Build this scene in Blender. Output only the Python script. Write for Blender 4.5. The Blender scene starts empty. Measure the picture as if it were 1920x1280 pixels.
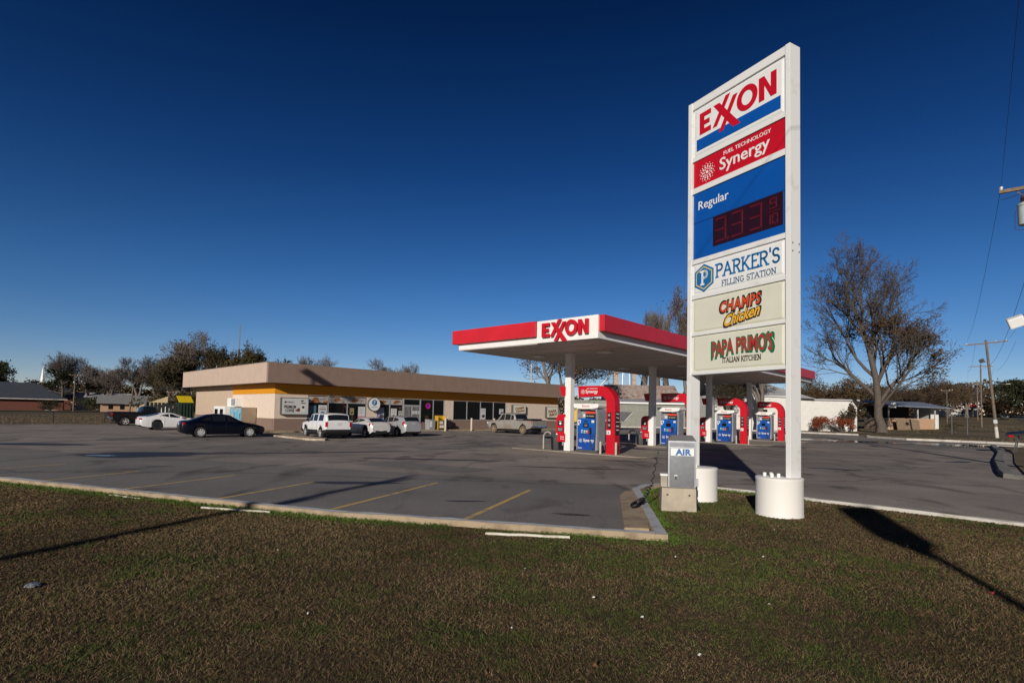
import bpy, bmesh, math, random
import numpy as np
from mathutils import Vector, Matrix
R = math.radians
C = bpy.context.scene.collection
SC = bpy.context.scene
random.seed(7)

# ---------------------------------------------------------------- camera, sky, sun, exposure
EYE = 1.9
F_PX, PITCH, ROLL, CY = 1040.0, R(2.6), R(1.2), 727.0
cam_d = bpy.data.cameras.new('camera')
cam = bpy.data.objects.new('camera', cam_d); C.objects.link(cam)
cam_d.sensor_width = 36.0
cam_d.lens = 36.0 * F_PX / 1920.0
cam_d.shift_y = (CY - 640.0) / 1920.0
cam_d.clip_start = 0.1; cam_d.clip_end = 3000.0
_c, _s = math.cos(PITCH), math.sin(PITCH)
_F = Vector((0, _c, _s)); _U0 = Vector((0, -_s, _c)); _R0 = Vector((1, 0, 0))
_Rt = _R0 * math.cos(ROLL) + _U0 * math.sin(ROLL)
_Up = _U0 * math.cos(ROLL) - _R0 * math.sin(ROLL)
cam.matrix_world = Matrix(((_Rt.x, _Up.x, -_F.x, 0), (_Rt.y, _Up.y, -_F.y, 0), (_Rt.z, _Up.z, -_F.z, EYE), (0, 0, 0, 1)))
SC.camera = cam

SUN_EL, SUN_AZ = R(17.3), R(198.4)       # azimuth clockwise from +Y: behind the camera, slightly left
world = bpy.data.worlds.new('World'); SC.world = world; world.use_nodes = True
wn = world.node_tree.nodes; wl = world.node_tree.links
bg = wn['Background']
sky = wn.new('ShaderNodeTexSky'); sky.sky_type = 'NISHITA'; sky.sun_disc = False
sky.sun_elevation = SUN_EL; sky.sun_rotation = SUN_AZ
sky.altitude = 2000.0; sky.air_density = 1.0; sky.dust_density = 0.3; sky.ozone_density = 3.0
bg.inputs['Strength'].default_value = 0.075
# deep polarised winter sky: more saturated, and darker towards the zenith
hsv = wn.new('ShaderNodeHueSaturation'); hsv.inputs['Saturation'].default_value = 1.25
tc = wn.new('ShaderNodeTexCoord'); sep = wn.new('ShaderNodeSeparateXYZ')
ramp = wn.new('ShaderNodeValToRGB'); mixs = wn.new('ShaderNodeMixRGB'); mixs.blend_type = 'MULTIPLY'; mixs.inputs[0].default_value = 1.0
rs = ramp.color_ramp; rs.elements[0].position = 0.0; rs.elements[0].color = (1.08, 0.93, 1.02, 1)
rs.elements[1].position = 0.62; rs.elements[1].color = (0.10, 0.19, 0.33, 1)
e = rs.elements.new(0.2); e.color = (0.74, 0.76, 0.92, 1)
e = rs.elements.new(0.4); e.color = (0.33, 0.43, 0.64, 1)
wl.new(tc.outputs['Generated'], sep.inputs[0]); wl.new(sep.outputs['Z'], ramp.inputs[0])
wl.new(sky.outputs[0], hsv.inputs['Color']); wl.new(hsv.outputs[0], mixs.inputs[1]); wl.new(ramp.outputs[0], mixs.inputs[2])
# the sun side of the sky, behind the camera, is held down so the shade stays as deep as in the photograph
mr = wn.new('ShaderNodeMapRange'); mr.inputs[1].default_value = -0.5; mr.inputs[2].default_value = 0.25; mr.inputs[3].default_value = 0.45; mr.inputs[4].default_value = 1.0
mix2 = wn.new('ShaderNodeMixRGB'); mix2.blend_type = 'MULTIPLY'; mix2.inputs[0].default_value = 1.0
wl.new(sep.outputs['Y'], mr.inputs[0]); wl.new(mixs.outputs[0], mix2.inputs[1]); wl.new(mr.outputs[0], mix2.inputs[2]); wl.new(mix2.outputs[0], bg.inputs['Color'])

sun_d = bpy.data.lights.new('sun', 'SUN'); sun_d.energy = 4.2; sun_d.angle = R(0.5); sun_d.color = (1.0, 0.93, 0.83)
sun = bpy.data.objects.new('sun', sun_d); C.objects.link(sun)
sdir = Vector((-math.sin(R(18.4)) * math.cos(SUN_EL), -math.cos(R(18.4)) * math.cos(SUN_EL), math.sin(SUN_EL)))
sun.rotation_euler = sdir.to_track_quat('Z', 'Y').to_euler()
sun.location = (0, -20, 30)
SC.view_settings.view_transform = 'Standard'; SC.view_settings.look = 'None'
SC.view_settings.exposure = 0.0; SC.view_settings.gamma = 1.0
SC.cycles.max_bounces = 6; SC.cycles.transparent_max_bounces = 12

def terr(x, y):                            # the land rises gently along the highway at the right
    r = math.hypot(x, y); az = math.degrees(math.atan2(x, y))
    s = min(1, max(0, (az - 24) / 14)); s = s * s * (3 - 2 * s)
    h = max(0, r - 92)
    return 0.03 * s * h * h / (h + 25)

# ---------------------------------------------------------------- materials
MATS = {}
def mat(name, col, rough=0.6, metal=0.0, var=0.12, scale=6.0, bump=0.0, bscale=60.0, spec=0.5, col2=None, thr=None, coat=0.0, emit=None, alpha_noise=None):
    if name in MATS: return MATS[name]
    m = bpy.data.materials.new(name); m.use_nodes = True
    n = m.node_tree.nodes; l = m.node_tree.links; b = n['Principled BSDF']
    b.inputs['Roughness'].default_value = rough; b.inputs['Metallic'].default_value = metal
    b.inputs['Specular IOR Level'].default_value = spec
    if coat: b.inputs['Coat Weight'].default_value = coat; b.inputs['Coat Roughness'].default_value = 0.05
    if var > 0 or col2:
        t = n.new('ShaderNodeTexCoord'); nz = n.new('ShaderNodeTexNoise')
        nz.inputs['Scale'].default_value = scale; nz.inputs['Detail'].default_value = 6.0; nz.inputs['Roughness'].default_value = 0.6
        l.new(t.outputs['Object'], nz.inputs['Vector'])
        r = n.new('ShaderNodeValToRGB')
        if col2:
            a0, a1 = thr or (0.35, 0.65)
            r.color_ramp.elements[0].position = a0; r.color_ramp.elements[1].position = a1
            r.color_ramp.elements[0].color = (*col, 1); r.color_ramp.elements[1].color = (*col2, 1)
        else:
            r.color_ramp.elements[0].position = 0.3; r.color_ramp.elements[1].position = 0.7
            r.color_ramp.elements[0].color = (*[c * (1 - var) for c in col], 1); r.color_ramp.elements[1].color = (*[min(1, c * (1 + var)) for c in col], 1)
        l.new(nz.outputs['Fac'], r.inputs[0]); l.new(r.outputs[0], b.inputs['Base Color'])
    else:
        b.inputs['Base Color'].default_value = (*col, 1)
    if bump > 0:
        t2 = n.new('ShaderNodeTexCoord'); n2 = n.new('ShaderNodeTexNoise'); n2.inputs['Scale'].default_value = bscale; n2.inputs['Detail'].default_value = 4
        bp = n.new('ShaderNodeBump'); bp.inputs['Strength'].default_value = bump; bp.inputs['Distance'].default_value = 0.01
        l.new(t2.outputs['Object'], n2.inputs['Vector']); l.new(n2.outputs['Fac'], bp.inputs['Height']); l.new(bp.outputs[0], b.inputs['Normal'])
    if emit:
        b.inputs['Emission Color'].default_value = (*emit[0], 1); b.inputs['Emission Strength'].default_value = emit[1]
    MATS[name] = m
    return m

def stripe_mat(name, c1, c2, scale, axis=0, rough=0.6, bumpd=0.02, metal=0.0):       # ribbed sheet metal / siding
    m = mat(name, c1, rough, metal, 0, col2=c2, thr=(0.3, 0.7), scale=1.5)
    n = m.node_tree.nodes; l = m.node_tree.links; b = n['Principled BSDF']
    t = n.new('ShaderNodeTexCoord'); w = n.new('ShaderNodeTexWave'); w.bands_direction = 'XYZ'[axis]; w.inputs['Scale'].default_value = scale
    bp = n.new('ShaderNodeBump'); bp.inputs['Strength'].default_value = 0.7; bp.inputs['Distance'].default_value = bumpd
    l.new(t.outputs['Object'], w.inputs['Vector']); l.new(w.outputs['Fac'], bp.inputs['Height']); l.new(bp.outputs[0], b.inputs['Normal'])
    return m

def brick_mat(name, c1, c2, mortar, scale=4.0):
    if name in MATS: return MATS[name]
    m = bpy.data.materials.new(name); m.use_nodes = True; n = m.node_tree.nodes; l = m.node_tree.links; b = n['Principled BSDF']
    t = n.new('ShaderNodeTexCoord'); mp = n.new('ShaderNodeMapping'); mp.inputs['Rotation'].default_value = (R(90), 0, 0)
    br = n.new('ShaderNodeTexBrick'); br.inputs['Color1'].default_value = (*c1, 1); br.inputs['Color2'].default_value = (*c2, 1); br.inputs['Mortar'].default_value = (*mortar, 1)
    br.inputs['Scale'].default_value = scale; br.inputs['Mortar Size'].default_value = 0.015
    l.new(t.outputs['Object'], mp.inputs[0]); l.new(mp.outputs[0], br.inputs['Vector']); l.new(br.outputs[0], b.inputs['Base Color'])
    b.inputs['Roughness'].default_value = 0.85
    MATS[name] = m; return m

M_white = mat('white_paint', (0.80, 0.79, 0.77), 0.4, var=0.05, scale=3, bump=0.05, bscale=8)
M_white2 = mat('white_sign_paint', (0.74, 0.74, 0.73), 0.45, var=0, col2=(0.60, 0.57, 0.52), thr=(0.56, 0.74), scale=2.6, bump=0.05, bscale=5)
M_offw = mat('aged_white_plastic', (0.66, 0.65, 0.54), 0.35, var=0.05, scale=2)
M_panelw = mat('white_plastic', (0.76, 0.77, 0.76), 0.3, var=0.03)
M_red = mat('red_plastic', (0.52, 0.006, 0.018), 0.35, var=0.08, scale=2)
M_fred = mat('red_fascia', (0.58, 0.018, 0.030), 0.4, var=0.10, scale=1.2)
M_blue = mat('blue_plastic', (0.004, 0.080, 0.36), 0.3, var=0.05, scale=2)
M_pblue = mat('pump_blue', (0.006, 0.09, 0.40), 0.35, var=0.08)
M_pblue2 = mat('pump_deep_blue', (0.010, 0.06, 0.30), 0.35, var=0.12)
M_black = mat('black_plastic', (0.015, 0.015, 0.017), 0.45, var=0.2)
M_blackg = mat('black_glass', (0.006, 0.007, 0.009), 0.06, var=0.0)
M_chrome = mat('chrome', (0.75, 0.75, 0.76), 0.12, 1.0, var=0.03)
M_steel = mat('brushed_steel', (0.46, 0.47, 0.50), 0.26, 1.0, var=0.10, scale=12, bump=0.06, bscale=9)
M_galv = mat('galvanised_metal', (0.36, 0.37, 0.39), 0.42, 0.7, var=0.15)
M_grey = mat('grey_paint', (0.25, 0.26, 0.28), 0.5, var=0.1)
M_dgrey = mat('dark_grey', (0.07, 0.07, 0.075), 0.55, var=0.15)
M_silverp = mat('silver_pump_paint', (0.42, 0.43, 0.46), 0.35, 0.4, var=0.08)
M_conc = mat('concrete', (0.36, 0.32, 0.26), 0.9, var=0.22, scale=3, bump=0.3, bscale=70)
M_concg = mat('grey_kerb_paint', (0.44, 0.46, 0.49), 0.85, var=0, col2=(0.28, 0.26, 0.23), thr=(0.50, 0.72), scale=4, bump=0.2, bscale=60)
M_conct = mat('tan_concrete', (0.37, 0.285, 0.19), 0.9, var=0, col2=(0.20, 0.145, 0.095), thr=(0.46, 0.74), scale=3.2, bump=0.6, bscale=40)
M_wkerb = mat('whitish_kerb', (0.56, 0.53, 0.48), 0.85, var=0, col2=(0.33, 0.29, 0.24), thr=(0.48, 0.70), scale=2.2)
M_pad = mat('concrete_slab', (0.29, 0.25, 0.20), 0.9, var=0.25, scale=0.9, bump=0.2, bscale=60)
M_yel = mat('yellow_paint', (0.72, 0.42, 0.015), 0.5, var=0.12)
M_cream = mat('cream_stucco', (0.66, 0.54, 0.445), 0.85, var=0.07, scale=3, bump=0.15, bscale=90)
M_tan = mat('tan_siding', (0.50, 0.38, 0.285), 0.8, var=0.07, scale=3)
M_brown = mat('brown_base_paint', (0.215, 0.145, 0.115), 0.8, var=0.1, scale=4, bump=0.1)
M_orange = mat('orange_band', (0.66, 0.27, 0.006), 0.55, var=0.07)
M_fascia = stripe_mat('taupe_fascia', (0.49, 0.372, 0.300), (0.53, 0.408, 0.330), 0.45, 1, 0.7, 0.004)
M_fascia2 = stripe_mat('dark_brown_fascia', (0.238, 0.160, 0.124), (0.272, 0.187, 0.147), 0.45, 0, 0.7, 0.003)  # front fascia, a darker brown than the taupe side fascia
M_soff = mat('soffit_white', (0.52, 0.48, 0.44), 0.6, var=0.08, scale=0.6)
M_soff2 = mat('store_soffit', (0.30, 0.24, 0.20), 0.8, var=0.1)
M_alu = mat('aluminium_frame', (0.55, 0.55, 0.56), 0.4, 0.5, var=0.06)
M_win = mat('dark_window_glass', (0.006, 0.008, 0.010), 0.03, var=0.0, spec=0.6)
M_wood = mat('weathered_wood', (0.19, 0.135, 0.09), 0.9, var=0.3, scale=5, bump=0.3)
M_poletop = mat('pole_wood', (0.15, 0.115, 0.085), 0.9, var=0.3, scale=3, bump=0.3)
M_tyre = mat('tyre_rubber', (0.016, 0.016, 0.017), 0.85, var=0.2)
M_rim = mat('alloy_rim', (0.66, 0.66, 0.67), 0.3, 0.35, var=0.05)
M_rimd = mat('dark_rim', (0.05, 0.05, 0.055), 0.35, 0.6, var=0.1)
M_mud = mat('muddy_rim', (0.30, 0.22, 0.14), 0.8, 0.1, var=0.3)
M_tail = mat('tail_lamp_red', (0.45, 0.006, 0.010), 0.12, var=0.1)
M_lampc = mat('clear_lamp', (0.65, 0.66, 0.68), 0.1, 0.2, var=0.05)
M_plate = mat('plate_white', (0.62, 0.63, 0.64), 0.4, var=0.15, scale=20)
M_glass = mat('vehicle_glass', (0.010, 0.013, 0.017), 0.04, var=0.0, spec=0.6)
M_rust = mat('rust_red_metal', (0.33, 0.13, 0.07), 0.85, 0.2, 0, col2=(0.55, 0.52, 0.50), thr=(0.42, 0.58), scale=0.9)
M_wire = mat('black_wire', (0.02, 0.02, 0.022), 0.6, var=0)
M_paper = mat('paper_white', (0.66, 0.65, 0.63), 0.6, var=0.06)

# ---------------------------------------------------------------- mesh helpers
class MB:
    def __init__(s): s.v = []; s.f = []; s.mi = []; s.mats = []; s.cur = 0; s.X = None
    def use(s, m):
        if m not in s.mats: s.mats.append(m)
        s.cur = s.mats.index(m); return s
    def add(s, vs, fs):
        o = len(s.v)
        if s.X is not None: vs = [tuple(s.X @ Vector(v)) for v in vs]
        s.v += [tuple(v) for v in vs]; s.f += [tuple(i + o for i in f) for f in fs]; s.mi += [s.cur] * len(fs)
        return s
    def box(s, x0, x1, y0, y1, z0, z1, bev=0.0):
        if x0 > x1: x0, x1 = x1, x0
        if y0 > y1: y0, y1 = y1, y0
        if z0 > z1: z0, z1 = z1, z0
        b = min(bev, (x1 - x0) * .45, (y1 - y0) * .45, (z1 - z0) * .45)
        if b <= 0:
            vs = [(x, y, z) for z in (z0, z1) for (x, y) in ((x0, y0), (x1, y0), (x1, y1), (x0, y1))]
            return s.add(vs, [(3, 2, 1, 0), (4, 5, 6, 7), (0, 1, 5, 4), (1, 2, 6, 5), (2, 3, 7, 6), (3, 0, 4, 7)])
        bm = bmesh.new(); bmesh.ops.create_cube(bm, size=1)
        for v in bm.verts: v.co = Vector(((x0 + x1) / 2 + v.co.x * (x1 - x0), (y0 + y1) / 2 + v.co.y * (y1 - y0), (z0 + z1) / 2 + v.co.z * (z1 - z0)))
        bmesh.ops.bevel(bm, geom=list(bm.edges), offset=b, segments=2, affect='EDGES', profile=0.6)
        bm.verts.index_update(); s.add([v.co[:] for v in bm.verts], [[v.index for v in f.verts] for f in bm.faces]); bm.free(); return s
    def quad(s, a, b, c, d): return s.add([a, b, c, d], [(0, 1, 2, 3)])
    def tube(s, pts, r, n=6, cap=True):
        pts = [Vector(p) for p in pts]; rs = r if isinstance(r, (list, tuple)) else [r] * len(pts)
        vs = []; fs = []; ref = None
        for i, p in enumerate(pts):
            d = (pts[min(i + 1, len(pts) - 1)] - pts[max(i - 1, 0)]).normalized()
            if ref is None: ref = d.orthogonal().normalized()
            a = (ref - d * ref.dot(d)); a = a.normalized() if a.length > 1e-6 else d.orthogonal().normalized()
            ref = a; b = d.cross(a)
            for k in range(n):
                t = 2 * math.pi * k / n; vs.append(p + (a * math.cos(t) + b * math.sin(t)) * rs[i])
        for i in range(len(pts) - 1):
            for k in range(n):
                k2 = (k + 1) % n; fs.append((i * n + k, i * n + k2, (i + 1) * n + k2, (i + 1) * n + k))
        if cap: fs.append(tuple(range(n - 1, -1, -1))); o = (len(pts) - 1) * n; fs.append(tuple(o + k for k in range(n)))
        return s.add(vs, fs)
    def lathe(s, prof, n=24, axis='Z', c=(0, 0, 0)):     # prof: (r, h) along the axis
        vs = []; fs = []
        for (r, h) in prof:
            for k in range(n):
                t = 2 * math.pi * k / n; a, b = r * math.cos(t), r * math.sin(t)
                v = (a, b, h) if axis == 'Z' else ((a, h, b) if axis == 'Y' else (h, a, b))
                vs.append((v[0] + c[0], v[1] + c[1], v[2] + c[2]))
        for i in range(len(prof) - 1):
            for k in range(n):
                k2 = (k + 1) % n; fs.append((i * n + k, i * n + k2, (i + 1) * n + k2, (i + 1) * n + k))
        if prof[0][0] > 1e-6: fs.append(tuple(range(n - 1, -1, -1)))
        if prof[-1][0] > 1e-6: o = (len(prof) - 1) * n; fs.append(tuple(o + k for k in range(n)))
        return s.add(vs, fs)
    def prism(s, poly, h0, h1, plane='XY'):               # polygon extruded along the third axis
        n = len(poly)
        def mk(a, b, h): return (a, b, h) if plane == 'XY' else ((a, h, b) if plane == 'XZ' else (h, a, b))
        vs = [mk(a, b, h0) for a, b in poly] + [mk(a, b, h1) for a, b in poly]
        fs = [tuple(range(n - 1, -1, -1)), tuple(range(n, 2 * n))] + [(i, (i + 1) % n, n + (i + 1) % n, n + i) for i in range(n)]
        return s.add(vs, fs)
    def build(s, name, m=None, parent=None, label=None, smooth=None):
        me = bpy.data.meshes.new(name); me.from_pydata(s.v, [], s.f)
        ms = s.mats or [m]
        for q in ms: me.materials.append(q)
        if s.mats: me.polygons.foreach_set('material_index', s.mi)
        me.validate(); 
        bm = bmesh.new(); bm.from_mesh(me); bmesh.ops.recalc_face_normals(bm, faces=bm.faces); bm.to_mesh(me); bm.free()
        if smooth is not None:
            me.shade_smooth(); me.set_sharp_from_angle(angle=R(smooth))
        me.update()
        o = bpy.data.objects.new(name, me); C.objects.link(o)
        if parent is not None: o.parent = parent
        if label: o['label'] = label
        return o

def tag(o, label, cat, group=None, kind=None):
    o['label'] = label; o['category'] = cat
    if group: o['group'] = group
    if kind: o['kind'] = kind
    return o
def thing(name, label, cat, loc=(0, 0, 0), rz=0.0, group=None):
    o = bpy.data.objects.new(name, None); C.objects.link(o); o.location = loc; o.rotation_euler = (0, 0, rz); o.empty_display_size = 0.3
    return tag(o, label, cat, group)
def struct(name, mb, m=None, smooth=None, label=None):
    o = mb.build(name, m, None, smooth=smooth); o['kind'] = 'structure'
    return o
def children(o): return [c for c in bpy.data.objects if c.parent == o]
def dup(root, loc, rz, label=None, group=None, scale=None, kids=None):
    r = root.copy(); C.objects.link(r); r.location = loc; r.rotation_euler = (0, 0, rz)
    if label: r['label'] = label
    if group: r['group'] = group
    if scale: r.scale = scale
    for ch in (kids or children(root)):
        c = ch.copy(); C.objects.link(c); c.parent = r
        for g in children(ch):
            d = g.copy(); C.objects.link(d); d.parent = c
    return r

# lettering: built-in font outlines turned into mesh, fitted into a w x h box
def frame(o, ux, uz, n=None):
    ux = Vector(ux).normalized(); uz = Vector(uz).normalized(); n = ux.cross(uz) if n is None else Vector(n)
    return Matrix(((ux.x, uz.x, n.x, o[0]), (ux.y, uz.y, n.y, o[1]), (ux.z, uz.z, n.z, o[2]), (0, 0, 0, 1)))
def txt(mb, s, X, w, h, bold=0.0, depth=0.004, shear=0.0, warp=None, spacing=1.0):
    cu = bpy.data.curves.new('t', 'FONT'); cu.body = s; cu.size = 1; cu.offset = bold; cu.extrude = 0.02; cu.shear = shear; cu.resolution_u = 3; cu.space_character = spacing
    ob = bpy.data.objects.new('t', cu); C.objects.link(ob)
    dg = bpy.context.evaluated_depsgraph_get(); dg.update(); ev = ob.evaluated_get(dg); me = ev.to_mesh()
    vs = [v.co.copy() for v in me.vertices]; fs = [tuple(p.vertices) for p in me.polygons]; ev.to_mesh_clear()
    bpy.data.objects.remove(ob); bpy.data.curves.remove(cu)
    x0 = min(v.x for v in vs); x1 = max(v.x for v in vs); y0 = min(v.y for v in vs); y1 = max(v.y for v in vs)
    out = []
    for v in vs:
        u = (v.x - x0) / (x1 - x0); q = (v.y - y0) / (y1 - y0)
        a, b = (u - .5) * w, (q - .5) * h
        if warp: a, b = warp(a, b)
        out.append(tuple(X @ Vector((a, b, depth if v.z > 0 else 0))))
    old = mb.X; mb.X = None; mb.add(out, fs); mb.X = old
def flat(mb, poly, X, depth=0.004):                       # a polygon on a plane, given thickness
    n = len(poly); vs = [tuple(X @ Vector((a, b, 0))) for a, b in poly] + [tuple(X @ Vector((a, b, depth))) for a, b in poly]
    mb.add(vs, [tuple(range(n - 1, -1, -1)), tuple(range(n, 2 * n))] + [(i, (i + 1) % n, n + (i + 1) % n, n + i) for i in range(n)])
def ring(mb, cx, cy, rx, ry, tx, ty, X, depth=0.004, n=28):
    o = len(mb.v); vs = []
    for k in range(n):
        t = 2 * math.pi * k / n; c_, s_ = math.cos(t), math.sin(t)
        for (a, b) in ((rx, ry), (rx - tx, ry - ty)):
            for d in (0, depth): vs.append(tuple(X @ Vector((cx + a * c_, cy + b * s_, d))))
    fs = []
    for k in range(n):
        a = k * 4; b = ((k + 1) % n) * 4
        fs += [(a + 1, b + 1, b + 3, a + 3), (a, b, b + 1, a + 1), (a + 2, a + 3, b + 3, b + 2), (a, a + 2, b + 2, b)]
    mb.add(vs, fs)
def disc(mb, cx, cy, r, X, depth=0.004, n=10): flat(mb, [(cx + r * math.cos(2 * math.pi * k / n), cy + r * math.sin(2 * math.pi * k / n)) for k in range(n)], X, depth)
def stroke(mb, pts, w, X, depth=0.004):
    for (a, b) in zip(pts[:-1], pts[1:]):
        d = Vector((b[0] - a[0], b[1] - a[1])); L = d.length
        if L < 1e-6: continue
        d /= L; n = Vector((-d.y, d.x)) * w / 2; e_ = d * w * .3
        flat(mb, [(a[0] - e_.x - n.x, a[1] - e_.y - n.y), (b[0] + e_.x - n.x, b[1] + e_.y - n.y), (b[0] + e_.x + n.x, b[1] + e_.y + n.y), (a[0] - e_.x + n.x, a[1] - e_.y + n.y)], X, depth)
def arc(cx, cy, rx, ry, a0, a1, n=8): return [(cx + rx * math.cos(R(a0 + (a1 - a0) * i / n)), cy + ry * math.sin(R(a0 + (a1 - a0) * i / n))) for i in range(n + 1)]
SERIF = {   # slab-serif capitals as strokes in a unit-high cell: (width, strokes, serif centres)
 'P': (.62, [[(.14, 0), (.14, 1)], [(.14, 1), (.36, 1)] + arc(.36, .75, .22, .25, 90, -90) + [(.14, .5)]], [(.14, 0), (.10, 1)]),
 'A': (.80, [[(.10, 0), (.40, 1), (.70, 0)], [(.22, .36), (.58, .36)]], [(.10, 0), (.70, 0)]),
 'R': (.70, [[(.14, 0), (.14, 1)], [(.14, 1), (.36, 1)] + arc(.36, .76, .22, .24, 90, -90) + [(.14, .52)], [(.34, .52), (.60, 0)]], [(.14, 0), (.10, 1), (.62, 0)]),
 'K': (.74, [[(.14, 0), (.14, 1)], [(.60, 1), (.16, .42)], [(.28, .56), (.62, 0)]], [(.14, 0), (.14, 1), (.60, 1), (.64, 0)]),
 'E': (.62, [[(.14, 0), (.14, 1)], [(.10, 1), (.54, 1), (.54, .88)], [(.14, .52), (.44, .52)], [(.10, 0), (.56, 0), (.56, .14)]], []),
 'S': (.60, [arc(.30, .74, .20, .25, 20, 270, 10) + arc(.30, .25, .22, .25, 90, -160, 10)], []),
 'I': (.30, [[(.15, 0), (.15, 1)]], [(.15, 0), (.15, 1)]),
 'T': (.66, [[(.33, 0), (.33, 1)], [(.04, .84), (.04, 1), (.62, 1), (.62, .84)]], [(.33, 0)]),
 'L': (.58, [[(.14, 0), (.14, 1)], [(.14, 0), (.54, 0), (.54, .16)]], [(.14, 1)]),
 'N': (.76, [[(.14, 0), (.14, 1), (.62, 0), (.62, 1)]], [(.14, 0), (.10, 1), (.62, 1)]),
 'C': (.68, [arc(.38, .5, .28, .5, 45, 315, 14)], []),
 'H': (.76, [[(.14, 0), (.14, 1)], [(.62, 0), (.62, 1)], [(.14, .5), (.62, .5)]], [(.14, 0), (.14, 1), (.62, 0), (.62, 1)]),
 'F': (.56, [[(.14, 0), (.14, 1)], [(.10, 1), (.54, 1), (.54, .88)], [(.14, .52), (.42, .52)]], [(.14, 0)]),
 'G': (.72, [arc(.38, .5, .28, .5, 45, 340, 14) + [(.64, .42), (.44, .42)]], []),
 'O': (.76, [arc(.38, .5, .29, .5, 0, 360, 18)], []),
 ' ': (.36, [], []), "'": (.22, [[(.11, 1.12), (.11, .86)]], [])}
def serif_txt(mb, s, X, w, h, weight=.1, sw=.20, depth=0.004):
    tot = sum(SERIF[c][0] for c in s); k = w / tot; x = -w / 2
    for c in s:
        wd, st, sf = SERIF[c]
        for p in st: stroke(mb, [(x + a * k, (b - .5) * h) for a, b in p], weight * h, X, depth)
        for a, b in sf: stroke(mb, [(x + (a - sw / 2) * k, (b - .5) * h), (x + (a + sw / 2) * k, (b - .5) * h)], weight * h * .8, X, depth + .0006)
        x += wd * k
def fuel_logo(mb, X, w, depth=0.006):                     # the red wordmark with its crossed pair of letters
    k = w / 3.98
    def P(p, dd=0): flat(mb, [((a - 1.99) * k, (b - .5) * k) for a, b in p], X, depth + dd)
    P([(0, 0), (.66, 0), (.66, .22), (.27, .22), (.27, .39), (.58, .39), (.58, .60), (.27, .60), (.27, .78), (.66, .78), (.66, 1), (0, 1)])
    P([(.80, 1.0), (1.13, 1.0), (2.26, -.42), (1.86, -.42)])
    P([(.76, 0), (1.00, 0), (1.72, 1.17), (1.47, 1.17)], .0015)
    P([(1.10, -.36), (1.35, -.36), (2.10, .98), (1.86, .98)], .0015)
    old = mb.X
    ring(mb, (2.58 - 1.99) * k, (.52 - .5) * k, .52 * k, .54 * k, .25 * k, .23 * k, X, depth)
    P([(3.16, 0), (3.42, 0), (3.42, .62), (3.72, 0), (3.98, 0), (3.98, 1), (3.72, 1), (3.72, .40), (3.42, 1), (3.16, 1)])
def swirl(mb, X, cx, cy, r, depth=0.004):                  # ring-of-dots emblem
    disc(mb, cx, cy, r * .17, X, depth)
    for q, (rr, n, d) in enumerate(((.38, 8, .085), (.60, 11, .105), (.82, 13, .075), (1.0, 13, .045))):
        for i in range(n):
            t = 2 * math.pi * (i + .5 * (q % 2)) / n; disc(mb, cx + r * rr * math.cos(t), cy + r * rr * math.sin(t), r * d, X, depth, 6)
FRONT = lambda x, y, z: frame((x, y, z), (1, 0, 0), (0, 0, 1))       # writing on a face that looks along local -Y
# ---------------------------------------------------------------- the setting: ground, asphalt, kerbs, lawn
def ground_mat(name, c1, c2, c3, s1, s2, rough=0.95, bump=0.4, bs=30):
    m = bpy.data.materials.new(name); m.use_nodes = True; n = m.node_tree.nodes; l = m.node_tree.links; b = n['Principled BSDF']
    t = n.new('ShaderNodeTexCoord')
    def nz(sc, det=6, dist=0.0):
        q = n.new('ShaderNodeTexNoise'); q.inputs['Scale'].default_value = sc; q.inputs['Detail'].default_value = det; q.inputs['Distortion'].default_value = dist
        l.new(t.outputs['Object'], q.inputs['Vector']); return q
    def rmp(src, a, b_, p0, p1):
        r = n.new('ShaderNodeValToRGB'); r.color_ramp.elements[0].position = p0; r.color_ramp.elements[1].position = p1
        r.color_ramp.elements[0].color = (*a, 1); r.color_ramp.elements[1].color = (*b_, 1); l.new(src.outputs['Fac'], r.inputs[0]); return r
    n1 = nz(s1); r1 = rmp(n1, c1, c2, .35, .65)
    n2 = nz(s2); r2 = rmp(n2, (0, 0, 0), (1, 1, 1), .48, .66)
    mx = n.new('ShaderNodeMixRGB'); l.new(r2.outputs[0], mx.inputs[0]); l.new(r1.outputs[0], mx.inputs[1]); mx.inputs[2].default_value = (*c3, 1)
    n3 = nz(bs, 3); r3 = rmp(n3, (.72, .72, .72), (1.25, 1.25, 1.25), .35, .65)
    m2 = n.new('ShaderNodeMixRGB'); m2.blend_type = 'MULTIPLY'; m2.inputs[0].default_value = 1; l.new(mx.outputs[0], m2.inputs[1]); l.new(r3.outputs[0], m2.inputs[2])
    l.new(m2.outputs[0], b.inputs['Base Color']); b.inputs['Roughness'].default_value = rough; b.inputs['Specular IOR Level'].default_value = 0.2
    bp = n.new('ShaderNodeBump'); bp.inputs['Strength'].default_value = bump; bp.inputs['Distance'].default_value = 0.02
    l.new(n3.outputs['Fac'], bp.inputs['Height']); l.new(bp.outputs[0], b.inputs['Normal'])
    return m
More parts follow.
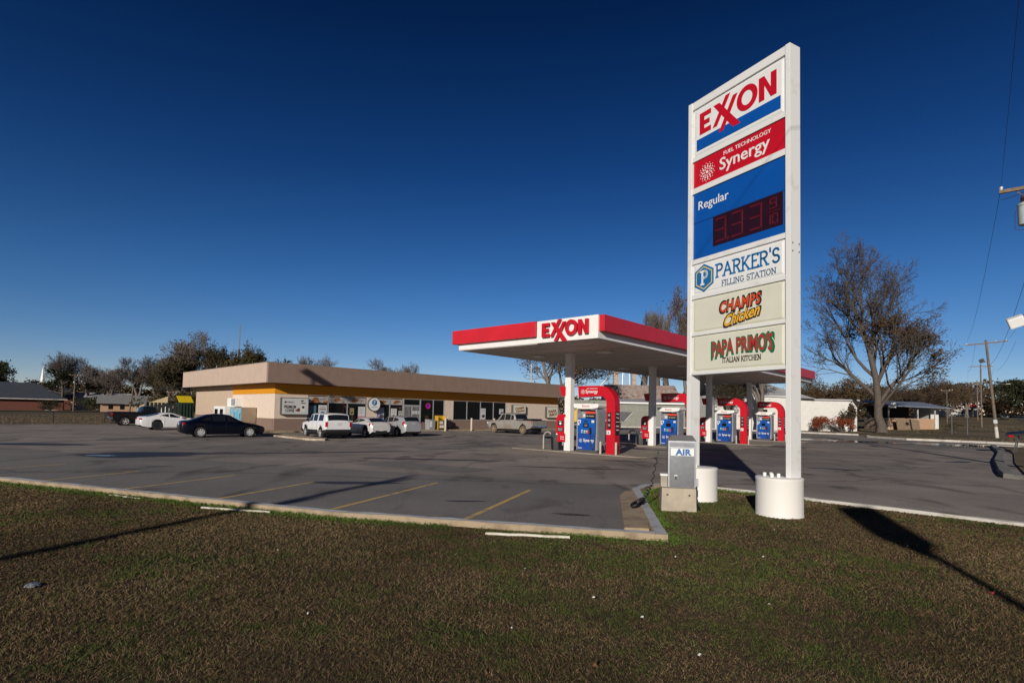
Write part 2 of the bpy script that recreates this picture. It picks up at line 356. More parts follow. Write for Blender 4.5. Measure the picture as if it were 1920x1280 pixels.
def asphalt_mat(name, base, patch, warm):
    m = ground_mat(name, base, patch, warm, 0.35, 0.10, 0.85, 0.25, 55)
    n = m.node_tree.nodes; l = m.node_tree.links; b = n['Principled BSDF']
    old = b.inputs['Base Color'].links[0].from_socket
    t = n.new('ShaderNodeTexCoord'); mp = n.new('ShaderNodeMapping'); mp.inputs['Rotation'].default_value = (0, 0, R(45)); mp.inputs['Scale'].default_value = (.16, .42, 1)
    wob = n.new('ShaderNodeTexNoise'); wob.inputs['Scale'].default_value = 0.8; wob.inputs['Detail'].default_value = 5
    add = n.new('ShaderNodeMixRGB'); add.inputs[0].default_value = 0.35
    vo = n.new('ShaderNodeTexVoronoi'); vo.feature = 'DISTANCE_TO_EDGE'; vo.inputs['Scale'].default_value = 0.55
    l.new(t.outputs['Object'], wob.inputs['Vector']); l.new(t.outputs['Object'], mp.inputs[0]); l.new(mp.outputs[0], add.inputs[1]); l.new(wob.outputs['Color'], add.inputs[2]); l.new(add.outputs[0], vo.inputs['Vector'])
    cr = n.new('ShaderNodeValToRGB'); cr.color_ramp.elements[0].position = 0.0; cr.color_ramp.elements[0].color = (.45, .43, .42, 1); cr.color_ramp.elements[1].position = 0.017; cr.color_ramp.elements[1].color = (1, 1, 1, 1)
    l.new(vo.outputs['Distance'], cr.inputs[0])
    mu = n.new('ShaderNodeMixRGB'); mu.blend_type = 'MULTIPLY'; mu.inputs[0].default_value = 0.8; l.new(old, mu.inputs[1]); l.new(cr.outputs[0], mu.inputs[2])
    # oil drips and tyre grime
    sp = n.new('ShaderNodeTexNoise'); sp.inputs['Scale'].default_value = 0.9; sp.inputs['Detail'].default_value = 3; sp.inputs['Distortion'].default_value = 0.6
    mp2 = n.new('ShaderNodeMapping'); mp2.inputs['Rotation'].default_value = (0, 0, R(-48)); mp2.inputs['Scale'].default_value = (1, .38, 1)
    l.new(t.outputs['Object'], mp2.inputs[0]); l.new(mp2.outputs[0], sp.inputs['Vector'])
    r4 = n.new('ShaderNodeValToRGB'); r4.color_ramp.elements[0].position = .56; r4.color_ramp.elements[1].position = .70; r4.color_ramp.elements[0].color = (1, 1, 1, 1); r4.color_ramp.elements[1].color = (.55, .53, .52, 1)
    l.new(sp.outputs['Fac'], r4.inputs[0]); m3 = n.new('ShaderNodeMixRGB'); m3.blend_type = 'MULTIPLY'; m3.inputs[0].default_value = 1; l.new(mu.outputs[0], m3.inputs[1]); l.new(r4.outputs[0], m3.inputs[2])
    l.new(m3.outputs[0], b.inputs['Base Color'])
    return m
M_ground = ground_mat('dry_ground', (.13, .095, .055), (.19, .145, .085), (.075, .072, .035), .25, .06, bump=.5, bs=14)
M_asph = asphalt_mat('asphalt', (.240, .208, .186), (.352, .306, .272), (.205, .188, .178))
M_asph2 = asphalt_mat('drive_asphalt', (.235, .205, .180), (.34, .295, .255), (.205, .186, .168))
M_road = asphalt_mat('road_asphalt', (.10, .10, .105), (.12, .12, .125), (.09, .09, .095))
M_soil = ground_mat('thatch_soil', (.060, .043, .023), (.085, .060, .033), (.042, .042, .015), .6, .35, bump=.8, bs=22)

g = MB(); NX, NY = 90, 80
xs = [-600 + 1200 * i / NX for i in range(NX + 1)]; ys = [-160 + 1060 * (j / NY) ** 1.5 for j in range(NY + 1)]
g.add([(x, y, terr(x, y) - (0.012 if terr(x, y) < .02 else 0)) for y in ys for x in xs], [(j * (NX + 1) + i, j * (NX + 1) + i + 1, (j + 1) * (NX + 1) + i + 1, (j + 1) * (NX + 1) + i) for j in range(NY) for i in range(NX)])
struct('ground', g, M_ground, smooth=60)

def sheet(name, poly, z, m, lift=0.0):
    b = MB(); b.add([(x, y, z) for x, y in poly], [tuple(range(len(poly)))]); return struct(name, b, m)
LOT = [(-100, -8), (-44.6, 48.5), (-22, 72), (8, 100), (17.5, 88.3), (28.4, 90.3), (38.05, 77.6), (43.7, 70.4), (40.0, 62.3), (40.1, 56.2), (43.1, 53.3), (45.1, 49.6), (60, 36), (60, -10), (20, -12), (14, 6.0), (9.24, 10.2), (6.8, 13.05), (6.0, 14.05), (5.37, 14.55), (3.96, 14.65), (3.5, 14.2), (3.1, 13.5), (2.45, 8.6), (-3.11, 9.9), (-7.02, 11.35), (-12.06, 13.35), (-24, 18.0), (-60, 6), (-90, -14)]
sheet('parking_lot', LOT, 0.002, M_asph)
# newer, bluer asphalt patched along the parking bays, with an uneven joint
M_asph3 = asphalt_mat('bay_asphalt', (.196, .182, .172), (.242, .224, .210), (.174, .163, .157))
_rb = random.Random(44); _bay = [(2.44, 8.55), (-3.11, 9.92), (-7.02, 11.37), (-12.06, 13.37), (-24, 18.02), (-30, 20.6)] + [(-30 + 33.2 * t + _rb.uniform(-.15, .15), 26.6 - 12.2 * t + 3.2 * t * t * .2 + _rb.uniform(-.14, .14)) for t in [i / 40 for i in range(41)]] + [(3.0, 13.3)]
sheet('asphalt_patch', _bay, 0.005, M_asph3)
for _k, (_x, _y, _w, _h, _r) in enumerate(((-9.5, 27.5, 3.2, 1.6, .7), (-3.0, 19.2, 2.4, .9, -.5), (9.5, 18.6, 3.0, 1.1, -.6), (-20, 33, 4.0, 1.4, .8), (13.8, 29.5, 2.6, 1.2, .75), (-2.5, 30.5, 3.5, 1.2, .78))):
    sheet('asphalt_patch', [(_x + a * math.cos(_r) - c * math.sin(_r), _y + a * math.sin(_r) + c * math.cos(_r)) for a, c in ((-_w, -_h), (_w * .9, -_h), (_w, _h * .8), (-_w * .8, _h))], .0085, M_asph3 if _k % 2 else M_asph2)
# the right-hand drive is an older, warmer pavement with a straight seam
sheet('driveway', [(6.9, 13.2), (9.3, 10.35), (14.0, 6.2), (20, -11.5), (59, -9.5), (59, 36), (44.9, 49.4), (42.9, 53.1), (40.0, 56.0), (39.7, 61.8), (28, 56.5), (17.5, 34.5), (12, 23.5)], 0.006, M_asph2)

# lawn (bounded by the kerb), slightly proud of the lot
KL = [(-44, 25.9), (-24, 17.95), (-12.06, 13.21), (-7.02, 11.24), (-3.11, 9.75), (2.39, 8.42)]            # lawn-side foot of the front kerb
KR = [(2.39, 8.42), (3.16, 13.58), (3.52, 14.23), (3.96, 14.61), (4.7, 14.68), (5.37, 14.51), (6.0, 14.01), (6.79, 13.0), (9.39, 10.21), (15.5, 4.4), (24, -4)]
LAWN = KL + KR[1:] + [(30, -14), (-20, -26), (-60, -10), (-60, 10)]
sheet('lawn', LAWN, 0.022, M_soil)

def kerb(name, line, w, h, m, side=1, top=None):
    b = MB(); n = len(line); P = [Vector((x, y)) for x, y in line]; off = []
    for i in range(n):
        d = (P[min(i + 1, n - 1)] - P[max(i - 1, 0)]).normalized(); off.append(Vector((-d.y, d.x)) * side)
    # finely subdivided so the edge can be uneven
    prof = [(0, -.02), (0, h - .012), (.012, h), (w - .02, h + .004), (w, h - .02), (w + .004, -.02)]
    vs = []; cnt = 0; rows = []
    random.seed(3)
    for i in range(n - 1):
        seg = (P[i + 1] - P[i]).length; k = max(1, int(seg / .35))
        for q in range(k + (1 if i == n - 2 else 0)):
            t = q / k; p = P[i].lerp(P[i + 1], t); o_ = off[i].lerp(off[i + 1], t)
            z_ = terr(p.x, p.y); jit = random.uniform(-.006, .006)
            rows.append(len(vs)); vs += [(p.x + o_.x * (a + jit), p.y + o_.y * (a + jit), z_ + c + (random.uniform(-.006, .006) if c > .02 else 0)) for a, c in prof]
    K = len(prof)
    for r in range(len(rows) - 1):
        for k in range(K - 1):
            a = rows[r] + k; c = rows[r + 1] + k
            b.use(top if (top and k in (2,)) else m); b.add([vs[a], vs[c], vs[c + 1], vs[a + 1]], [(0, 1, 2, 3)])
    return struct(name, b)
kerb('front_kerb', KL, .17, .125, M_conct, 1, M_concg)
kerb('corner_kerb', KR[:5], .20, .13, M_conct, 1, M_concg)
kerb('drive_kerb', KR[4:], .13, .09, M_wkerb, 1, M_wkerb)
kerb('far_kerb', [(14, 92), (17.48, 88.23), (28.41, 90.38), (38.05, 77.51), (43.85, 70.34)], .30, .2, M_wkerb, 1, M_wkerb)
kerb('far_kerb', [(42.5, 66.5), (39.85, 62.3), (40.02, 56.25), (43.09, 53.37), (45.08, 49.64), (58, 37)], .30, .2, M_wkerb, 1, M_wkerb)
kerb('lot_edge_kerb', [(-100, -8.3), (-60, 32.2)], .2, .06, M_pad, 1)
# old slab left inside the kerb corner
b = MB(); sl = [(1.86, 9.03), (2.25, 9.0), (3.08, 13.2), (3.05, 13.5), (2.76, 13.38), (2.48, 12.6)]
b.prism(sl, -.01, .10); struct('old_kerb_slab', b, M_conct)
# islands of grass at the right edge with their rounded grey kerb
isl = [(38.7, 44.35), (30.74, 34.6), (23.63, 26.69), (18.95, 21.12), (17.5, 19.3), (17.9, 18.2), (20, 16)]
M_ikerb = mat('dark_kerb', (.22, .21, .19), .9, var=0, col2=(.13, .12, .105), thr=(.45, .65), scale=3, bump=.3)
kerb('island_kerb', isl, .35, .16, M_ikerb, -1, M_ikerb)
b = MB(); b.add([(x + .3, y - .25, .06) for x, y in isl] + [(40, 4, .06), (60, 20, .06), (58, 36, .06), (44, 44, .06)], [tuple(range(len(isl) + 4))]); struct('grass_island', b, M_ground)

# highway beyond the drive, rising away to the right
b = MB(); d = Vector((.63, .776)); nrm = Vector((.776, -.63))
def roadstrip(name, o0, o1, lift, m, t0=-80, t1=420, n=100):
    b = MB()
    for i in range(n):
        a, c = t0 + (t1 - t0) * i / n, t0 + (t1 - t0) * (i + 1) / n; vs = []
        for t, o_ in ((a, o0), (a, o1), (c, o1), (c, o0)):
            p = Vector((62.3, 71.3)) + d * t + nrm * o_; vs.append((p.x, p.y, terr(p.x, p.y) + lift))
        b.add(vs, [(0, 1, 2, 3)])
    return struct(name, b, m)
roadstrip('highway', 9, 22, .05, M_road)
roadstrip('road_line', 15.3, 15.6, .07, M_yel)

# store-front walk and its broken corner
b = MB(); b.X = Matrix.Translation((-19.3, 45.2, 0)) @ Matrix.Rotation(R(45), 4, 'Z')
b.prism([(-3.1, 2.5), (-3.1, -12.9), (-2.9, -13.5), (-2.45, -13.7), (-2.05, -13.4), (-1.9, -12.8), (-1.75, -3.0), (-1.2, -2.0), (36.5, -2.0), (36.5, 0.0), (0.02, 0.0), (0.0, 2.5)], .003, .11); struct('store_walk', b, M_conct)
b = MB(); b.X = Matrix.Translation((-19.3, 45.2, 0)) @ Matrix.Rotation(R(45), 4, 'Z'); b.box(-3.20, -3.103, -12.8, 2.4, -.01, .112, .02); b.prism([(-3.22, -12.81), (-3.0, -13.6), (-2.45, -13.84), (-2.45, -13.71), (-2.92, -13.51), (-3.103, -12.81)], -.01, .122); struct('walk_kerb', b, mat('worn_kerb_edge', (.50, .43, .34), .9, var=0, col2=(.30, .23, .16), thr=(.42, .60), scale=2.5))

def line(pts, w=.1):
    b = MB()
    for (a, c) in zip(pts[:-1], pts[1:]):
        a = Vector(a); c = Vector(c); dd = (c - a).normalized(); n_ = Vector((-dd.y, dd.x)) * w / 2
        b.quad((a.x - n_.x, a.y - n_.y, .008), (a.x + n_.x, a.y + n_.y, .008), (c.x + n_.x, c.y + n_.y, .008), (c.x - n_.x, c.y - n_.y, .008))
    return b
M_line = mat('worn_yellow_line', (.60, .41, .13), .85, var=0, col2=(.27, .22, .16), thr=(.50, .66), scale=5)
for pts in ([(-.88, 9.62), (.52, 13.93)], [(-3.45, 10.4), (-1.94, 14.9)], [(-6.1, 11.35), (-5.1, 14.57)], [(-8.78, 12.5), (-7.7, 15.6)], [(-11.5, 13.5), (-10.7, 16.1)], [(-15.2, 15.0), (-14.0, 17.6)]):
    struct('parking_line', line(pts, .105), M_line)
M_wline = mat('worn_white_line', (.45, .42, .38), .9, var=0, col2=(.23, .21, .19), thr=(.45, .62), scale=4)
struct('seam_line', line([(9.5, 19.6), (12.4, 18.2), (16.6, 15.5)], .07), M_wline)

# damp stains and puddles
def blob(cx, cy, rx, ry, rot, n=40, seed=0, amp=.35):
    rnd = random.Random(seed); ph = [rnd.uniform(0, 6.28) for _ in range(6)]; am = [rnd.uniform(.3, 1) * amp / (k + 1) for k in range(6)]
    out = []
    for i in range(n):
        t = 2 * math.pi * i / n; q = 1 + sum(am[k] * math.sin((k + 1) * t + ph[k]) for k in range(6))
        a, c = rx * q * math.cos(t), ry * q * math.sin(t); out.append((cx + a * math.cos(rot) - c * math.sin(rot), cy + a * math.sin(rot) + c * math.cos(rot)))
    return out
def soft_stain(name, cx, cy, rx, ry, rot, m, z, seed):
    b = MB(); P = blob(cx, cy, rx, ry, rot, 36, seed); n = len(P); c0 = Vector((cx, cy)); vs = []
    for k in (0.0, .55, .8, 1.0):
        for p in P: q = c0.lerp(Vector(p), max(k, .02)); vs.append((q.x, q.y, z))
    b.add(vs, [(r * n + i, r * n + (i + 1) % n, (r + 1) * n + (i + 1) % n, (r + 1) * n + i) for r in range(3) for i in range(n)])
    o = struct(name, b, m); at_ = o.data.attributes.new('fade', 'FLOAT', 'POINT')
    at_.data.foreach_set('value', [1.0] * n + [1.0] * n + [.6] * n + [0.0] * n); return o
def stain_mat(name, col, rough):
    m = bpy.data.materials.new(name); m.use_nodes = True; n = m.node_tree.nodes; l = m.node_tree.links; b = n['Principled BSDF']
    b.inputs['Base Color'].default_value = (*col, 1); b.inputs['Roughness'].default_value = rough
    a = n.new('ShaderNodeAttribute'); a.attribute_name = 'fade'; t = n.new('ShaderNodeTexCoord'); z = n.new('ShaderNodeTexNoise'); z.inputs['Scale'].default_value = 1.6; z.inputs['Detail'].default_value = 6
    l.new(t.outputs['Object'], z.inputs['Vector']); mu = n.new('ShaderNodeMath'); mu.operation = 'MULTIPLY_ADD'; mu.inputs[1].default_value = 1.3; mu.inputs[2].default_value = -.45
    ad = n.new('ShaderNodeMath'); ad.operation = 'ADD'; l.new(z.outputs['Fac'], mu.inputs[0]); 
    sc = n.new('ShaderNodeMath'); sc.operation = 'MULTIPLY'; l.new(a.outputs['Fac'], sc.inputs[0]); l.new(mu.outputs[0], ad.inputs[0]); l.new(a.outputs['Fac'], ad.inputs[1]); l.new(ad.outputs[0], sc.inputs[1]); sc.use_clamp = True
    fin = n.new('ShaderNodeMath'); fin.operation = 'MULTIPLY'; fin.inputs[1].default_value = .88; l.new(sc.outputs[0], fin.inputs[0]); l.new(fin.outputs[0], b.inputs['Alpha'])
    return m
M_stain = stain_mat('damp_asphalt', (.042, .036, .033), .5); M_wet = stain_mat('wet_asphalt', (.028, .027, .028), .12)
for i, (cx, cy, rx, ry, rot, m) in enumerate([(-21.5, 25.7, 3.2, .75, .1, M_stain), (-14.6, 21.2, 2.6, 1.5, .15, M_stain), (-13.2, 22.2, 4.0, .5, .35, M_stain), (-4.15, 14.5, 1.35, .32, .18, M_stain), (29.5, 51.5, 7.5, 3.2, -.75, M_wet), (37, 47.5, 8, 3.0, -.55, M_wet), (18.5, 37.5, 2.2, .9, -.7, M_stain), (4.6, 23.2, 1.1, .3, -.5, M_stain), (-4.0, 22.0, 3.2, .22, .0, M_stain), (2, 19.8, 2.6, .16, -.1, M_stain), (-11, 17.4, .55, .1, .3, M_stain), (21.5, 26.8, 1.1, .35, .5, M_stain), (12.5, 21.5, 1.2, .25, -.5, M_stain), (-8, 24.5, 4.5, .22, .5, M_stain), (14.5, 42.0, 3.5, 1.0, -.7, M_stain), (7.0, 32.0, 2.6, .7, -.7, M_stain), (-1.0, 11.9, .5, .09, .1, M_stain), (1.2, 10.6, .45, .1, -.2, M_stain)]):
    soft_stain('damp_stain', cx, cy, rx, ry, rot, m, .0105 + i * .0004, i)
M_water = mat('puddle_water', (.012, .012, .013), .02, var=0, spec=0.7)
for i, (cx, cy, rx, ry, rot) in enumerate([(-15.05, 20.65, .65, .13, .05), (38.3, 45.4, 4.8, 1.5, .42), (31.6, 48.4, 3.8, .9, -.3)]):
    b = MB(); P = blob(cx, cy, rx, ry, rot, 44, 20 + i, .3); b.add([(x, y, .019) for x, y in P], [tuple(range(len(P)))]); struct('puddle', b, M_water)

# short dormant grass: blades over the lawn near the camera, one mesh
def vnoise(x, y, sc, seed):
    rng = np.random.default_rng(seed); g_ = rng.random((256, 256)); u = x * sc + 500; v = y * sc + 500
    i = np.floor(u).astype(int); j = np.floor(v).astype(int); a = u - i; c = v - j; a = a * a * (3 - 2 * a); c = c * c * (3 - 2 * c)
    G = lambda p, q: g_[p % 256, q % 256]
    return (G(i, j) * (1 - a) + G(i + 1, j) * a) * (1 - c) + (G(i, j + 1) * (1 - a) + G(i + 1, j + 1) * a) * c
def inside(x, y, poly):
    r = np.zeros(len(x), bool); n = len(poly); j = n - 1
    for i in range(n):
        xi, yi = poly[i]; xj, yj = poly[j]
        if yi != yj:
            r ^= ((yi > y) != (yj > y)) & (x < (xj - xi) * (y - yi) / (yj - yi) + xi)
        j = i
    return r
def grass(name, n, gen, poly, zb, hmul=1.0, seed=5):
    rng = np.random.default_rng(seed); x, y = gen(rng, n)
    k = inside(x, y, poly); x = x[k]; y = y[k]; n = len(x)
    f1 = vnoise(x, y, .45, 1) * .36 + vnoise(x, y, 1.9, 2) * .34 + vnoise(x, y, 6.0, 3) * .30
    f2 = vnoise(x, y, .3, 4) * .6 + vnoise(x, y, 2.6, 6) * .4
    keep = rng.random(n) < .55 + .45 * vnoise(x, y, 3.3, 9)
    x = x[keep]; y = y[keep]; f1 = f1[keep]; f2 = f2[keep]; n = len(x)
    green = np.clip((f1 - .55) * 6.0, 0, 1) * .85
    # lusher strip along the foot of the kerb and around the sign bases
    dk = np.full(n, 99.0)
    line_ = KL[1:] + KR[1:8]
    for (a, c) in zip(line_[:-1], line_[1:]):
        a = np.array(a); c = np.array(c); L2 = ((c - a) ** 2).sum(); t = np.clip(((x - a[0]) * (c[0] - a[0]) + (y - a[1]) * (c[1] - a[1])) / L2, 0, 1)
        dk = np.minimum(dk, np.hypot(x - a[0] - t * (c[0] - a[0]), y - a[1] - t * (c[1] - a[1])))
    green = np.maximum(green, np.clip(1.35 - dk / .38, 0, 1) * 1.3 * (f2 > .30)); green = np.maximum(green, np.clip(1.3 - np.hypot(x - 4.2, y - 12.1) / 1.3, 0, 1) * (f1 > .4) * .9)
    isg = rng.random(n) < green * .75 + .13
    dist = np.hypot(x, y); h = (rng.uniform(.012, .034, n) * (.6 + .8 * f2) + isg * .004) * hmul * (1 + 1.1 * np.clip(1 - dk / .22, 0, 1) * (f2 > .28)); w = rng.uniform(.0010, .0023, n) * np.clip(dist / 4.2, 1, 3.2)
    az = rng.uniform(0, 2 * np.pi, n); la = rng.uniform(0, 2 * np.pi, n); lean = rng.uniform(.4, 2.6, n) * h
    z0 = np.full(n, zb)
    bx = np.cos(az) * w; by = np.sin(az) * w
    P = np.empty((n, 5, 3)); 
    P[:, 0] = np.stack([x - bx, y - by, z0], 1); P[:, 1] = np.stack([x + bx, y + by, z0], 1)
    mx = x + np.cos(la) * lean * .4; my = y + np.sin(la) * lean * .4; zm = z0 + h * .65
    P[:, 2] = np.stack([mx + bx * .8, my + by * .8, zm], 1); P[:, 3] = np.stack([mx - bx * .8, my - by * .8, zm], 1)
    P[:, 4] = np.stack([x + np.cos(la) * lean, y + np.sin(la) * lean, z0 + h * rng.uniform(.75, 1.05, n)], 1)
    straw = np.array([.205, .137, .074]); brown = np.array([.138, .086, .044]); dark = np.array([.070, .046, .025]); g1 = np.array([.052, .082, .014]); g2 = np.array([.100, .112, .028])
    q = rng.random(n)[:, None]; sel = (f2 + rng.normal(0, .12, n))[:, None]
    col = np.where(q < .25, dark, np.where(sel > .52, straw * (.75 + .5 * q), brown * (.7 + .6 * q)))
    col = np.where(isg[:, None], g1 * (1 - q) + g2 * q, col); col = col * (.72 + .56 * vnoise(x, y, .8, 77))[:, None]; lush = (np.clip(1 - dk / .5, 0, 1) * isg)[:, None]; col = col * (1 + lush * np.array([.25, .7, .1]))
    me = bpy.data.meshes.new(name); me.vertices.add(n * 5); me.vertices.foreach_set('co', P.reshape(-1).astype(np.float32))
    me.loops.add(n * 7); me.polygons.add(n * 2)
    base = (np.arange(n) * 5)[:, None]; li = (base + np.array([0, 1, 2, 3, 3, 2, 4])[None]).reshape(-1)
    me.loops.foreach_set('vertex_index', li.astype(np.int32))
    ls = (np.arange(n) * 7)[:, None] + np.array([0, 4])[None]; me.polygons.foreach_set('loop_start', ls.reshape(-1).astype(np.int32))
    me.update(calc_edges=True)
    ca = me.color_attributes.new('Col', 'FLOAT_COLOR', 'POINT'); cc = np.ones((n, 5, 4), np.float32); cc[:, :, :3] = col[:, None, :]; ca.data.foreach_set('color', cc.reshape(-1))
    me.materials.append(M_blade); o = bpy.data.objects.new(name, me); C.objects.link(o); o['kind'] = 'stuff'; return o
M_blade = bpy.data.materials.new('grass_blade'); M_blade.use_nodes = True
_n = M_blade.node_tree.nodes; _b = _n['Principled BSDF']; _a = _n.new('ShaderNodeAttribute'); _a.attribute_name = 'Col'; M_blade.node_tree.links.new(_a.outputs['Color'], _b.inputs['Base Color']); _b.inputs['Roughness'].default_value = .7; _b.inputs['Specular IOR Level'].default_value = .25
def gen_lawn(rng, n):
    # more blades per square metre near the camera
    u = rng.random(n); y = (3.0 ** .75 + u * (18.0 ** .75 - 3.0 ** .75)) ** (1 / .75); x = (rng.random(n) * 2 - 1) * (1.06 * y + 3.2); return x, y
o = grass('lawn_grass', 1250000, gen_lawn, LAWN, .020); tag(o, 'short brown winter grass with green patches covering the foreground lawn', 'grass', kind='stuff')
def gen_isl(rng, n): return rng.uniform(18, 45, n), rng.uniform(14, 46, n)
# ---------------------------------------------------------------- the tall price sign
SG = thing('price_sign', 'tall white two-post roadside sign stacked with fuel, price and food panels', 'sign', (4.755, 11.89, 0), R(-61.4))
def SZ(y): return 9.39 - (y - 78.9) * (6.46 / 606.6)
HW = 1.33
for s_ in (-1, 1):
    b = MB(); x0, x1 = (-HW, -HW + .105) if s_ < 0 else (HW - .105, HW)
    b.box(x0, x1, 0, .32, .70, SZ(78.9), .006); o = b.build('post', M_white2, SG)
    for z in (5.2, 5.36): 
        for y in (.06, .26): b2 = MB(); b2.lathe([(.014, 0), (.014, .018)], 8, 'X', (x1 if s_ > 0 else x0 - .018, y, z)); b2.build('bolt', M_galv, o)
for (za, zb_) in ((SZ(84.4) + .05, SZ(93.8) - .005), (SZ(206) , SZ(214)), (SZ(276.9), SZ(287)), (SZ(437), SZ(445)), (SZ(515.3), SZ(523)), (SZ(599.5), SZ(604)), (SZ(685), SZ(685.5) - .04)):
    b = MB(); b.box(-HW + .105, HW - .105, .02, .30, min(za, zb_) - .012, max(za, zb_) + .012, .004); b.build('frame_rail', M_white2, SG)
b = MB(); b.box(-HW + .11, HW - .11, .10, .27, SZ(685) + .01, SZ(92)); b.build('cabinet', M_white2, SG)
def panel(z1, z0, m, emb=0.0, marg=.0, mrim=None):
    b = MB(); x0, x1 = -HW + .125, HW - .125; b.use(m)
    if emb:
        b.use(mrim or m); b.box(x0, x1, .060, .11, z0 + .004, z1 - .004, .004)
        b.use(m); e = .085      # embossed pan face with sloped sides
        o_ = [(x0 + .03, z0 + .03), (x1 - .03, z0 + .03), (x1 - .03, z1 - .03), (x0 + .03, z1 - .03)]
        i_ = [(x0 + e, z0 + e * .8), (x1 - e, z0 + e * .8), (x1 - e, z1 - e * .8), (x0 + e, z1 - e * .8)]
        b.add([(x, .060, z) for x, z in o_] + [(x, .060 - emb, z) for x, z in i_], [(0, 1, 5, 4), (1, 2, 6, 5), (2, 3, 7, 6), (3, 0, 4, 7), (4, 5, 6, 7)])
    else: b.box(x0, x1, .055, .11, z0 + .004, z1 - .004, .004)
    return b
yF = .055
# 1 wordmark panel
z1, z0 = SZ(96.6), SZ(206); p = panel(z1, z0, M_panelw, .022).build('brand_panel', None, SG); yE = .060 - .022 - .002
b = MB(); fuel_logo(b, FRONT(0.0, yE, (z1 + z0) / 2 + .16), 2.02); b.build('lettering', M_red, p)
b = MB(); flat(b, [(-1.10, -.135), (1.10, -.135), (1.10, .135), (-1.10, .135)], FRONT(0, yE, z0 + .265), .005); b.build('blue_band', M_blue, p)
# 2 fuel additive panel
z1, z0 = SZ(214), SZ(276.9); p = panel(z1, z0, M_red).build('additive_panel', None, SG); zc = (z1 + z0) / 2
b = MB(); X = FRONT(0, yF - .002, zc)
txt(b, 'Synergy', FRONT(.20, yF - .002, zc - .055), 1.28, .36, .012); txt(b, 'FUEL TECHNOLOGY', FRONT(.27, yF - .002, zc + .205), 1.20, .085, .008); swirl(b, X, -.80, -.04, .215)
b.build('lettering', M_panelw, p)
# 3 price panel
z1, z0 = SZ(287), SZ(437); p = panel(z1, z0, M_blue).build('price_panel', None, SG); zc = (z1 + z0) / 2
b = MB(); txt(b, 'Regular', FRONT(-.62, yF - .002, z1 - .36), .86, .26, .004); b.build('lettering', M_panelw, p)
b = MB(); b.box(-1.2, 1.2, yF - .006, yF, zc + .075, zc + .10); b.build('trim_strip', mat('deep_blue', (.004, .05, .24), .35, var=.05), p)
b = MB(); b.box(-.62, 1.14, yF - .008, yF, z0 + .20, z0 + .88, .003); dsp = b.build('price_display', mat('led_screen', (.022, .004, .008), .3, var=.1), p)
def seg7(b, segs, cx, cz, w, h, t, X0):
    L = {'a': [(-w / 2, h / 2), (w / 2, h / 2)], 'g': [(-w / 2, 0), (w / 2, 0)], 'd': [(-w / 2, -h / 2), (w / 2, -h / 2)], 'b': [(w / 2, h / 2), (w / 2, .02)], 'c': [(w / 2, -.02), (w / 2, -h / 2)], 'f': [(-w / 2, h / 2), (-w / 2, .02)], 'e': [(-w / 2, -.02), (-w / 2, -h / 2)]}
    for s in segs: stroke(b, [(cx + x, cz + z) for x, z in L[s]], t, X0, .004)
b = MB(); X = FRONT(.26, yF - .010, z0 + .54)
for cx in (-.66, -.22, .25): seg7(b, 'abgcd', cx, 0, .26, .50, .036, X)
seg7(b, 'abgcdf', .66, .16, .14, .20, .026, X); stroke(b, [(.54, -.005), (.80, -.005)], .014, X); stroke(b, [(.59, -.07), (.59, -.26)], .026, X); seg7(b, 'abcdef', .70, -.165, .11, .19, .026, X); disc(b, -.455, -.25, .03, X)
b.build('price_digits', mat('led_red', (.10, .004, .012), .4, var=.35, scale=30, emit=((.30, .004, .012), .02)), dsp)
# 4 filling-station panel
z1, z0 = SZ(445), SZ(515.3); p = panel(z1, z0, M_panelw, .022).build('shop_panel', None, SG); zc = (z1 + z0) / 2
Mi = mat('ink_blue', (.012, .14, .36), .4, var=.05); Mid = mat('ink_navy', (.02, .09, .20), .4, var=.05)
b = MB(); X = FRONT(0, yE, zc); serif_txt(b, "PARKER'S", FRONT(.28, yE, zc + .07), 1.62, .285, .15, .22); b.build('lettering', Mi, p)
b = MB(); serif_txt(b, 'FILLING STATION', FRONT(.32, yE, zc - .235), 1.36, .115, .14, .2); b.build('lettering', Mid, p)
def hexa(r, rx=.86): return [(r * rx * s, r * c) for s, c in ((0, 1), (1, .52), (1, -.52), (0, -1), (-1, -.52), (-1, .52))]
b = MB(); XC = FRONT(-.86, yE, zc - .01)
b.use(Mi); flat(b, hexa(.325), XC, .003); b.use(mat('ink_gold', (.62, .52, .16), .4, var=.05)); flat(b, hexa(.275), XC, .005); b.use(Mi); flat(b, hexa(.245), XC, .007)
b.use(M_panelw); serif_txt(b, 'P', FRONT(-.85, yE - .007, zc - .01), .19, .30, .17, .3); b.build('emblem', None, p)
# 5, 6 food panels (cartoon figures left off)
z1, z0 = SZ(523), SZ(599.5); p = panel(z1, z0, M_offw, .022).build('food_panel', None, SG); zc = (z1 + z0) / 2
Mdk = mat('ink_dark', (.030, .014, .012), .4, var=.05); Mor = mat('ink_orange_red', (.62, .075, .02), .4, var=.1, scale=8); Myl = mat('ink_yellow', (.78, .42, .03), .4, var=.08, scale=8)
sk = lambda a, c: (a + .10 * c, c + .06 * a)
b = MB(); b.use(Mdk); txt(b, 'CHAMPS', FRONT(.12, yE, zc + .11), 1.10, .31, .075, .003, warp=sk, spacing=1.12); b.use(Mor); txt(b, 'CHAMPS', FRONT(.12, yE - .003, zc + .11), 1.02, .235, .022, .004, warp=sk, spacing=1.12)
sk2 = lambda a, c: (a + .30 * c, c + .17 * a)
b.use(Mdk); txt(b, 'Chicken', FRONT(.18, yE - .004, zc - .165), .97, .325, .070, .003, warp=sk2); b.use(Myl); txt(b, 'Chicken', FRONT(.18, yE - .007, zc - .165), .90, .255, .020, .004, warp=sk2)
b.build('lettering', None, p)
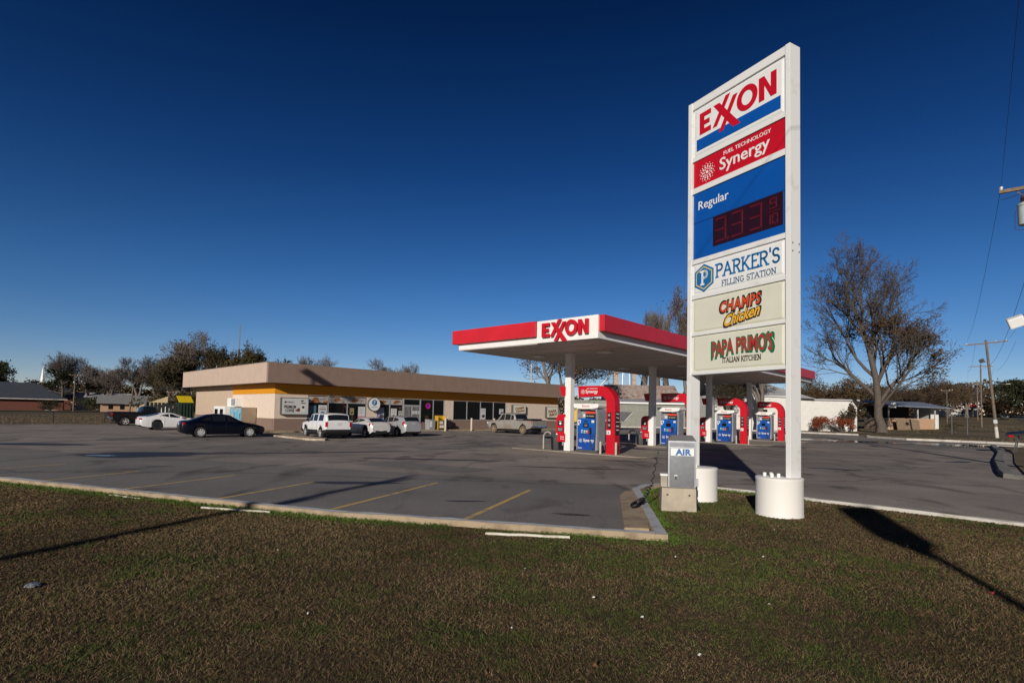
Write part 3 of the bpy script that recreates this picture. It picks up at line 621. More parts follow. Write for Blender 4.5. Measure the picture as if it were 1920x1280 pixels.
z1, z0 = SZ(604), SZ(685); p = panel(z1, z0, M_offw, .022).build('food_panel', None, SG); zc = (z1 + z0) / 2
Mgr = mat('ink_green', (.012, .14, .055), .4, var=.05); Mrd = mat('ink_red', (.42, .03, .03), .4, var=.05)
bow = lambda a, c: (a, c * (1 + .25 * abs(a)) + .035 * math.cos(a * 2.2) + .03 * a)
b = MB(); X = FRONT(0, yE, zc)
b.use(Mgr); txt(b, "PAPA PRIMO'S", FRONT(.16, yE, zc + .06), 1.62, .38, .065, .003, warp=bow); b.use(Mrd); txt(b, "PAPA PRIMO'S", FRONT(.16, yE - .003, zc + .07), 1.50, .31, .012, .004, warp=bow)
b.use(Mdk); serif_txt(b, 'ITALIAN KITCHEN', FRONT(.16, yE, zc - .205), .98, .105, .15, .18, ); b.build('lettering', None, p)
# concrete-filled drums the posts stand in (world positions fixed relative to the sign)
SGi = Matrix.Translation((4.755, 11.89, 0)) @ Matrix.Rotation(R(-61.4), 4, 'Z'); SGi = SGi.inverted()
M_drum = mat('white_drum_paint', (.78, .75, .71), .6, var=.0, col2=(.70, .60, .50), thr=(.62, .78), scale=3.0, bump=.1, bscale=14)
for (wx, wy, r_) in ((5.28, 10.95, .43), (4.27, 12.75, .44)):
    q = SGi @ Vector((wx, wy, 0)); b = MB()
    b.lathe([(r_ + .012, -.02), (r_ + .008, .03), (r_, .08), (r_, .70), (r_ + .006, .72), (r_ + .004, .755), (r_ - .01, .765), (0, .77)], 48, 'Z', (q.x, q.y, 0))
    o = b.build('footing', M_drum, SG, smooth=40)
    for k in range(4):
        b = MB(); a = SGi.to_3x3() @ Vector((-.20 + .13 * (k % 2) - .05 * (k // 2), -.12 + .20 * (k // 2), 0)); b.lathe([(.032, 0), (.032, .07), (.026, .075)], 10, 'Z', (q.x + a.x, q.y + a.y, .765)); b.build('anchor_bolt', M_white, o)

# ---------------------------------------------------------------- air machine on its block
AX = Matrix.Translation((3.35, 11.07, 0)) @ Matrix.Rotation(R(-11), 4, 'Z')
b = MB(); b.prism([(-.335, 0), (.335, 0), (.335, .06), (.325, .48), (-.325, .48), (-.335, .06)], 0, .55, 'XZ')
blk = b.build('concrete_block', mat('block_concrete', (.42, .36, .28), .9, var=.22, scale=2.5, bump=.3, bscale=50), None); blk.matrix_world = AX
tag(blk, 'tan concrete block carrying the metal air machine on the grass', 'concrete block')
b = MB()
for x in (-.22, .20): b.lathe([(.0, -.002), (.018, -.002)], 10, 'Y', (x, 0, .35)); b.box(x - .02, x + .02, -.003, 0, .34, .362)
b.box(.07, .16, -.003, 0.0, .01, .045); b.build('hole', M_black, blk)
AM = thing('air_machine', 'dented steel tyre air machine with AIR sticker standing on a concrete block', 'air machine', (3.35, 11.07, .483), R(-11))
AM.location = (AX @ Vector((.06, .10, .483)))[:]
b = MB(); b.box(-.265, .275, 0, .38, 0, .93, .008)
b.prism([(-.265, .93), (.275, .93), (.275, .945), (.20, 1.04), (-.19, 1.04), (-.265, .945)], .01, .38, 'XZ'); b.build('cabinet', M_galv, AM)
b = MB(); b.prism([(-.268, .935), (.278, .935), (.205, 1.046), (-.195, 1.046)], -.004, .0095, 'XZ'); b.build('sloping_hood', M_dgrey, AM)
b = MB(); b.box(-.235, .245, -.016, -.001, .015, .80, .005); dr = b.build('door', M_steel, AM)
b = MB(); b.box(-.215, .235, -.020, -.016, .635, .785, .002); st = b.build('sticker', M_panelw, dr)
b = MB(); txt(b, 'AIR', FRONT(.03, -.021, .710), .31, .128, .050, .003, spacing=1.05); b.build('lettering', mat('ink_blue2', (.012, .12, .34), .4, var=.05), st)
b = MB(); b.box(-.125, -.10, -.022, -.016, .165, .235, .003); b.build('lock', M_black, dr)
b = MB(); b.box(-.14, -.085, -.019, -.016, .225, .25, .002); b.build('keeper', M_white, dr)
b = MB(); b.box(-.235, .245, -.012, -.001, .815, .90, .003); b.build('coin_panel', M_grey, AM)
b = MB()
for x in (.10, .14, .05): b.lathe([(.007, -.020), (.007, -.012)], 8, 'Y', (x, 0, .845))
b.build('coin_slot', M_black, AM)
b = MB(); b.box(.277, .335, .10, .22, 0.02, .17, .005); b.build('switch_box', M_galv, AM)
b = MB(); b.tube([(.31, .16, .02), (.31, .16, -.20), (.35, .12, -.38), (.36, .05, -.42), (.30, .02, -.44)], .016, 7); b.build('power_cable', M_black, AM)
b = MB(); b.use(M_conc).box(-.40, -.27, .06, .30, -.0, .22, .004); b.use(M_white).box(-.41, -.265, .05, .31, .22, .255, .004); o = b.build('meter_box', M_conc, AM)
# coiled black hose running from the machine over the kerb
pts = []
A0 = AX.inverted()
def hose_path():
    P = []
    w0 = Vector((3.02, 11.45, 1.15)); 
    for i in range(26): t = i / 25; P.append(w0.lerp(Vector((2.86, 11.35, .45)), t) + Vector((.03 * math.sin(t * 30), 0, .02 * math.cos(t * 30))))
    for i in range(40): t = i / 39; P.append(Vector((2.86, 11.35, .40)).lerp(Vector((2.62, 11.15, .13)), t) + Vector((.04 * math.sin(t * 44), .04 * math.cos(t * 44), .10 * (1 - t))))
    for i in range(90): t = i / 89; P.append(Vector((2.62, 11.15, .17)).lerp(Vector((2.40, 10.75, .16)), t) + Vector((.085 * math.cos(t * 50), .05 * math.sin(t * 50), .055 + .055 * math.sin(t * 50 + 1))))
    return P
hb = MB(); hb.tube(hose_path(), .010, 6); ho = hb.build('air_hose', M_black, None, smooth=60); tag(ho, 'coiled black air hose lying across the painted kerb beside the air machine', 'hose')

# ---------------------------------------------------------------- fuel canopy
CA_RZ = R(-48.3)           # local +X runs right along an island, local +Y runs along the long side
CO = Vector((3.55, 22.81, 0)); cB = Vector((math.sin(R(41.7)), math.cos(R(41.7)), 0)); cA = Vector((-math.cos(R(41.7)), math.sin(R(41.7)), 0))
CRZ = R(-41.7); CL, CW = 33.47, 8.48; CZ = 5.05
CP = thing('fuel_canopy', 'white fuel canopy with red fascia boards and red wordmark over the pumps', 'canopy', CO[:], CRZ)
# local: x in [-CW,0] (0 = near edge), y in [0, CL]
b = MB(); b.box(-CW, 0, 0, CL, CZ + .02, 6.0, .01); b.build('white_deck', M_white, CP)
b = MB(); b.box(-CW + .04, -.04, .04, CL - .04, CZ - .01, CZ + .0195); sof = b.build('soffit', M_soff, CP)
b = MB()
for i in range(1, 21): b.box(-CW + .05, -.05, i * 1.6 - .012, i * 1.6 + .012, CZ - .022, CZ - .0102)
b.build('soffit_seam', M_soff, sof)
b = MB()
def fz0(): return CZ + .31
for bx in ((-CW - .30, -3.27, -.20, -.003, CZ + .31, 6.05), (-CW - .20, -CW - .003, -.003, CL, CZ + .31, 6.05), (.003, .26, -.003, CL + .22, CZ + .31, 6.04), (-CW, .003, CL + .003, CL + .2, CZ + .31, 6.04)): b = MB(); b.box(*bx, .012); b.build('fascia', M_fred, CP)
b = MB(); b.box(-3.25, .0, -.07, -.002, CZ + .02, 6.05, .006); lp_ = b.build('sign_board', M_white, CP)
b = MB(); fuel_logo(b, FRONT(-1.64, -.13, CZ + .55), 2.46, .09); b.build('lettering', M_red, lp_)
ML = mat('canopy_lamp_lens', (.6, .6, .58), .3, var=.03)
COLY = [3.9, 12.85, 21.85, 30.7]; COLX = -4.24
for i, cy in enumerate(COLY):
    b = MB(); b.box(COLX - .18, COLX + .18, cy - .18, cy + .18, 0.04, CZ - .012, .012); o = b.build('column', M_white, CP)
    b = MB(); b.box(COLX - .22, COLX + .22, cy - .22, cy + .22, CZ - .10, CZ - .013, .01); b.build('collar', M_white, o)
    b = MB(); b.box(COLX - .30, COLX - .182, cy - .20, cy - .02, .30, .55, .01); b.tube([(COLX - .24, cy - .11, .30), (COLX - .24, cy - .11, .04)], .02, 6); b.build('outlet_box', M_grey, o)
for cy in COLY:
    for dx in (-2.1, 2.1):
        b = MB(); b.box(COLX + dx - .3, COLX + dx + .3, cy - .3, cy + .3, CZ - .09, CZ - .023, .02); b.use(ML).box(COLX + dx - .24, COLX + dx + .24, cy - .24, cy + .24, CZ - .11, CZ - .0905, .01); b.mats = [M_white, ML]; b.mi = [0] * (len(b.f)); 
        o = b.build('ceiling_lamp', None, CP)
CM = Matrix.Translation(CO) @ Matrix.Rotation(CRZ, 4, 'Z')
def cw(x, y, z=0): return (CM @ Vector((x, y, z)))[:]
# islands
pads = []
for i, cy in enumerate(COLY):
    b = MB(); b.X = CM; P = [(COLX - 3.2, cy - .75), (COLX + 4.3, cy - .75), (COLX + 4.55, cy - .3), (COLX + 4.55, cy + .3), (COLX + 4.3, cy + .75), (COLX - 3.2, cy + .75), (COLX - 3.4, cy + .3), (COLX - 3.4, cy - .3)]
    b.prism(P, .002, .045); struct('pump_island', b, M_pad)
b = MB(); b.X = CM; b.add([(x, y, .0075) for x, y in ((-CW - .6, .6), (.4, .6), (.4, CL), (-CW - .6, CL))], [(0, 1, 2, 3)]); struct('concrete_apron', b, M_pad)

# ---------------------------------------------------------------- pumps: dispenser, arch, column signs, bins, hoops, bollards
ORD = ['nearest', 'second nearest', 'third from the store end, beyond the tall sign post', 'farthest']
def pump_proto():
    t = thing('fuel_pump', 'x', 'fuel pump', (0, 0, 0), CRZ, 'fuel pumps under the canopy')
    b = MB(); b.box(-.58, .58, .01, .70, .0, .12, .01); b.build('plinth', M_dgrey, t)
    b = MB(); b.box(-.55, .55, .0, .70, .1205, .88, .01); b.build('lower_cabinet', M_silverp, t)
    b = MB(); b.box(-.535, .50, -.022, -.001, .13, .90, .008); lp = b.build('lower_panel', M_pblue2, t)
    b = MB(); txt(b, 'Synergy', FRONT(.12, -.023, .58), .62, .20, .02); swirl(b, FRONT(-.36, -.023, .58), 0, 0, .11); txt(b, 'Exxon', FRONT(-.38, -.023, .22), .22, .07, .015); b.build('lettering', M_panelw, lp)
    b = MB(); b.prism([(-.49, .90), (.47, .90), (.50, .98), (.50, 1.60), (.46, 1.66), (-.22, 1.69), (-.49, 1.66), (-.52, 1.60), (-.52, .98)], -.065, .40, 'XZ'); up = b.build('control_panel', M_pblue, t)
    b = MB(); b.box(-.17, .14, -.075, -.067, 1.22, 1.44, .006); b.use(M_blackg); sc = b.build('screen', M_dgrey, up)
    b = MB(); b.box(-.10, .07, -.080, -.0755, 1.27, 1.39, .003); b.build('display', mat('lcd', (.12, .16, .20), .2, var=.1), sc)
    b = MB(); b.box(-.11, .08, -.078, -.067, 1.50, 1.57, .004); b.build('price_display', M_black, up)
    for k, (x, z, w_, h_, mm) in enumerate(((-.42, 1.52, .20, .16, M_paper), (-.46, 1.38, .10, .09, M_paper), (.38, 1.53, .15, .12, M_paper), (.26, 1.10, .06, .14, M_paper), (-.25, 1.08, .07, .07, M_paper), (-.26, .985, .07, .06, M_yel))):
        b = MB(); b.box(x - w_ / 2, x + w_ / 2, -.072, -.067, z - h_ / 2, z + h_ / 2, .002)
        if k == 0: b.use(M_pblue2).box(x - .05, x + .05, -.0735, -.0725, z - .05, z + .02); b.mats = [mm, M_pblue2]; b.mi = [0] * (len(b.f) - 6) + [1] * 6
        b.build('sticker', mm, up)
    for k, (x, mm) in enumerate(((-.09, mat('grade_green', (.05, .42, .30), .4)), (.05, mat('grade_red', (.62, .05, .04), .4)), (.05, None), (-.09, None))):
        if mm: b = MB(); b.box(x - .06, x + .06, -.078, -.067, .93, 1.10, .006); gb = b.build('grade_button', mm, up); b = MB(); b.box(x - .03, x + .03, -.082, -.0785, 1.02, 1.08); b.build('octane_label', M_paper, gb)
    b = MB(); b.box(.17, .33, -.078, -.067, .92, 1.22, .006); nb = b.build('nozzle_boot', M_black, up)
    b = MB(); b.tube([(.25, -.09, 1.14), (.25, -.13, 1.08), (.24, -.13, .95), (.24, -.09, .88)], [.035, .04, .035, .02], 8); b.box(.22, .28, -.15, -.08, 1.0, 1.1, .01); b.build('nozzle', M_black, t)
    hp = [(.25, -.11, .95), (.27, -.16, .60), (.36, -.18, .30), (.46, -.16, .20), (.52, -.13, .34), (.55, -.10, .9), (.55, -.06, 1.5), (.54, -.02, 1.96)]
    b = MB(); 
    sm = []; V_ = [Vector(p) for p in hp]
    for i in range(len(V_) - 1):
        p0 = V_[max(i - 1, 0)]; p1 = V_[i]; p2 = V_[i + 1]; p3 = V_[min(i + 2, len(V_) - 1)]
        for q in range(5):
            u = q / 5; sm.append(.5 * ((2 * p1) + (p2 - p0) * u + (2 * p0 - 5 * p1 + 4 * p2 - p3) * u * u + (3 * p1 - p0 - 3 * p2 + p3) * u ** 3))
    b.tube(sm + [V_[-1]], .017, 7); b.build('hose', M_black, t, smooth=60)
    for x in (-.57, .535):
        b = MB(); b.box(x - .03, x + .055 if x > 0 else x + .03, -.03, .73, .12, 2.14, .012); b.build('side_column', M_silverp, t)
    b = MB(); b.box(.592, .605, .05, .66, .14, 2.0, .01); b.build('side_panel', M_grey, t)
    b = MB(); b.box(-.53, -.06, .30, .42, 1.67, 2.14, .008); b.build('speaker_panel', M_grey, t)
    b = MB(); b.box(-.08, .47, -.03, .06, 1.69, 1.90, .008); ad = b.build('advert_box', M_black, t)
    b = MB(); b.box(-.07, .46, -.037, -.0305, 1.72, 1.87); txt(b.use(M_paper), 'No Smoke', FRONT(.20, -.038, 1.795), .44, .06, .012); b.mats = [M_black, M_paper]; b.mi = [0] * 6 + [1] * (len(b.f) - 6); b.build('notice', None, ad)
    b = MB(); b.box(-.09, .48, -.036, .05, 1.905, 2.02, .006); b.build('warning_strip', mat('strip_red', (.62, .07, .04), .4), t)
    b = MB(); b.box(-.42, -.30, .28, .2995, 1.74, 1.88, .004); b.build('decal', M_paper, t)
    b = MB(); b.prism([(-.76, 2.30), (-.70, 2.20), (-.3, 2.145), (.3, 2.145), (.66, 2.20), (.72, 2.30), (.70, 2.40), (-.74, 2.40)], -.10, .80, 'XZ'); tp = b.build('top_cap', M_white, t)
    b = MB(); txt(b, 'Exxon', FRONT(-.02, -.101, 2.285), .42, .11, .015); b.build('lettering', M_red, tp)
    b = MB(); b.box(-.45, .45, .68, .715, .9, 2.1, .01); b.build('back_panel', M_pblue, t)
    return t
def arch_proto():
    t = thing('pump_arch', 'x', 'pump arch', (0, 0, 0), CRZ, 'red arches beside the pumps')
    zt, rt = 3.28, .92; xr = .28
    out = [(xr, .0)] + [(xr - rt + rt * math.cos(R(a)), zt - rt + rt * math.sin(R(a))) for a in range(0, 91, 9)] + [(-1.86, zt), (-1.82, zt - .56)]
    ri = .36; xi = -.20
    inn = [(xi - ri + ri * math.cos(R(a)), zt - .50 - ri + ri * math.sin(R(a))) for a in range(90, -1, -9)] + [(xi, .0)]
    b = MB(); b.prism(out + [(-1.80, zt - .56)] + [(x, z) for x, z in inn], .05, .50, 'XZ'); b.build('arch_body', M_red, t)
    b = MB(); txt(b, 'Synergy', FRONT(-1.05, .048, zt - .30), .72, .22, .012); txt(b, 'FUEL TECHNOLOGY', FRONT(-1.02, .048, zt - .135), .62, .05, .008); swirl(b, FRONT(-1.56, .048, zt - .29), 0, 0, .13); b.build('lettering', M_panelw, t)
    b = MB(); b.box(-.13, .08, .040, .0495, 1.20, 1.98); pn = b.build('info_panel', M_black, t)
    b = MB()
    for k in range(3): swirl(b, FRONT(-.03, .0395, 1.38 + .24 * k), 0, 0, .07)
    b.build('graphics', M_panelw, pn)
    b = MB(); b.box(.281, .290, .10, .46, .90, 2.02); sp = b.build('side_poster', M_black, t)
    b = MB(); X = frame((.291, .28, 1.5), (0, 1, 0), (0, 0, 1))
    for k, (s, hh) in enumerate((('Synergy', .09), ('7 key', .10), ('ingredients', .06), ('clean', .09), ('engine', .08))): txt(b, s, frame((.291, .28, 1.92 - .19 * k), (0, 1, 0), (0, 0, 1)), .26, hh, .012, .003)
    b.build('lettering', M_panelw, sp)
    b = MB(); b.box(-.16, .05, .036, .0495, .93, 1.13, .003); b.build('decal', M_paper, t)
    b = MB(); b.box(-.09, -.03, .033, .0355, .98, 1.05); b.build('decal_mark', M_pblue2, t)
    return t
def colsign_proto():
    t = thing('column_sign', 'x', 'column sign', (0, 0, 0), CRZ, 'rounded red signs on the canopy columns')
    P = [(.10, 1.86)] + arc(-.18, 1.58, .28, .28, 90, 180, 6) + [(-.48, .80)] + arc(-.30, .62, .18, .18, 180, 270, 5) + [(.10, .44), (.10, .62)] + arc(.02, .80, .08, .1, -10, 90, 3) + [(-.02, .98), (.02, 1.62)] + arc(.10, 1.62, .09, .10, 180, 90, 3)
    b = MB(); b.prism([(x, z) for x, z in P], -.06, .36, 'XZ'); b.build('board', M_red, t)
    b = MB(); b.box(-.36, -.04, -.066, -.0605, 1.26, 1.54); b.build('card_panel', M_black, t)
    b = MB(); b.box(-.36, -.04, -.066, -.0605, .96, 1.17); c2 = b.build('card_panel', M_black, t)
    b = MB(); txt(b, 'Apply', FRONT(-.2, -.067, 1.49), .20, .05, .012); disc(b, -.2, 0, .07, FRONT(0, -.067, 1.38)); txt(b, 'Rewards', FRONT(-.2, -.067, 1.115), .26, .05, .012); txt(b, 'fuel save', FRONT(-.2, -.067, 1.03), .24, .045, .012); b.build('lettering', M_panelw, c2)
    b = MB(); txt(b, 'Card', FRONT(-.08, -.061, .70), .22, .08, .012); txt(b, 'Free', FRONT(-.07, -.061, .59), .22, .07, .012); b.build('lettering', M_panelw, t)
    return t
def flag_proto():
    t = thing('pump_number_flag', 'x', 'number flag', (0, 0, 0), CRZ, 'small red flags on the canopy columns')
    b = MB(); b.prism([(-.36, 3.28), (.02, 3.28), (.02, 2.80), (-.20, 2.80), (-.24, 2.84)], -.06, .36, 'XZ'); b.build('flag_board', M_red, t)
    return t
def bin_proto():
    t = thing('trash_can', 'x', 'trash can', (0, 0, 0), CRZ, 'black trash cans on the pump islands')
    b = MB(); 
    for (r, zz) in (): pass
    prof = [(.30, .0), (.325, .03), (.335, .30), (.345, .70), (.335, .82), (.30, .86), (.29, .80), (0, .78)]
    b.lathe(prof, 8); b.build('barrel', M_black, t, smooth=30)
    b = MB(); vs = []; fs = []; rnd = random.Random(4); n = 40
    for k in range(n):
        a = 2 * math.pi * k / n
        for (r, zz) in ((.30, .86), (.345, .855), (.352, .80), (.350 + rnd.uniform(-.004, .006), .70 - rnd.uniform(0, .10))): vs.append((r * math.cos(a), r * math.sin(a), zz))
    for k in range(n):
        for q in range(3): a = k * 4 + q; c = ((k + 1) % n) * 4 + q; fs.append((a, c, c + 1, a + 1))
    b.add(vs, fs); b.build('bag_liner', mat('bin_liner', (.06, .065, .07), .22, var=.3, scale=14, bump=.6, bscale=18), t)
    return t
def hoop_proto():
    b = MB(); P = [(0, 0, 0), (0, 0, .62)] + [(.28 - .28 * math.cos(R(a)), 0, .62 + .28 * math.sin(R(a))) for a in range(15, 166, 15)] + [(.56, 0, .62), (.56, 0, 0)]
    b.tube(P, .048, 10); o = b.build('hoop_barrier', mat('hoop_tan', (.40, .37, .33), .55, .3, var=.15), None, smooth=60); o.rotation_euler = (0, 0, CRZ)
    return tag(o, 'x', 'hoop barrier', 'bent pipe hoop barriers on the pump islands')
def post_proto():
    b = MB(); b.lathe([(.055, 0), (.055, .56), (.045, .585), (0, .59)], 14); o = b.build('pipe_bollard', mat('bollard_tan', (.44, .39, .34), .6, var=.12), None, smooth=40)
    return tag(o, 'x', 'bollard', 'short pipe bollards at the feet of the red arches')
place = ['on the pump island nearest the camera', 'on the second pump island', 'on the third pump island', 'on the farthest pump island']
protos = [(pump_proto(), 1.32, -.34, 'white capped blue fuel pump %s'), (arch_proto(), 2.62, -.40, 'red lettered arch hooking over the fuel pump %s'), (colsign_proto(), -.20, -.16, 'rounded red notice board, column %s'), (flag_proto(), -.14, -.16, 'small red wedge flag high on the canopy column %s'), (bin_proto(), -.78, .05, 'black lined trash can by the canopy column %s'), (hoop_proto(), -1.62, -.05, 'curved pipe hoop at the bin end %s')]
for root, dx, dy, lab in protos:
    kids = children(root) if root.type == 'EMPTY' else None
    for i, cy in enumerate(COLY):
        loc = cw(COLX + dx, cy + dy, .045)
        if i == 0: root.location = loc; root['label'] = lab % place[0]
        else:
            if root.type == 'EMPTY': dup(root, loc, CRZ, lab % place[i], kids=kids)
            else:
                c = root.copy(); C.objects.link(c); c.location = loc; c['label'] = lab % place[i]
pp = post_proto(); first = True
for i, cy in enumerate(COLY):
    for dx, w in ((2.22, 'left'), (3.08, 'right')):
        loc = cw(COLX + dx, cy - .52, .045); c = pp if first else pp.copy()
        if not first: C.objects.link(c)
        first = False; c.location = loc; c.rotation_euler = (0, 0, CRZ); c['label'] = 'pipe bollard, %s foot of arch %s' % (w, place[i])
# ---------------------------------------------------------------- the store
ST = thing('convenience_store', 'long flat-roofed tan store with taupe fascia and orange band', 'store', (-19.3, 45.2, 0), R(45))
SW, SD = 35.6, 21.2                        # front length, side depth; local -Y is the front, -X the left side
ZB, ZO, ZF, ZT = 1.06, 3.10, 3.92, 5.50
def wallseg(name, x0, x1, y0, y1, z0, z1, m, lab=None):
    b = MB(); b.box(x0, x1, y0, y1, z0, z1); return b.build(name, m, ST, lab)
# left side
wallseg('wall', 0, .3, .3, 9.8, ZB, ZO, M_cream); wallseg('wall', .05, .3, 9.8, SD, ZB, ZF, M_tan)
wallseg('wall_base', -.02, .3, .32, SD, .0, ZB, M_brown); 
wallseg('colour_band', -.03, .3, .3, 9.7, ZO, ZF, M_orange)
# front: corner panel, window bays, pillars
solid = [(0, 2.74), (8.35, 9.47), (17.4, 18.6), (26.35, SW)]
for a, c in solid:
    wallseg('wall', a, c, 0, .3, ZB, ZO, M_cream)
for a, c in [(0, 2.74), (2.74, 8.35), (8.35, 9.47), (9.47, 12.38), (17.4, 18.6), (18.6, 26.35), (26.35, SW)]:
    wallseg('wall_base', a, c, -.03, .3, 0, ZB if (a, c) not in ((2.74, 8.35), (9.47, 12.38)) else .62, M_brown)
wallseg('colour_band', -.03, SW, -.04, .3, ZO, ZF, M_orange)
wallseg('wall', SW - .3, SW, .3, SD, 0, ZF, M_cream); wallseg('wall', .3, SW - .3, SD - .3, SD, 0, ZF, M_tan)
OV = 1.2
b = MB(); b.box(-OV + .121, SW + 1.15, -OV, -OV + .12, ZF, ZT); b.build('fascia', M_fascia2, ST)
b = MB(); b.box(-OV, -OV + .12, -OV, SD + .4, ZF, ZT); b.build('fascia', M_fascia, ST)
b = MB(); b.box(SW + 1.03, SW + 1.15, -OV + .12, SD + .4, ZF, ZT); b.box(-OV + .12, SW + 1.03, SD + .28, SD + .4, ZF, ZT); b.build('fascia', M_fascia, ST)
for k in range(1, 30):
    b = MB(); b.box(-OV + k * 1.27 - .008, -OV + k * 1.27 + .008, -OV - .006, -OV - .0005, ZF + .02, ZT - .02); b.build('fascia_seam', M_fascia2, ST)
for k in range(1, 18):
    b = MB(); b.box(-OV - .006, -OV - .0005, -OV + k * 1.27 - .008, -OV + k * 1.27 + .008, ZF + .02, ZT - .02); b.build('fascia_seam', M_fascia, ST)
b = MB(); b.box(-OV - .02, SW + 1.17, -OV - .02, -OV + .16, ZT + .001, ZT + .04); b.box(-OV - .02, -OV + .16, -OV + .16, SD + .42, ZT + .001, ZT + .04); b.build('coping', mat('coping', (.34, .27, .23), .5, var=.06), ST)
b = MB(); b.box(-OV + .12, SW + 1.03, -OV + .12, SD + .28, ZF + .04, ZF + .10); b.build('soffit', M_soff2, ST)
b = MB(); b.box(-OV + .12, SW + 1.03, -OV + .12, SD + .28, 4.8, 4.9); b.build('roof', M_grey, ST)
for (x, y) in ((-.6, 6.5), (-.6, 15)):
    b = MB(); b.lathe([(.22, 0), (.22, .03), (.10, .05)], 16, 'Z', (x, y, ZF - .012)); b.build('soffit_lamp', ML, ST)
b = MB(); b.lathe([(.55, 0), (.55, .25), (.62, .3), (.62, .62), (.5, .75), (0, .8)], 20, 'Z', (1.6, 8.6, 4.9)); b.build('roof_vent', M_chrome, ST, smooth=40)
b = MB(); b.lathe([(.3, 0), (.3, .9), (.4, .95), (.4, 1.1), (0, 1.2)], 14, 'Z', (2.0, 5.0, 4.5)); b.build('roof_vent', M_galv, ST, smooth=40)
b = MB(); b.tube([(1.0, 18, 4.9), (1.0, 18, 6.3)], .05, 8); b.tube([(1.0, 18, 5.8), (2.3, 17.6, 5.85), (2.3, 17.6, 6.1)], .04, 6); b.build('vent_pipe', M_galv, ST)
b = MB(); b.tube([(33.2, 2.5, 4.9), (33.2, 2.5, 8.2)], .07, 8); b.tube([(33.2, 2.5, 6.3), (34.6, 2.6, 6.36)], .04, 6); b.build('roof_mast', M_wkerb, ST)
# window bays: mullions, sills, heads and single panes
def bay(x0, x1, cuts, z0, z1):
    xs_ = [x0] + cuts + [x1]
    for k in range(len(xs_) - 1):
        a, c = xs_[k], xs_[k + 1]; b = MB(); t_ = .045
        b.box(a, a + t_, -.015, .06, z0, z1); b.box(c - t_, c, -.015, .06, z0, z1); b.box(a + t_, c - t_, -.015, .06, z0, z0 + t_); b.box(a + t_, c - t_, -.015, .06, z1 - t_, z1)
        w_ = b.build('window', M_alu, ST)
        b = MB(); b.box(a + t_, c - t_, .02, .035, z0 + t_, z1 - t_); b.build('pane', M_win, w_)
bay(2.74, 8.35, [4.63, 6.47], .62, ZO); bay(9.47, 12.38, [10.88], .62, ZO); bay(14.45, 17.4, [16.02], ZB - .3, ZO); bay(18.6, 26.35, [20.5, 22.45, 24.4], ZB, ZO)
wallseg('wall_base', 14.45, 17.4, -.03, .3, 0, ZB - .3, M_brown)
# double entrance door with transom and bars
b = MB(); b.box(12.38, 12.48, -.03, .08, .11, ZO); b.box(14.35, 14.45, -.03, .08, .11, ZO); b.box(12.48, 14.35, -.03, .08, 2.40, 2.50); b.box(12.48, 14.35, -.03, .08, ZO - .06, ZO); dfm = b.build('door_frame', M_alu, ST)
b = MB(); b.box(12.48, 14.35, .02, .035, 2.50, ZO - .06); b.build('transom_pane', M_win, dfm)
for a, c in ((12.49, 13.41), (13.42, 14.34)):
    b = MB(); b.box(a, a + .08, -.02, .05, .12, 2.39); b.box(c - .08, c, -.02, .05, .12, 2.39); b.box(a + .08, c - .08, -.02, .05, .12, .32); b.box(a + .08, c - .08, -.02, .05, 2.30, 2.39); d_ = b.build('door', M_alu, ST)
    b = MB(); b.box(a + .08, c - .08, .02, .03, .32, 2.30); b.build('pane', M_win, d_)
    b = MB()
    for k in range(1, 5): x = a + .08 + (c - a - .16) * k / 5; b.box(x - .022, x + .022, -.012, .012, .32, 2.30)
    b.build('bars', M_alu, d_)
    b = MB(); b.box(a + .1, c - .1, -.06, -.022, 1.05, 1.11); b.build('handle', M_chrome, d_)
b = MB(); b.box(13.50, 14.30, -.04, -.025, 1.62, 1.90); dn = b.build('door_notice', M_paper, ST); b = MB(); txt(b, 'NO', FRONT(13.72, -.041, 1.76), .26, .14, .02); b.lathe([(.09, -.044), (.09, -.041)], 16, 'Y', (14.08, 0, 1.76)); b.build('lettering', Mid, dn)
# air conditioner on the left wall
b = MB(); b.X = Matrix.Rotation(R(-90), 4, 'Z')
def LW(y0, y1, dep0, dep1, z0, z1): return (-dep1, -dep0, y0, y1, z0, z1)
b = MB(); b.box(*LW(7.25, 9.5, .0, .55, 1.98, 2.75)[:6], .02); b.build('air_conditioner', M_white, ST); b = MB()
for k in range(9): b.box(-.56, -.551, 7.4 + k * .12, 7.45 + k * .12, 2.06, 2.68)
b.build('grille', M_dgrey, ST)
SM = Matrix.Translation((-19.3, 45.2, 0)) @ Matrix.Rotation(R(45), 4, 'Z')
def sw(x, y, z=0): return (SM @ Vector((x, y, z)))[:]
S45 = R(45)
# things fixed to or standing at the store
t = thing('coffee_sign', 'grey framed wall sign reading PREMIUM COFFEE with a cup, at the store corner', 'sign', sw(.42, -.03, 1.38), S45)
b = MB(); b.box(0, 2.32, -.30, 0, 0, 1.42, .02); b.build('sign_box', M_dgrey, t)
b = MB(); b.box(.06, 2.26, -.315, -.3005, .06, 1.36, .01); fc = b.build('sign_face', mat('sign_grey_white', (.56, .57, .57), .4, var=.05), t)
b = MB(); txt(b, 'PREMIUM', FRONT(.72, -.316, .66), .98, .26, .03); txt(b, 'COFFEE', FRONT(.70, -.316, .35), .76, .25, .03); serif_txt(b, "PARKER'S", FRONT(.75, -.316, 1.04), .62, .10, .14); flat(b, hexa(.09), FRONT(.32, -.316, 1.04)); b.build('lettering', Mdk, fc)
b = MB(); b.lathe([(.12, 0), (.155, .46)], 20, 'Z', (1.80, -.30, .30)); b.mats = [M_paper]; 
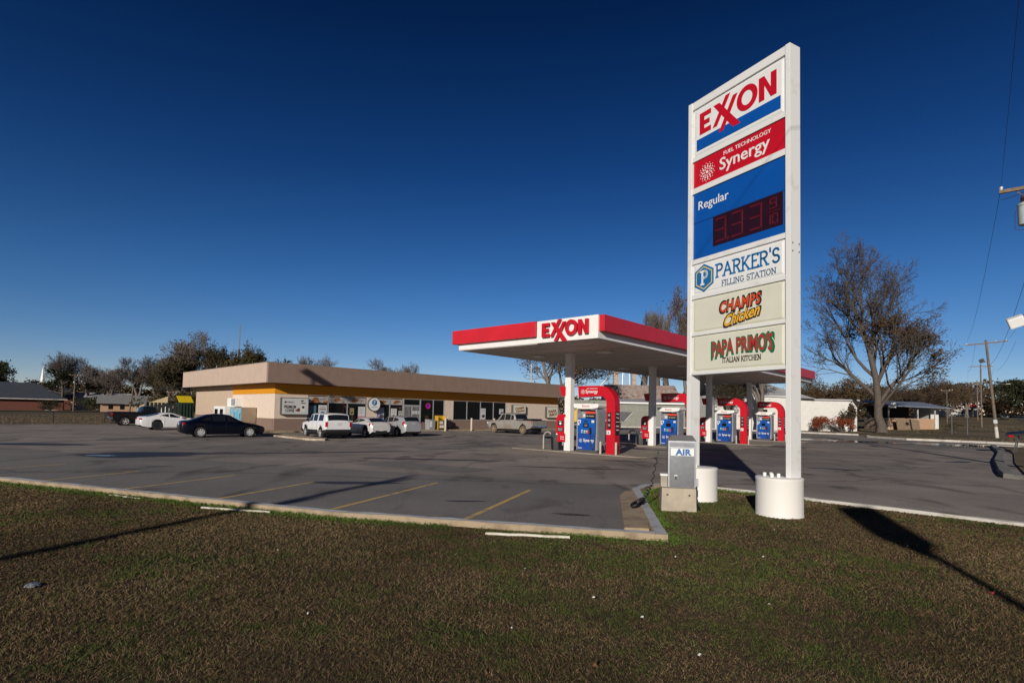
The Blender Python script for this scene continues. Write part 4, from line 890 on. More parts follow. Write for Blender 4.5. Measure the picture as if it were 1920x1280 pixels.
b = MB(); b.use(M_paper); flat(b, [(-.14, -.33), (.14, -.33), (.19, .33), (-.19, .33)], FRONT(1.82, -.316, .60)); b.use(Mdk); flat(b, [(-.21, .33), (.21, .33), (.17, .41), (-.17, .41)], FRONT(1.82, -.316, .60)); disc(b, 0, .05, .11, FRONT(1.82, -.321, .60), n=16); flat(b, [(-.16, .56), (.0, .50), (.18, .58), (.02, .64)], FRONT(1.72, -.316, .60))
b.use(mat('coffee_brown', (.15, .045, .02), .6)); flat(b, [(-.30, -.10), (-.02, .10), (.12, .12), (.14, -.15), (-.05, -.18)], FRONT(1.42, -.316, .45)); b.build('cup_picture', None, fc)
t = thing('round_sign', 'round white hanging sign with a blue letter P emblem, on the front pillar', 'sign', sw(8.95, -.35, 2.44), S45)
b = MB(); b.lathe([(.62, -.10), (.64, -.08), (.64, .08), (.62, .10)], 40, 'Y'); b.build('sign_drum', M_dgrey, t)
b = MB(); b.lathe([(.585, -.112), (.585, -.1005)], 40, 'Y'); fc = b.build('sign_face', M_panelw, t)
b = MB(); b.use(Mi); flat(b, hexa(.30), FRONT(0, -.113, .17)); b.use(M_panelw); serif_txt(b, 'P', FRONT(.01, -.118, .17), .2, .30, .17, .3); b.use(mat('ink_pale', (.40, .42, .46), .5)); serif_txt(b, "PARKER'S", FRONT(0, -.113, -.25), .62, .12, .15); b.build('emblem', None, fc)
b = MB(); b.box(-.05, .05, .1, .32, .2, .3); b.build('bracket', M_dgrey, t)
for x0, w_, z_, h_, lab, lines, mm in ((27.2, 2.1, 1.88, 1.0, 'square wall sign with brown CHAMPS lettering behind the silver pickup cab', ('CHAMPS', 'Chicken'), 'a'), (33.1, 2.05, 1.42, 1.36, 'square cream wall sign with brown lettering near the far end of the store', ('PAPA', "PRIMO'S"), 'b')):
    t = thing('wall_sign', lab, 'sign', sw(x0, -.03, z_), S45)
    b = MB(); b.box(0, w_, -.35, 0, 0, h_, .03); b.build('sign_box', M_dgrey, t)
    b = MB(); b.box(.04, w_ - .04, -.366, -.3505, .04, h_ - .04, .01); fc = b.build('sign_face', M_offw, t)
    b = MB(); mk = mat('ink_brown', (.24, .07, .02), .5)
    txt(b, lines[0], FRONT(w_ / 2, -.367, h_ * .60), w_ * .74, h_ * .28, .05, warp=lambda a, c: (a, c + .12 * a)); txt(b, lines[1], FRONT(w_ / 2 + .1, -.367, h_ * .30), w_ * .70, h_ * .26, .05, warp=lambda a, c: (a, c + .12 * a)); b.build('lettering', mk, fc)
# printed food banners along the window heads and posters in the bays
def food_mat(name, seed):
    m = mat(name, (.40, .38, .37), .5, var=0, col2=(.34, .14, .045), thr=(.52 + .01 * seed, .60 + .01 * seed), scale=2.2 + .3 * seed); return m
bl = [(2.80, 4.58, 'window banner of fried food over the leftmost bay'), (4.70, 6.43, 'window banner of fried food over the bay behind the white SUV'), (6.53, 8.28, 'window banner with a round pie, left of the round sign'), (9.55, 10.82, 'window banner of food just right of the round sign'), (10.95, 12.30, 'window banner of food next to the entrance doors')]
for i, (a, c, lab) in enumerate(bl):
    b = MB(); b.box(a, c, -.028, -.017, 2.46, 2.98); o = b.build('window_banner', food_mat('banner_print_%d' % i, i), None); o.matrix_world = SM; tag(o, lab, 'banner', 'printed banners along the window heads')
    b = MB(); X = FRONT(c - .5, -.029, 2.70); b.use(mat('ink_grey', (.16, .17, .2), .5)); stroke(b, [(-.35, .05), (.3, .09)], .05, X, .002); stroke(b, [(-.35, -.06), (.25, -.02)], .04, X, .002)
    b.use(mat('crust_brown', (.25, .10, .03), .6, var=.4, scale=20)); flat(b, blob(-.55 if c - a > 1.5 else -.3, 0, .34, .17, .2, 16, i), X, .003); b.build('print', None, o)
po = [(2.85, 3.55, .85, 2.2, (.07, .16, .22), 'pale blue bottle poster in the leftmost window'), (3.75, 4.52, 1.25, 2.25, (.62, .62, .62), 'white poster with blue round badge, left of the white SUV roof'), (6.72, 7.12, 1.45, 2.05, (.30, .25, .12), 'small brown poster in the bay left of the round sign'), (7.55, 8.25, 1.05, 2.2, (.58, .60, .62), 'white poster with pink foot, beside the front pillar'), (9.55, 10.25, .95, 2.15, (.30, .34, .48), 'bluish poster just right of the front pillar'), (11.0, 11.65, 1.0, 2.1, (.62, .60, .58), 'white poster with dark picture between round sign and entrance'), (11.85, 12.30, 1.1, 1.9, (.40, .42, .36), 'small greenish notice beside the entrance doors'), (22.50, 23.20, 1.15, 2.35, (.58, .55, .58), 'tall white poster in the right-hand windows'), (25.3, 25.95, 1.75, 2.35, (.55, .58, .62), 'small white poster above the silver pickup bonnet')]
for i, (a, c, z0, z1, col, lab) in enumerate(po):
    b = MB(); b.box(a, c, -.026, -.017, z0, z1); o = b.build('window_poster', mat('poster_%d' % i, col, .5, var=.08, scale=3), None); o.matrix_world = SM; tag(o, lab, 'poster')
    b = MB(); X = FRONT((a + c) / 2, -.027, (z0 + z1) / 2); w_, h_ = (c - a), (z1 - z0)
    if i == 1: b.use(Mi); disc(b, 0, -.26, .22, X, n=20); b.use(M_paper); txt(b, 'ice', FRONT((a + c) / 2, -.032, (z0 + z1) / 2 - .26), .2, .12, .02); b.use(Mdk); stroke(b, [(-.25, .34), (.25, .34)], .03, X); stroke(b, [(-.28, .18), (.28, .18)], .06, X); stroke(b, [(-.28, .05), (.28, .05)], .03, X)
    elif i == 3: b.use(mat('poster_pink', (.55, .22, .30), .5)); flat(b, [(-w_ / 2, -h_ / 2), (w_ / 2, -h_ / 2), (w_ / 2, -h_ / 2 + .3), (-w_ / 2, -h_ / 2 + .3)], X); b.use(mat('ink_grey', (.16, .17, .2), .5)); [stroke(b, [(-w_ * .35, .4 - .14 * k), (w_ * (.2 - .08 * (k % 2)), .4 - .14 * k)], .025, X) for k in range(4)]
    else:
        b.use(mat('ink_grey', (.16, .17, .2), .5)); [stroke(b, [(-w_ * .34, h_ * (.36 - .11 * k)), (w_ * .34, h_ * (.36 - .11 * k))], .03, X) for k in range(2 + i % 2)]
        b.use(mat('poster_dark', (.08, .05, .06), .5, var=.4, scale=9)); flat(b, blob(0, -h_ * .2, w_ * .33, h_ * .16, 0, 14, i), X)
    b.build('print', None, o)
t = thing('neon_sign', 'small pink and violet neon ring glowing in the window right of the entrance', 'neon sign', sw(15.35, .0, 2.45), S45)
b = MB(); b.use(mat('neon_pink', (.4, .02, .08), .4, emit=((.9, .03, .15), .12))); b.lathe([(.26, -.02), (.30, -.03), (.30, -.01), (.26, -.02)], 20, 'Y'); b.build('pink_tube', None, t)
b = MB(); b.use(mat('neon_violet', (.15, .02, .4), .4, emit=((.30, .03, .85), .15))); b.lathe([(.17, -.02), (.20, -.03), (.20, -.01), (.17, -.02)], 20, 'Y'); b.build('violet_tube', None, t)
# ice machines along the left wall (origin at the wall, front looks along local -X)
def at_left(y): return sw(-.02, y, 0)
LRZ = S45 - R(90)                           # local -Y now looks out of the left wall
t = thing('ice_locker', 'tan ice locker with bright bagged-ice door posters, against the side wall', 'ice freezer', at_left(5.0), LRZ)
W_ = 1.35
b = MB(); b.box(-W_, W_, -1.25, -.05, .15, 1.92, .02); b.build('cabinet', mat('locker_tan', (.30, .225, .16), .5, var=.12, scale=2), t)
b = MB(); b.box(-W_ + .05, W_ - .05, -1.2, -.1, 0, .15); b.build('plinth', M_black, t)
Mice = mat('ice_print', (.10, .42, .60), .4, var=0, col2=(.66, .40, .22), thr=(.50, .60), scale=4.2); Mgrn = mat('ice_green', (.09, .34, .07), .4, var=.2); 
for k, s_ in enumerate((-1, 1)):
    b = MB(); x0 = -W_ + .03 if s_ < 0 else .02; x1 = x0 + W_ - .05; b.box(x0, x1, -1.31, -1.251, .2, 1.86, .015); d_ = b.build('door', Mice, t)
    b = MB(); b.box(x0 + .04, x1 - .04, -1.322, -1.311, .25, .80); b.use(Mgrn); b.mats = [Mgrn]; b.build('lower_print', Mgrn, d_)
    b = MB(); txt(b, 'ICE', FRONT((x0 + x1) / 2, -1.323, .55), .8, .32, .05); b.build('lettering', M_paper, d_)
    b = MB(); b.box(x1 - .10, x1 - .05, -1.37, -1.311, 1.0, 1.4, .01); b.build('handle', M_chrome, d_)
b = MB(); b.lathe([(.30, -1.335), (.30, -1.3225)], 24, 'Y', (-.96, 0, .88)); b.build('round_badge', mat('badge_red', (.5, .02, .03), .4), t); 
t = thing('ice_freezer', 'white ice freezer with two dark glass doors, left of the tan ice locker', 'ice freezer', at_left(9.4), LRZ)
b = MB(); b.box(-1.45, 1.45, -1.2, -.05, .0, 1.98, .02); b.build('cabinet', M_white, t)
for s_ in (-1, 1):
    b = MB(); x0 = -1.40 if s_ < 0 else .03; x1 = x0 + 1.37; b.box(x0, x1, -1.25, -1.201, .12, 1.92, .01); d_ = b.build('door', M_white, t); b = MB(); b.box(x0 + .25, x1 - .25, -1.262, -1.251, .45, 1.72); b.build('pane', M_win, d_); b = MB(); b.box(x0 + .08, x0 + .13, -1.31, -1.251, .9, 1.3); b.build('handle', M_dgrey, d_)
# clutter by the entrance
t = thing('grey_litter_bin', 'square grey litter bin standing right of the entrance doors', 'trash can', sw(15.05, -.85, .11), S45)
b = MB(); b.prism([(-.32, 0), (.32, 0), (.36, .92), (-.36, .92)], -.35, .35, 'XZ'); b.build('bin_body', M_grey, t); b = MB(); b.box(-.39, .39, -.38, .38, .921, 1.0, .02); b.build('lid', M_silverp, t); b = MB(); b.box(-.29, -.02, -.362, -.351, .25, .85); b.build('sticker', M_paper, t)
t = thing('yellow_stand', 'yellow rack of bottles standing by the window right of the entrance', 'display rack', sw(16.35, -.8, .11), S45)
b = MB(); b.box(-.5, -.45, -.3, .3, 0, 1.35); b.box(.45, .5, -.3, .3, 0, 1.35); b.box(-.5, .5, .25, .3, 0, 1.4); b.build('frame', mat('rack_yellow', (.50, .30, .02), .55, var=.15), t)
for z in (.12, .5, .9): b = MB(); b.box(-.449, .449, -.3, .249, z, z + .04); b.build('shelf', MATS['rack_yellow'], t)
b = MB(); b.box(-.35, .35, -.2, .2, .16, .46, .04); b.box(-.3, .25, -.2, .2, .55, .85, .04); b.use(M_paper); b.mats = [M_paper]; b.build('goods', M_paper, t)
t = thing('black_cart', 'dark wheeled cart leaning beside the yellow rack', 'cart', sw(17.35, -.7, .11), S45)
b = MB(); b.box(-.3, .3, -.25, .25, .18, .85, .06); b.build('tub', M_black, t); b = MB(); b.tube([(-.2, .2, .8), (-.2, .35, 1.25), (.2, .35, 1.25), (.2, .2, .8)], .025, 6); b.build('handle', M_galv, t)
for x in (-.28, .28): b = MB(); b.lathe([(.14, -.03), (.15, 0), (.14, .03)], 14, 'X', (x, .1, .15)); b.build('wheel', M_black, t)
proto = None
for i, (x, lab) in enumerate(((15.95, 'in front of the yellow rack'), (19.35, 'at the left end of the right-hand windows'), (22.55, 'before the middle of the right-hand windows'), (25.2, 'at the front wheel of the silver pickup'), (35.1, 'right of the silver pickup tailgate'))):
    if proto is None:
        b = MB(); b.lathe([(.105, 0), (.105, 1.22), (.09, 1.28), (.05, 1.31), (0, 1.315)], 18); proto = b.build('bollard', mat('store_bollard', (.52, .44, .37), .6, var=.1), None, smooth=40); c = proto
    else: c = proto.copy(); C.objects.link(c)
    c.location = sw(x, -2.15, .0); tag(c, 'tan pipe bollard along the store walk, ' + lab, 'bollard', 'tan bollards along the store front')
c = proto.copy(); C.objects.link(c); c.location = sw(38.4, -1.9, 0); c.rotation_euler = (0, R(-12), R(45)); tag(c, 'leaning tan bollard past the right end of the store', 'bollard', 'tan bollards along the store front')

# ---------------------------------------------------------------- vehicles
def interp(tab, x):
    if x <= tab[0][0]: return tab[0][1]
    for (a, va), (c, vc) in zip(tab[:-1], tab[1:]):
        if x <= c:
            t = (x - a) / (c - a); return va + (vc - va) * t
    return tab[-1][1]
def smooth_tab(tab, x, w=.012): return (interp(tab, x - w) + 2 * interp(tab, x) + interp(tab, x + w)) / 4
def make_car(name, label, sp, paint, loc, rz, group=None):
    L, W = sp['L'], sp['W']; hw0 = W / 2; t = thing(name, label, sp.get('cat', 'car'), loc, rz, group)
    PX = lambda u: (.5 - u) * L
    def sec(u):
        hw = hw0 * smooth_tab(sp['plan'], u, .006); zb = smooth_tab(sp['under'], u, .008); be = smooth_tab(sp['belt'], u); tp = max(smooth_tab(sp['top'], u, .008), be + .004)
        gq = min(1, max(0, (tp - be) / .22)); rw = hw * (.90 + (sp.get('roofw', .76) - .90) * gq); drop = .03 + .055 * gq
        for ax_ in arch_x:
            dx_ = abs(PX(u) - ax_)
            if dx_ < sp['wr'] * 1.15: zb = max(zb, sp['wr'] + math.sqrt(max(0, (sp['wr'] * 1.15) ** 2 - dx_ ** 2)) * (1.0))
        return [(0, zb), (hw * .80, zb), (hw * .955, zb + .04), (hw * .99, zb + (be - zb) * .35), (hw, zb + (be - zb) * .62), (hw * .985, be - .06), (hw * .945, be), (rw + (hw * .945 - rw) * .5, be + (tp - drop - be) * .5), (rw, max(be + .002, tp - drop)), (rw * .80, max(be + .003, tp - drop * .35)), (rw * .42, tp - drop * .06), (0, tp)]
    wr = sp['wr']; arch_x = [L / 2 - sp['front'], L / 2 - sp['front'] - sp['wb']]
    au = []
    for ax_ in arch_x:
        for k in range(-10, 11): au.append(.5 - (ax_ + wr * 1.15 * math.sin(k / 10 * math.pi / 2)) / L)
        au += [.5 - (ax_ + s_ * (wr * 1.15 + .004)) / L for s_ in (-1, 1)]
    us = sorted(set(au + [0, .004, .012, .022, .035] + [i / 64 for i in range(3, 62)] + [.965, .978, .988, .996, 1] + [q for q, _ in sp['top']]))
    b = MB(); n = 12; rows = []
    for u in us:
        S = sec(u); x = PX(u); full = [(x, y, z) for y, z in S] + [(x, -y, z) for y, z in S[-2:0:-1]]; rows.append(full)
    m_ = len(rows[0]); vs = [p for r in rows for p in r]
    fs = [(i * m_ + k, i * m_ + (k + 1) % m_, (i + 1) * m_ + (k + 1) % m_, (i + 1) * m_ + k) for i in range(len(rows) - 1) for k in range(m_)]
    fs += [tuple(range(m_ - 1, -1, -1)), tuple((len(rows) - 1) * m_ + k for k in range(m_))]
    b.add(vs, fs); body = b.build('body', paint, t)
    axles = arch_x; me = body.data; me.shade_smooth(); me.set_sharp_from_angle(angle=R(32)); me.materials.append(M_black)
    for p in me.polygons:
        c = p.center; u_ = .5 - c.x / L; near = any(abs(c.x - ax) < wr * 1.16 for ax in axles)
        p.material_index = 1 if (abs(p.normal.z) > .35 and p.normal.z < 0) or (not near and c.z < smooth_tab(sp['under'], u_) + sp.get('clad', 0.06)) or (near and p.normal.z < -.1 and abs(c.y) < hw0 * .93) else 0
    b = MB(); b.box(-L / 2 + .35, L / 2 - .45, -hw0 + .27, hw0 - .27, .20, min(v for _, v in sp['belt']) + .12, .03); b.build('underbody', M_black, t)
    # glass follows the shell, a few millimetres proud
    def strip(nm, u0, u1, i0, i1, lo, hi, both=False, nseg=8, off=.007):
        def pt(u, v):      # v along the section between indices i0..i1
            S = sec(u); a = v * (i1 - i0) + i0; k = min(int(a), i1 - 1); f = a - k; y = S[k][0] + (S[k + 1][0] - S[k][0]) * f; z = S[k][1] + (S[k + 1][1] - S[k][1]) * f; return Vector((PX(u), y, z))
        for s in ((1, -1) if both else (1,)):
            b = MB(); vs = []; fs = []; mseg = 6
            for i in range(nseg + 1):
                for j in range(mseg + 1):
                    fu = i / nseg; fv = j / mseg; la, ha = (lo(fu) if callable(lo) else lo), (hi(fu) if callable(hi) else hi); u = u0 + (u1 - u0) * fu; v = la + (ha - la) * fv; e_ = .002
                    p = pt(u, v); pu = pt(u + e_, v) - pt(u - e_, v); pv = pt(u, min(1, v + .01)) - pt(u, max(0, v - .01)); nn = pu.cross(pv); nn = nn.normalized() if nn.length > 1e-9 else Vector((0, 1, 0))
                    if nn.y * 1 + nn.z * .5 < 0: nn = -nn
                    q = p + nn * off; vs.append((q.x, q.y * s, q.z))
            fs = [(i * (mseg + 1) + j, i * (mseg + 1) + j + 1, (i + 1) * (mseg + 1) + j + 1, (i + 1) * (mseg + 1) + j) for i in range(nseg) for j in range(mseg)]
            b.add(vs, fs); o = b.build(nm, M_glass, t, smooth=60)
    for (u0, u1, lo, hi) in sp['side']: strip('side_window', u0, u1, 6, 8, lo, hi, True)
    def across(nm, u0, u1, lim=.92):
        b = MB(); vs = []; N = 8
        for i in range(N + 1):
            u = u0 + (u1 - u0) * i / N; S = sec(u)
            e_ = .003; dz = (sec(u + e_)[11][1] - sec(u - e_)[11][1]); dx = PX(u + e_) - PX(u - e_); nx, nz = -dz, dx; ln = math.hypot(nx, nz) or 1; nx, nz = nx / ln, nz / ln
            if nz < 0: nx, nz = -nx, -nz
            for (y, z) in [(-S[8][0] * lim, S[8][1] + (S[9][1] - S[8][1]) * .4)] + [(-S[9][0], S[9][1]), (-S[10][0], S[10][1]), (0, S[11][1]), (S[10][0], S[10][1]), (S[9][0], S[9][1])] + [(S[8][0] * lim, S[8][1] + (S[9][1] - S[8][1]) * .4)]:
                vs.append((PX(u) + nx * .010, y, z + nz * .010))
        b.add(vs, [(i * 7 + j, i * 7 + j + 1, (i + 1) * 7 + j + 1, (i + 1) * 7 + j) for i in range(N) for j in range(6)]); return b.build(nm, M_glass, t, smooth=60)
    across('windshield', *sp['wind']); 
    if sp.get('rear'): across('rear_window', *sp['rear'])
    # wheels
    rim_m = sp.get('rim', M_rim)
    for ax in axles:
        for s in (-1, 1):
            b = MB(); yo = s * (hw0 - .015); yi = s * (hw0 - .225)
            b.lathe([(wr * .62, yi), (wr * .94, yi), (wr, yi + s * .03), (wr, yo - s * .03), (wr * .94, yo), (wr * .66, yo + s * .004), (wr * .63, yo - s * .02)], 28, 'Y', (ax, 0, wr)); w = b.build('wheel', sp.get('tyre', M_tyre), t, smooth=40)
            b = MB(); b.lathe([(wr * .64, yo - s * .03), (wr * .64, yo - s * .005), (wr * .57, yo - s * .012), (wr * .56, yo - s * .06), (.0, yo - s * .07)], 28, 'Y', (ax, 0, wr)); 
            ns = sp.get('spokes', 5)
            for k in range(ns):
                a = 2 * math.pi * k / ns + .3; ca, sa = math.cos(a), math.sin(a); hwk = wr * .10
                def P(r, o_, y): return (ax + r * ca - o_ * sa, y, wr + r * sa + o_ * ca)
                vs = [P(r, o_, y) for y in (yo - s * .065, yo - s * .012) for r, o_ in ((wr * .08, -hwk), (wr * .58, -hwk * .75), (wr * .58, hwk * .75), (wr * .08, hwk))]
                b.add(vs, [(0, 1, 2, 3), (4, 5, 6, 7), (0, 1, 5, 4), (1, 2, 6, 5), (2, 3, 7, 6), (3, 0, 4, 7)])
            b.lathe([(wr * .13, yo - s * .07), (wr * .13, yo - s * .004), (0, yo - s * .002)], 14, 'Y', (ax, 0, wr)); b.build('rim', rim_m, w, smooth=40)
            b = MB(); b.lathe([(wr * .55, yo - s * .075), (0, yo - s * .0751)], 24, 'Y', (ax, 0, wr)); b.build('brake_disc', M_black, w)
    # lamps, plate, bumpers, mirrors, handles
    def lampbox(nm, mm, u, y, z, dx, dy, dz, tilt=0):
        for s in (-1, 1):
            b = MB(); b.box(-dx / 2, dx / 2, -dy / 2, dy / 2, -dz / 2, dz / 2, min(dx, dy, dz) * .3); o = b.build(nm, mm, t, smooth=40); o.location = (PX(u), s * y, z); o.rotation_euler = (0, tilt, s * sp.get('lampyaw', -.25) * (1 if u > .5 else -1))
    for a in sp['tail']: lampbox('tail_light', M_tail, *a)
    for a in sp.get('tailw', []): lampbox('reverse_light', M_lampc, *a)
    for a in sp['head']: lampbox('headlight', M_lampc, *a)
    pz, pu = sp['plate']; b = MB(); b.box(-.008, .008, -.155, .155, -.08, .08, .003); o = b.build('license_plate', M_plate, t); o.location = (PX(pu), 0, pz)
    for nm, (u0, u1, wf, z0, z1, mm) in sp.get('bump', {}).items():
        b = MB(); b.box(PX(u1), PX(u0), -hw0 * wf, hw0 * wf, z0, z1, .04); b.build('bumper', mm, t, smooth=40)
    mu, mz = sp['mirror']
    for s in (-1, 1):
        b = MB(); yy = s * (hw0 * .98); b.box(PX(mu) - .06, PX(mu) + .06, yy, yy + s * .2, mz, mz + .14, .04); b.build('mirror', sp.get('mirrorm', paint), t, smooth=40)
        for hu, hz in sp['handles']: b = MB(); yy = s * hw0 * .985; b.box(PX(hu) - .10, PX(hu) + .10, yy - s * .02, yy + s * .025, hz, hz + .03, .012); b.build('door_handle', sp.get('handm', paint), t)
    # shut lines
    for s in (-1, 1):
        for du, z0, z1 in sp['seams']:
            b = MB(); S = sec(du); pts = [(PX(du), s * (y + .003), z) for y, z in S[3:7]]; b.tube(pts, .006, 4); b.build('door_seam', M_black, t)
    return t
def paint(nm, col, rough=.28, metal=0.0, dirt=None):
    return mat(nm, col, rough, metal, var=.03 if not dirt else 0, coat=.35, col2=dirt, thr=(.55, .75), scale=1.2)
P_white = paint('paint_white', (.72, .72, .73)); P_navy = mat('paint_navy', (.0018, .0026, .0085), .25, 0, var=.03, spec=.3, coat=.12); P_blk = paint('paint_black', (.008, .008, .009)); P_silv = paint('paint_silver', (.42, .42, .44), .32, .35); P_pearl = paint('paint_pearl', (.58, .57, .56), .3, .15)
P_gold = mat('paint_dusty_silver', (.36, .335, .31), .42, .3, 0, col2=(.27, .20, .13), thr=(.50, .72), scale=1.0)
const = lambda v: v
SEDAN = dict(L=4.84, W=1.80, wb=2.78, front=.96, wr=.335, roofw=.72, plan=[(0, .62), (.01, .74), (.04, .90), (.12, .98), (.3, 1), (.8, 1), (.92, .965), (.975, .88), (1, .74)],
    under=[(0, .34), (.03, .22), (.12, .19), (.88, .19), (.97, .27), (1, .40)], belt=[(0, .58), (.03, .70), (.25, .93), (.5, .96), (.8, 1.0), (.95, 1.0), (.985, .95), (1, .72)],
    top=[(0, .60), (.03, .74), (.12, .87), (.26, 1.0), (.30, 1.06), (.43, 1.40), (.50, 1.465), (.60, 1.47), (.70, 1.42), (.86, 1.10), (.90, 1.06), (.965, 1.03), (.985, .98), (1, .74)],
    side=[(.335, .475, lambda f: .10, lambda f: min(.94, .25 + .9 * f)), (.49, .645, lambda f: .10, lambda f: .94), (.66, .775, lambda f: .14 + .15 * f, lambda f: max(.32, .94 - .62 * f))], wind=(.305, .44), rear=(.70, .855),
    tail=[(.945, .66, .86, .34, .30, .16), ], head=[(.06, .60, .64, .22, .30, .10)], plate=(.83, .998), mirror=(.355, .95), handles=[(.56, .86), (.72, .88)], seams=[(.305, 0, 0), (.485, 0, 0), (.66, 0, 0)])
NAVY = dict(SEDAN, spokes=9)
COUPE = dict(SEDAN, plan=[(0, .62), (.01, .74), (.04, .90), (.12, .98), (.3, 1), (.8, 1), (.92, .99), (.98, .955), (1, .90)], L=4.79, W=1.90, wb=2.72, front=.92, wr=.345, roofw=.70, rim=M_rimd, belt=[(0, .56), (.03, .68), (.28, .92), (.5, .95), (.75, 1.02), (.95, 1.02), (.985, .97), (1, .74)],
    top=[(0, .58), (.03, .72), (.12, .86), (.33, 1.0), (.37, 1.06), (.49, 1.32), (.56, 1.375), (.66, 1.37), (.75, 1.28), (.92, 1.06), (.965, 1.06), (.985, 1.0), (1, .76)],
    side=[(.41, .585, lambda f: .12, lambda f: min(.93, .2 + .95 * f)), (.60, .735, lambda f: .12 + .4 * f, lambda f: max(.55, .93 - .35 * f))], wind=(.375, .50), rear=(.735, .905),
    tail=[(.987, .70, .86, .13, .42, .14)], tailw=[], lampyaw=-.1, plate=(.60, .999), mirror=(.43, .96), handles=[(.64, .84)], seams=[(.385, 0, 0), (.66, 0, 0)], spokes=8)
SUV = dict(L=4.41, W=1.76, wb=2.64, front=.88, wr=.35, roofw=.84, clad=.22, plan=[(0, .80), (.01, .88), (.05, .96), (.15, 1), (.9, 1), (.97, .985), (.99, .95), (1, .90)],
    under=[(0, .40), (.03, .32), (.12, .28), (.88, .28), (.97, .32), (1, .42)], belt=[(0, .85), (.02, .96), (.25, 1.06), (.5, 1.08), (.9, 1.10), (.985, 1.10), (1, 1.06)],
    top=[(0, .90), (.02, 1.02), (.10, 1.08), (.26, 1.12), (.29, 1.18), (.375, 1.58), (.41, 1.645), (.6, 1.67), (.9, 1.655), (.955, 1.63), (.985, 1.16), (1, 1.07)],
    side=[(.345, .47, const(.10), lambda f: min(.93, .35 + 1.4 * f)), (.50, .655, const(.10), const(.93)), (.70, .875, const(.12), const(.93))], wind=(.292, .385), rear=(.958, .983),
    tail=[(.988, .785, .94, .14, .15, .34)], head=[(.02, .62, .86, .16, .26, .16)], plate=(.98, 1.002), mirror=(.345, 1.08), mirrorm=M_black, handles=[(.50, .97), (.69, .98)], seams=[(.31, 0, 0), (.485, 0, 0), (.675, 0, 0)], bump={'r': (.95, 1.012, .96, .40, .62, M_black), 'f': (-.012, .05, .94, .40, .62, M_black)})
HATCH3 = dict(SEDAN, L=4.22, W=1.79, wb=2.65, front=.85, wr=.34, roofw=.70, belt=[(0, .60), (.03, .72), (.28, .94), (.6, 1.0), (.9, 1.06), (.97, 1.02), (1, .80)],
    top=[(0, .62), (.03, .76), (.12, .90), (.26, 1.02), (.30, 1.08), (.44, 1.36), (.54, 1.40), (.68, 1.39), (.80, 1.33), (.945, 1.10), (.97, 1.05), (1, .82)],
    side=[(.35, .53, const(.10), lambda f: min(.93, .25 + .9 * f)), (.55, .74, lambda f: .10 + .35 * f, lambda f: .93 - .2 * f)], wind=(.305, .45), rear=(.80, .942), tail=[(.955, .70, .90, .20, .32, .17)], tailw=[(.972, .66, .84, .08, .12, .07)], plate=(.45, 1.0), mirror=(.37, .98), handles=[(.6, .88)], seams=[(.32, 0, 0), (.6, 0, 0)], lampyaw=-.35, bump={'d': (.95, 1.003, .52, .26, .50, M_black)}, clad=.03)
HATCH5 = dict(SEDAN, L=4.41, W=1.75, wb=2.64, front=.87, wr=.33, roofw=.78, belt=[(0, .62), (.03, .76), (.25, .98), (.5, 1.02), (.9, 1.06), (.98, 1.05), (1, .9)],
    top=[(0, .66), (.03, .82), (.12, .95), (.26, 1.06), (.30, 1.12), (.42, 1.47), (.48, 1.525), (.6, 1.535), (.82, 1.50), (.90, 1.46), (.965, 1.14), (.985, 1.08), (1, .92)],
    side=[(.345, .47, const(.10), lambda f: min(.93, .3 + 1.2 * f)), (.49, .64, const(.10), const(.93)), (.66, .80, lambda f: .12 + .2 * f, lambda f: .93 - .25 * f)], wind=(.305, .43), rear=(.902, .962), tail=[(.95, .73, .97, .24, .22, .26)], tailw=[(.965, .72, .93, .18, .17, .07)], plate=(.93, .994), mirror=(.35, 1.0), handles=[(.53, .92), (.7, .94)], seams=[(.31, 0, 0), (.48, 0, 0), (.65, 0, 0)], clad=.05)
TRUCK = dict(L=5.81, W=2.03, wb=3.70, front=.96, wr=.40, roofw=.82, cat='pickup truck', clad=.10, rim=M_mud, plan=[(0, .80), (.01, .88), (.05, .97), (.15, 1), (.95, 1), (.99, .985), (1, .96)],
    under=[(0, .52), (.03, .42), (.12, .38), (.88, .42), (.97, .55), (1, .60)], belt=[(0, .92), (.02, 1.05), (.22, 1.16), (.6, 1.22), (.66, 1.24), (.99, 1.24), (1, 1.22)],
    top=[(0, .98), (.02, 1.12), (.08, 1.20), (.20, 1.24), (.225, 1.30), (.315, 1.82), (.35, 1.90), (.42, 1.93), (.56, 1.92), (.605, 1.87), (.640, 1.34), (.645, 1.25), (.99, 1.25), (1, 1.23)],
    side=[(.285, .40, const(.10), lambda f: min(.93, .3 + 1.2 * f)), (.415, .53, const(.10), const(.93)), (.545, .60, const(.12), lambda f: .9 - .2 * f)], wind=(.228, .32), rear=(.608, .637),
    tail=[(.985, .90, 1.05, .12, .20, .34)], head=[(.015, .80, .95, .14, .32, .22)], plate=(.74, 1.006), mirror=(.30, 1.18), handles=[(.405, 1.06), (.53, 1.08)], seams=[(.265, 0, 0), (.405, 0, 0), (.54, 0, 0), (.635, 0, 0)], lampyaw=-.05, bump={'r': (.975, 1.018, .97, .58, .80, M_chrome), 'f': (-.01, .05, .95, .5, .75, M_chrome)}, tyre=mat('muddy_tyre', (.10, .075, .05), .9, var=.4))
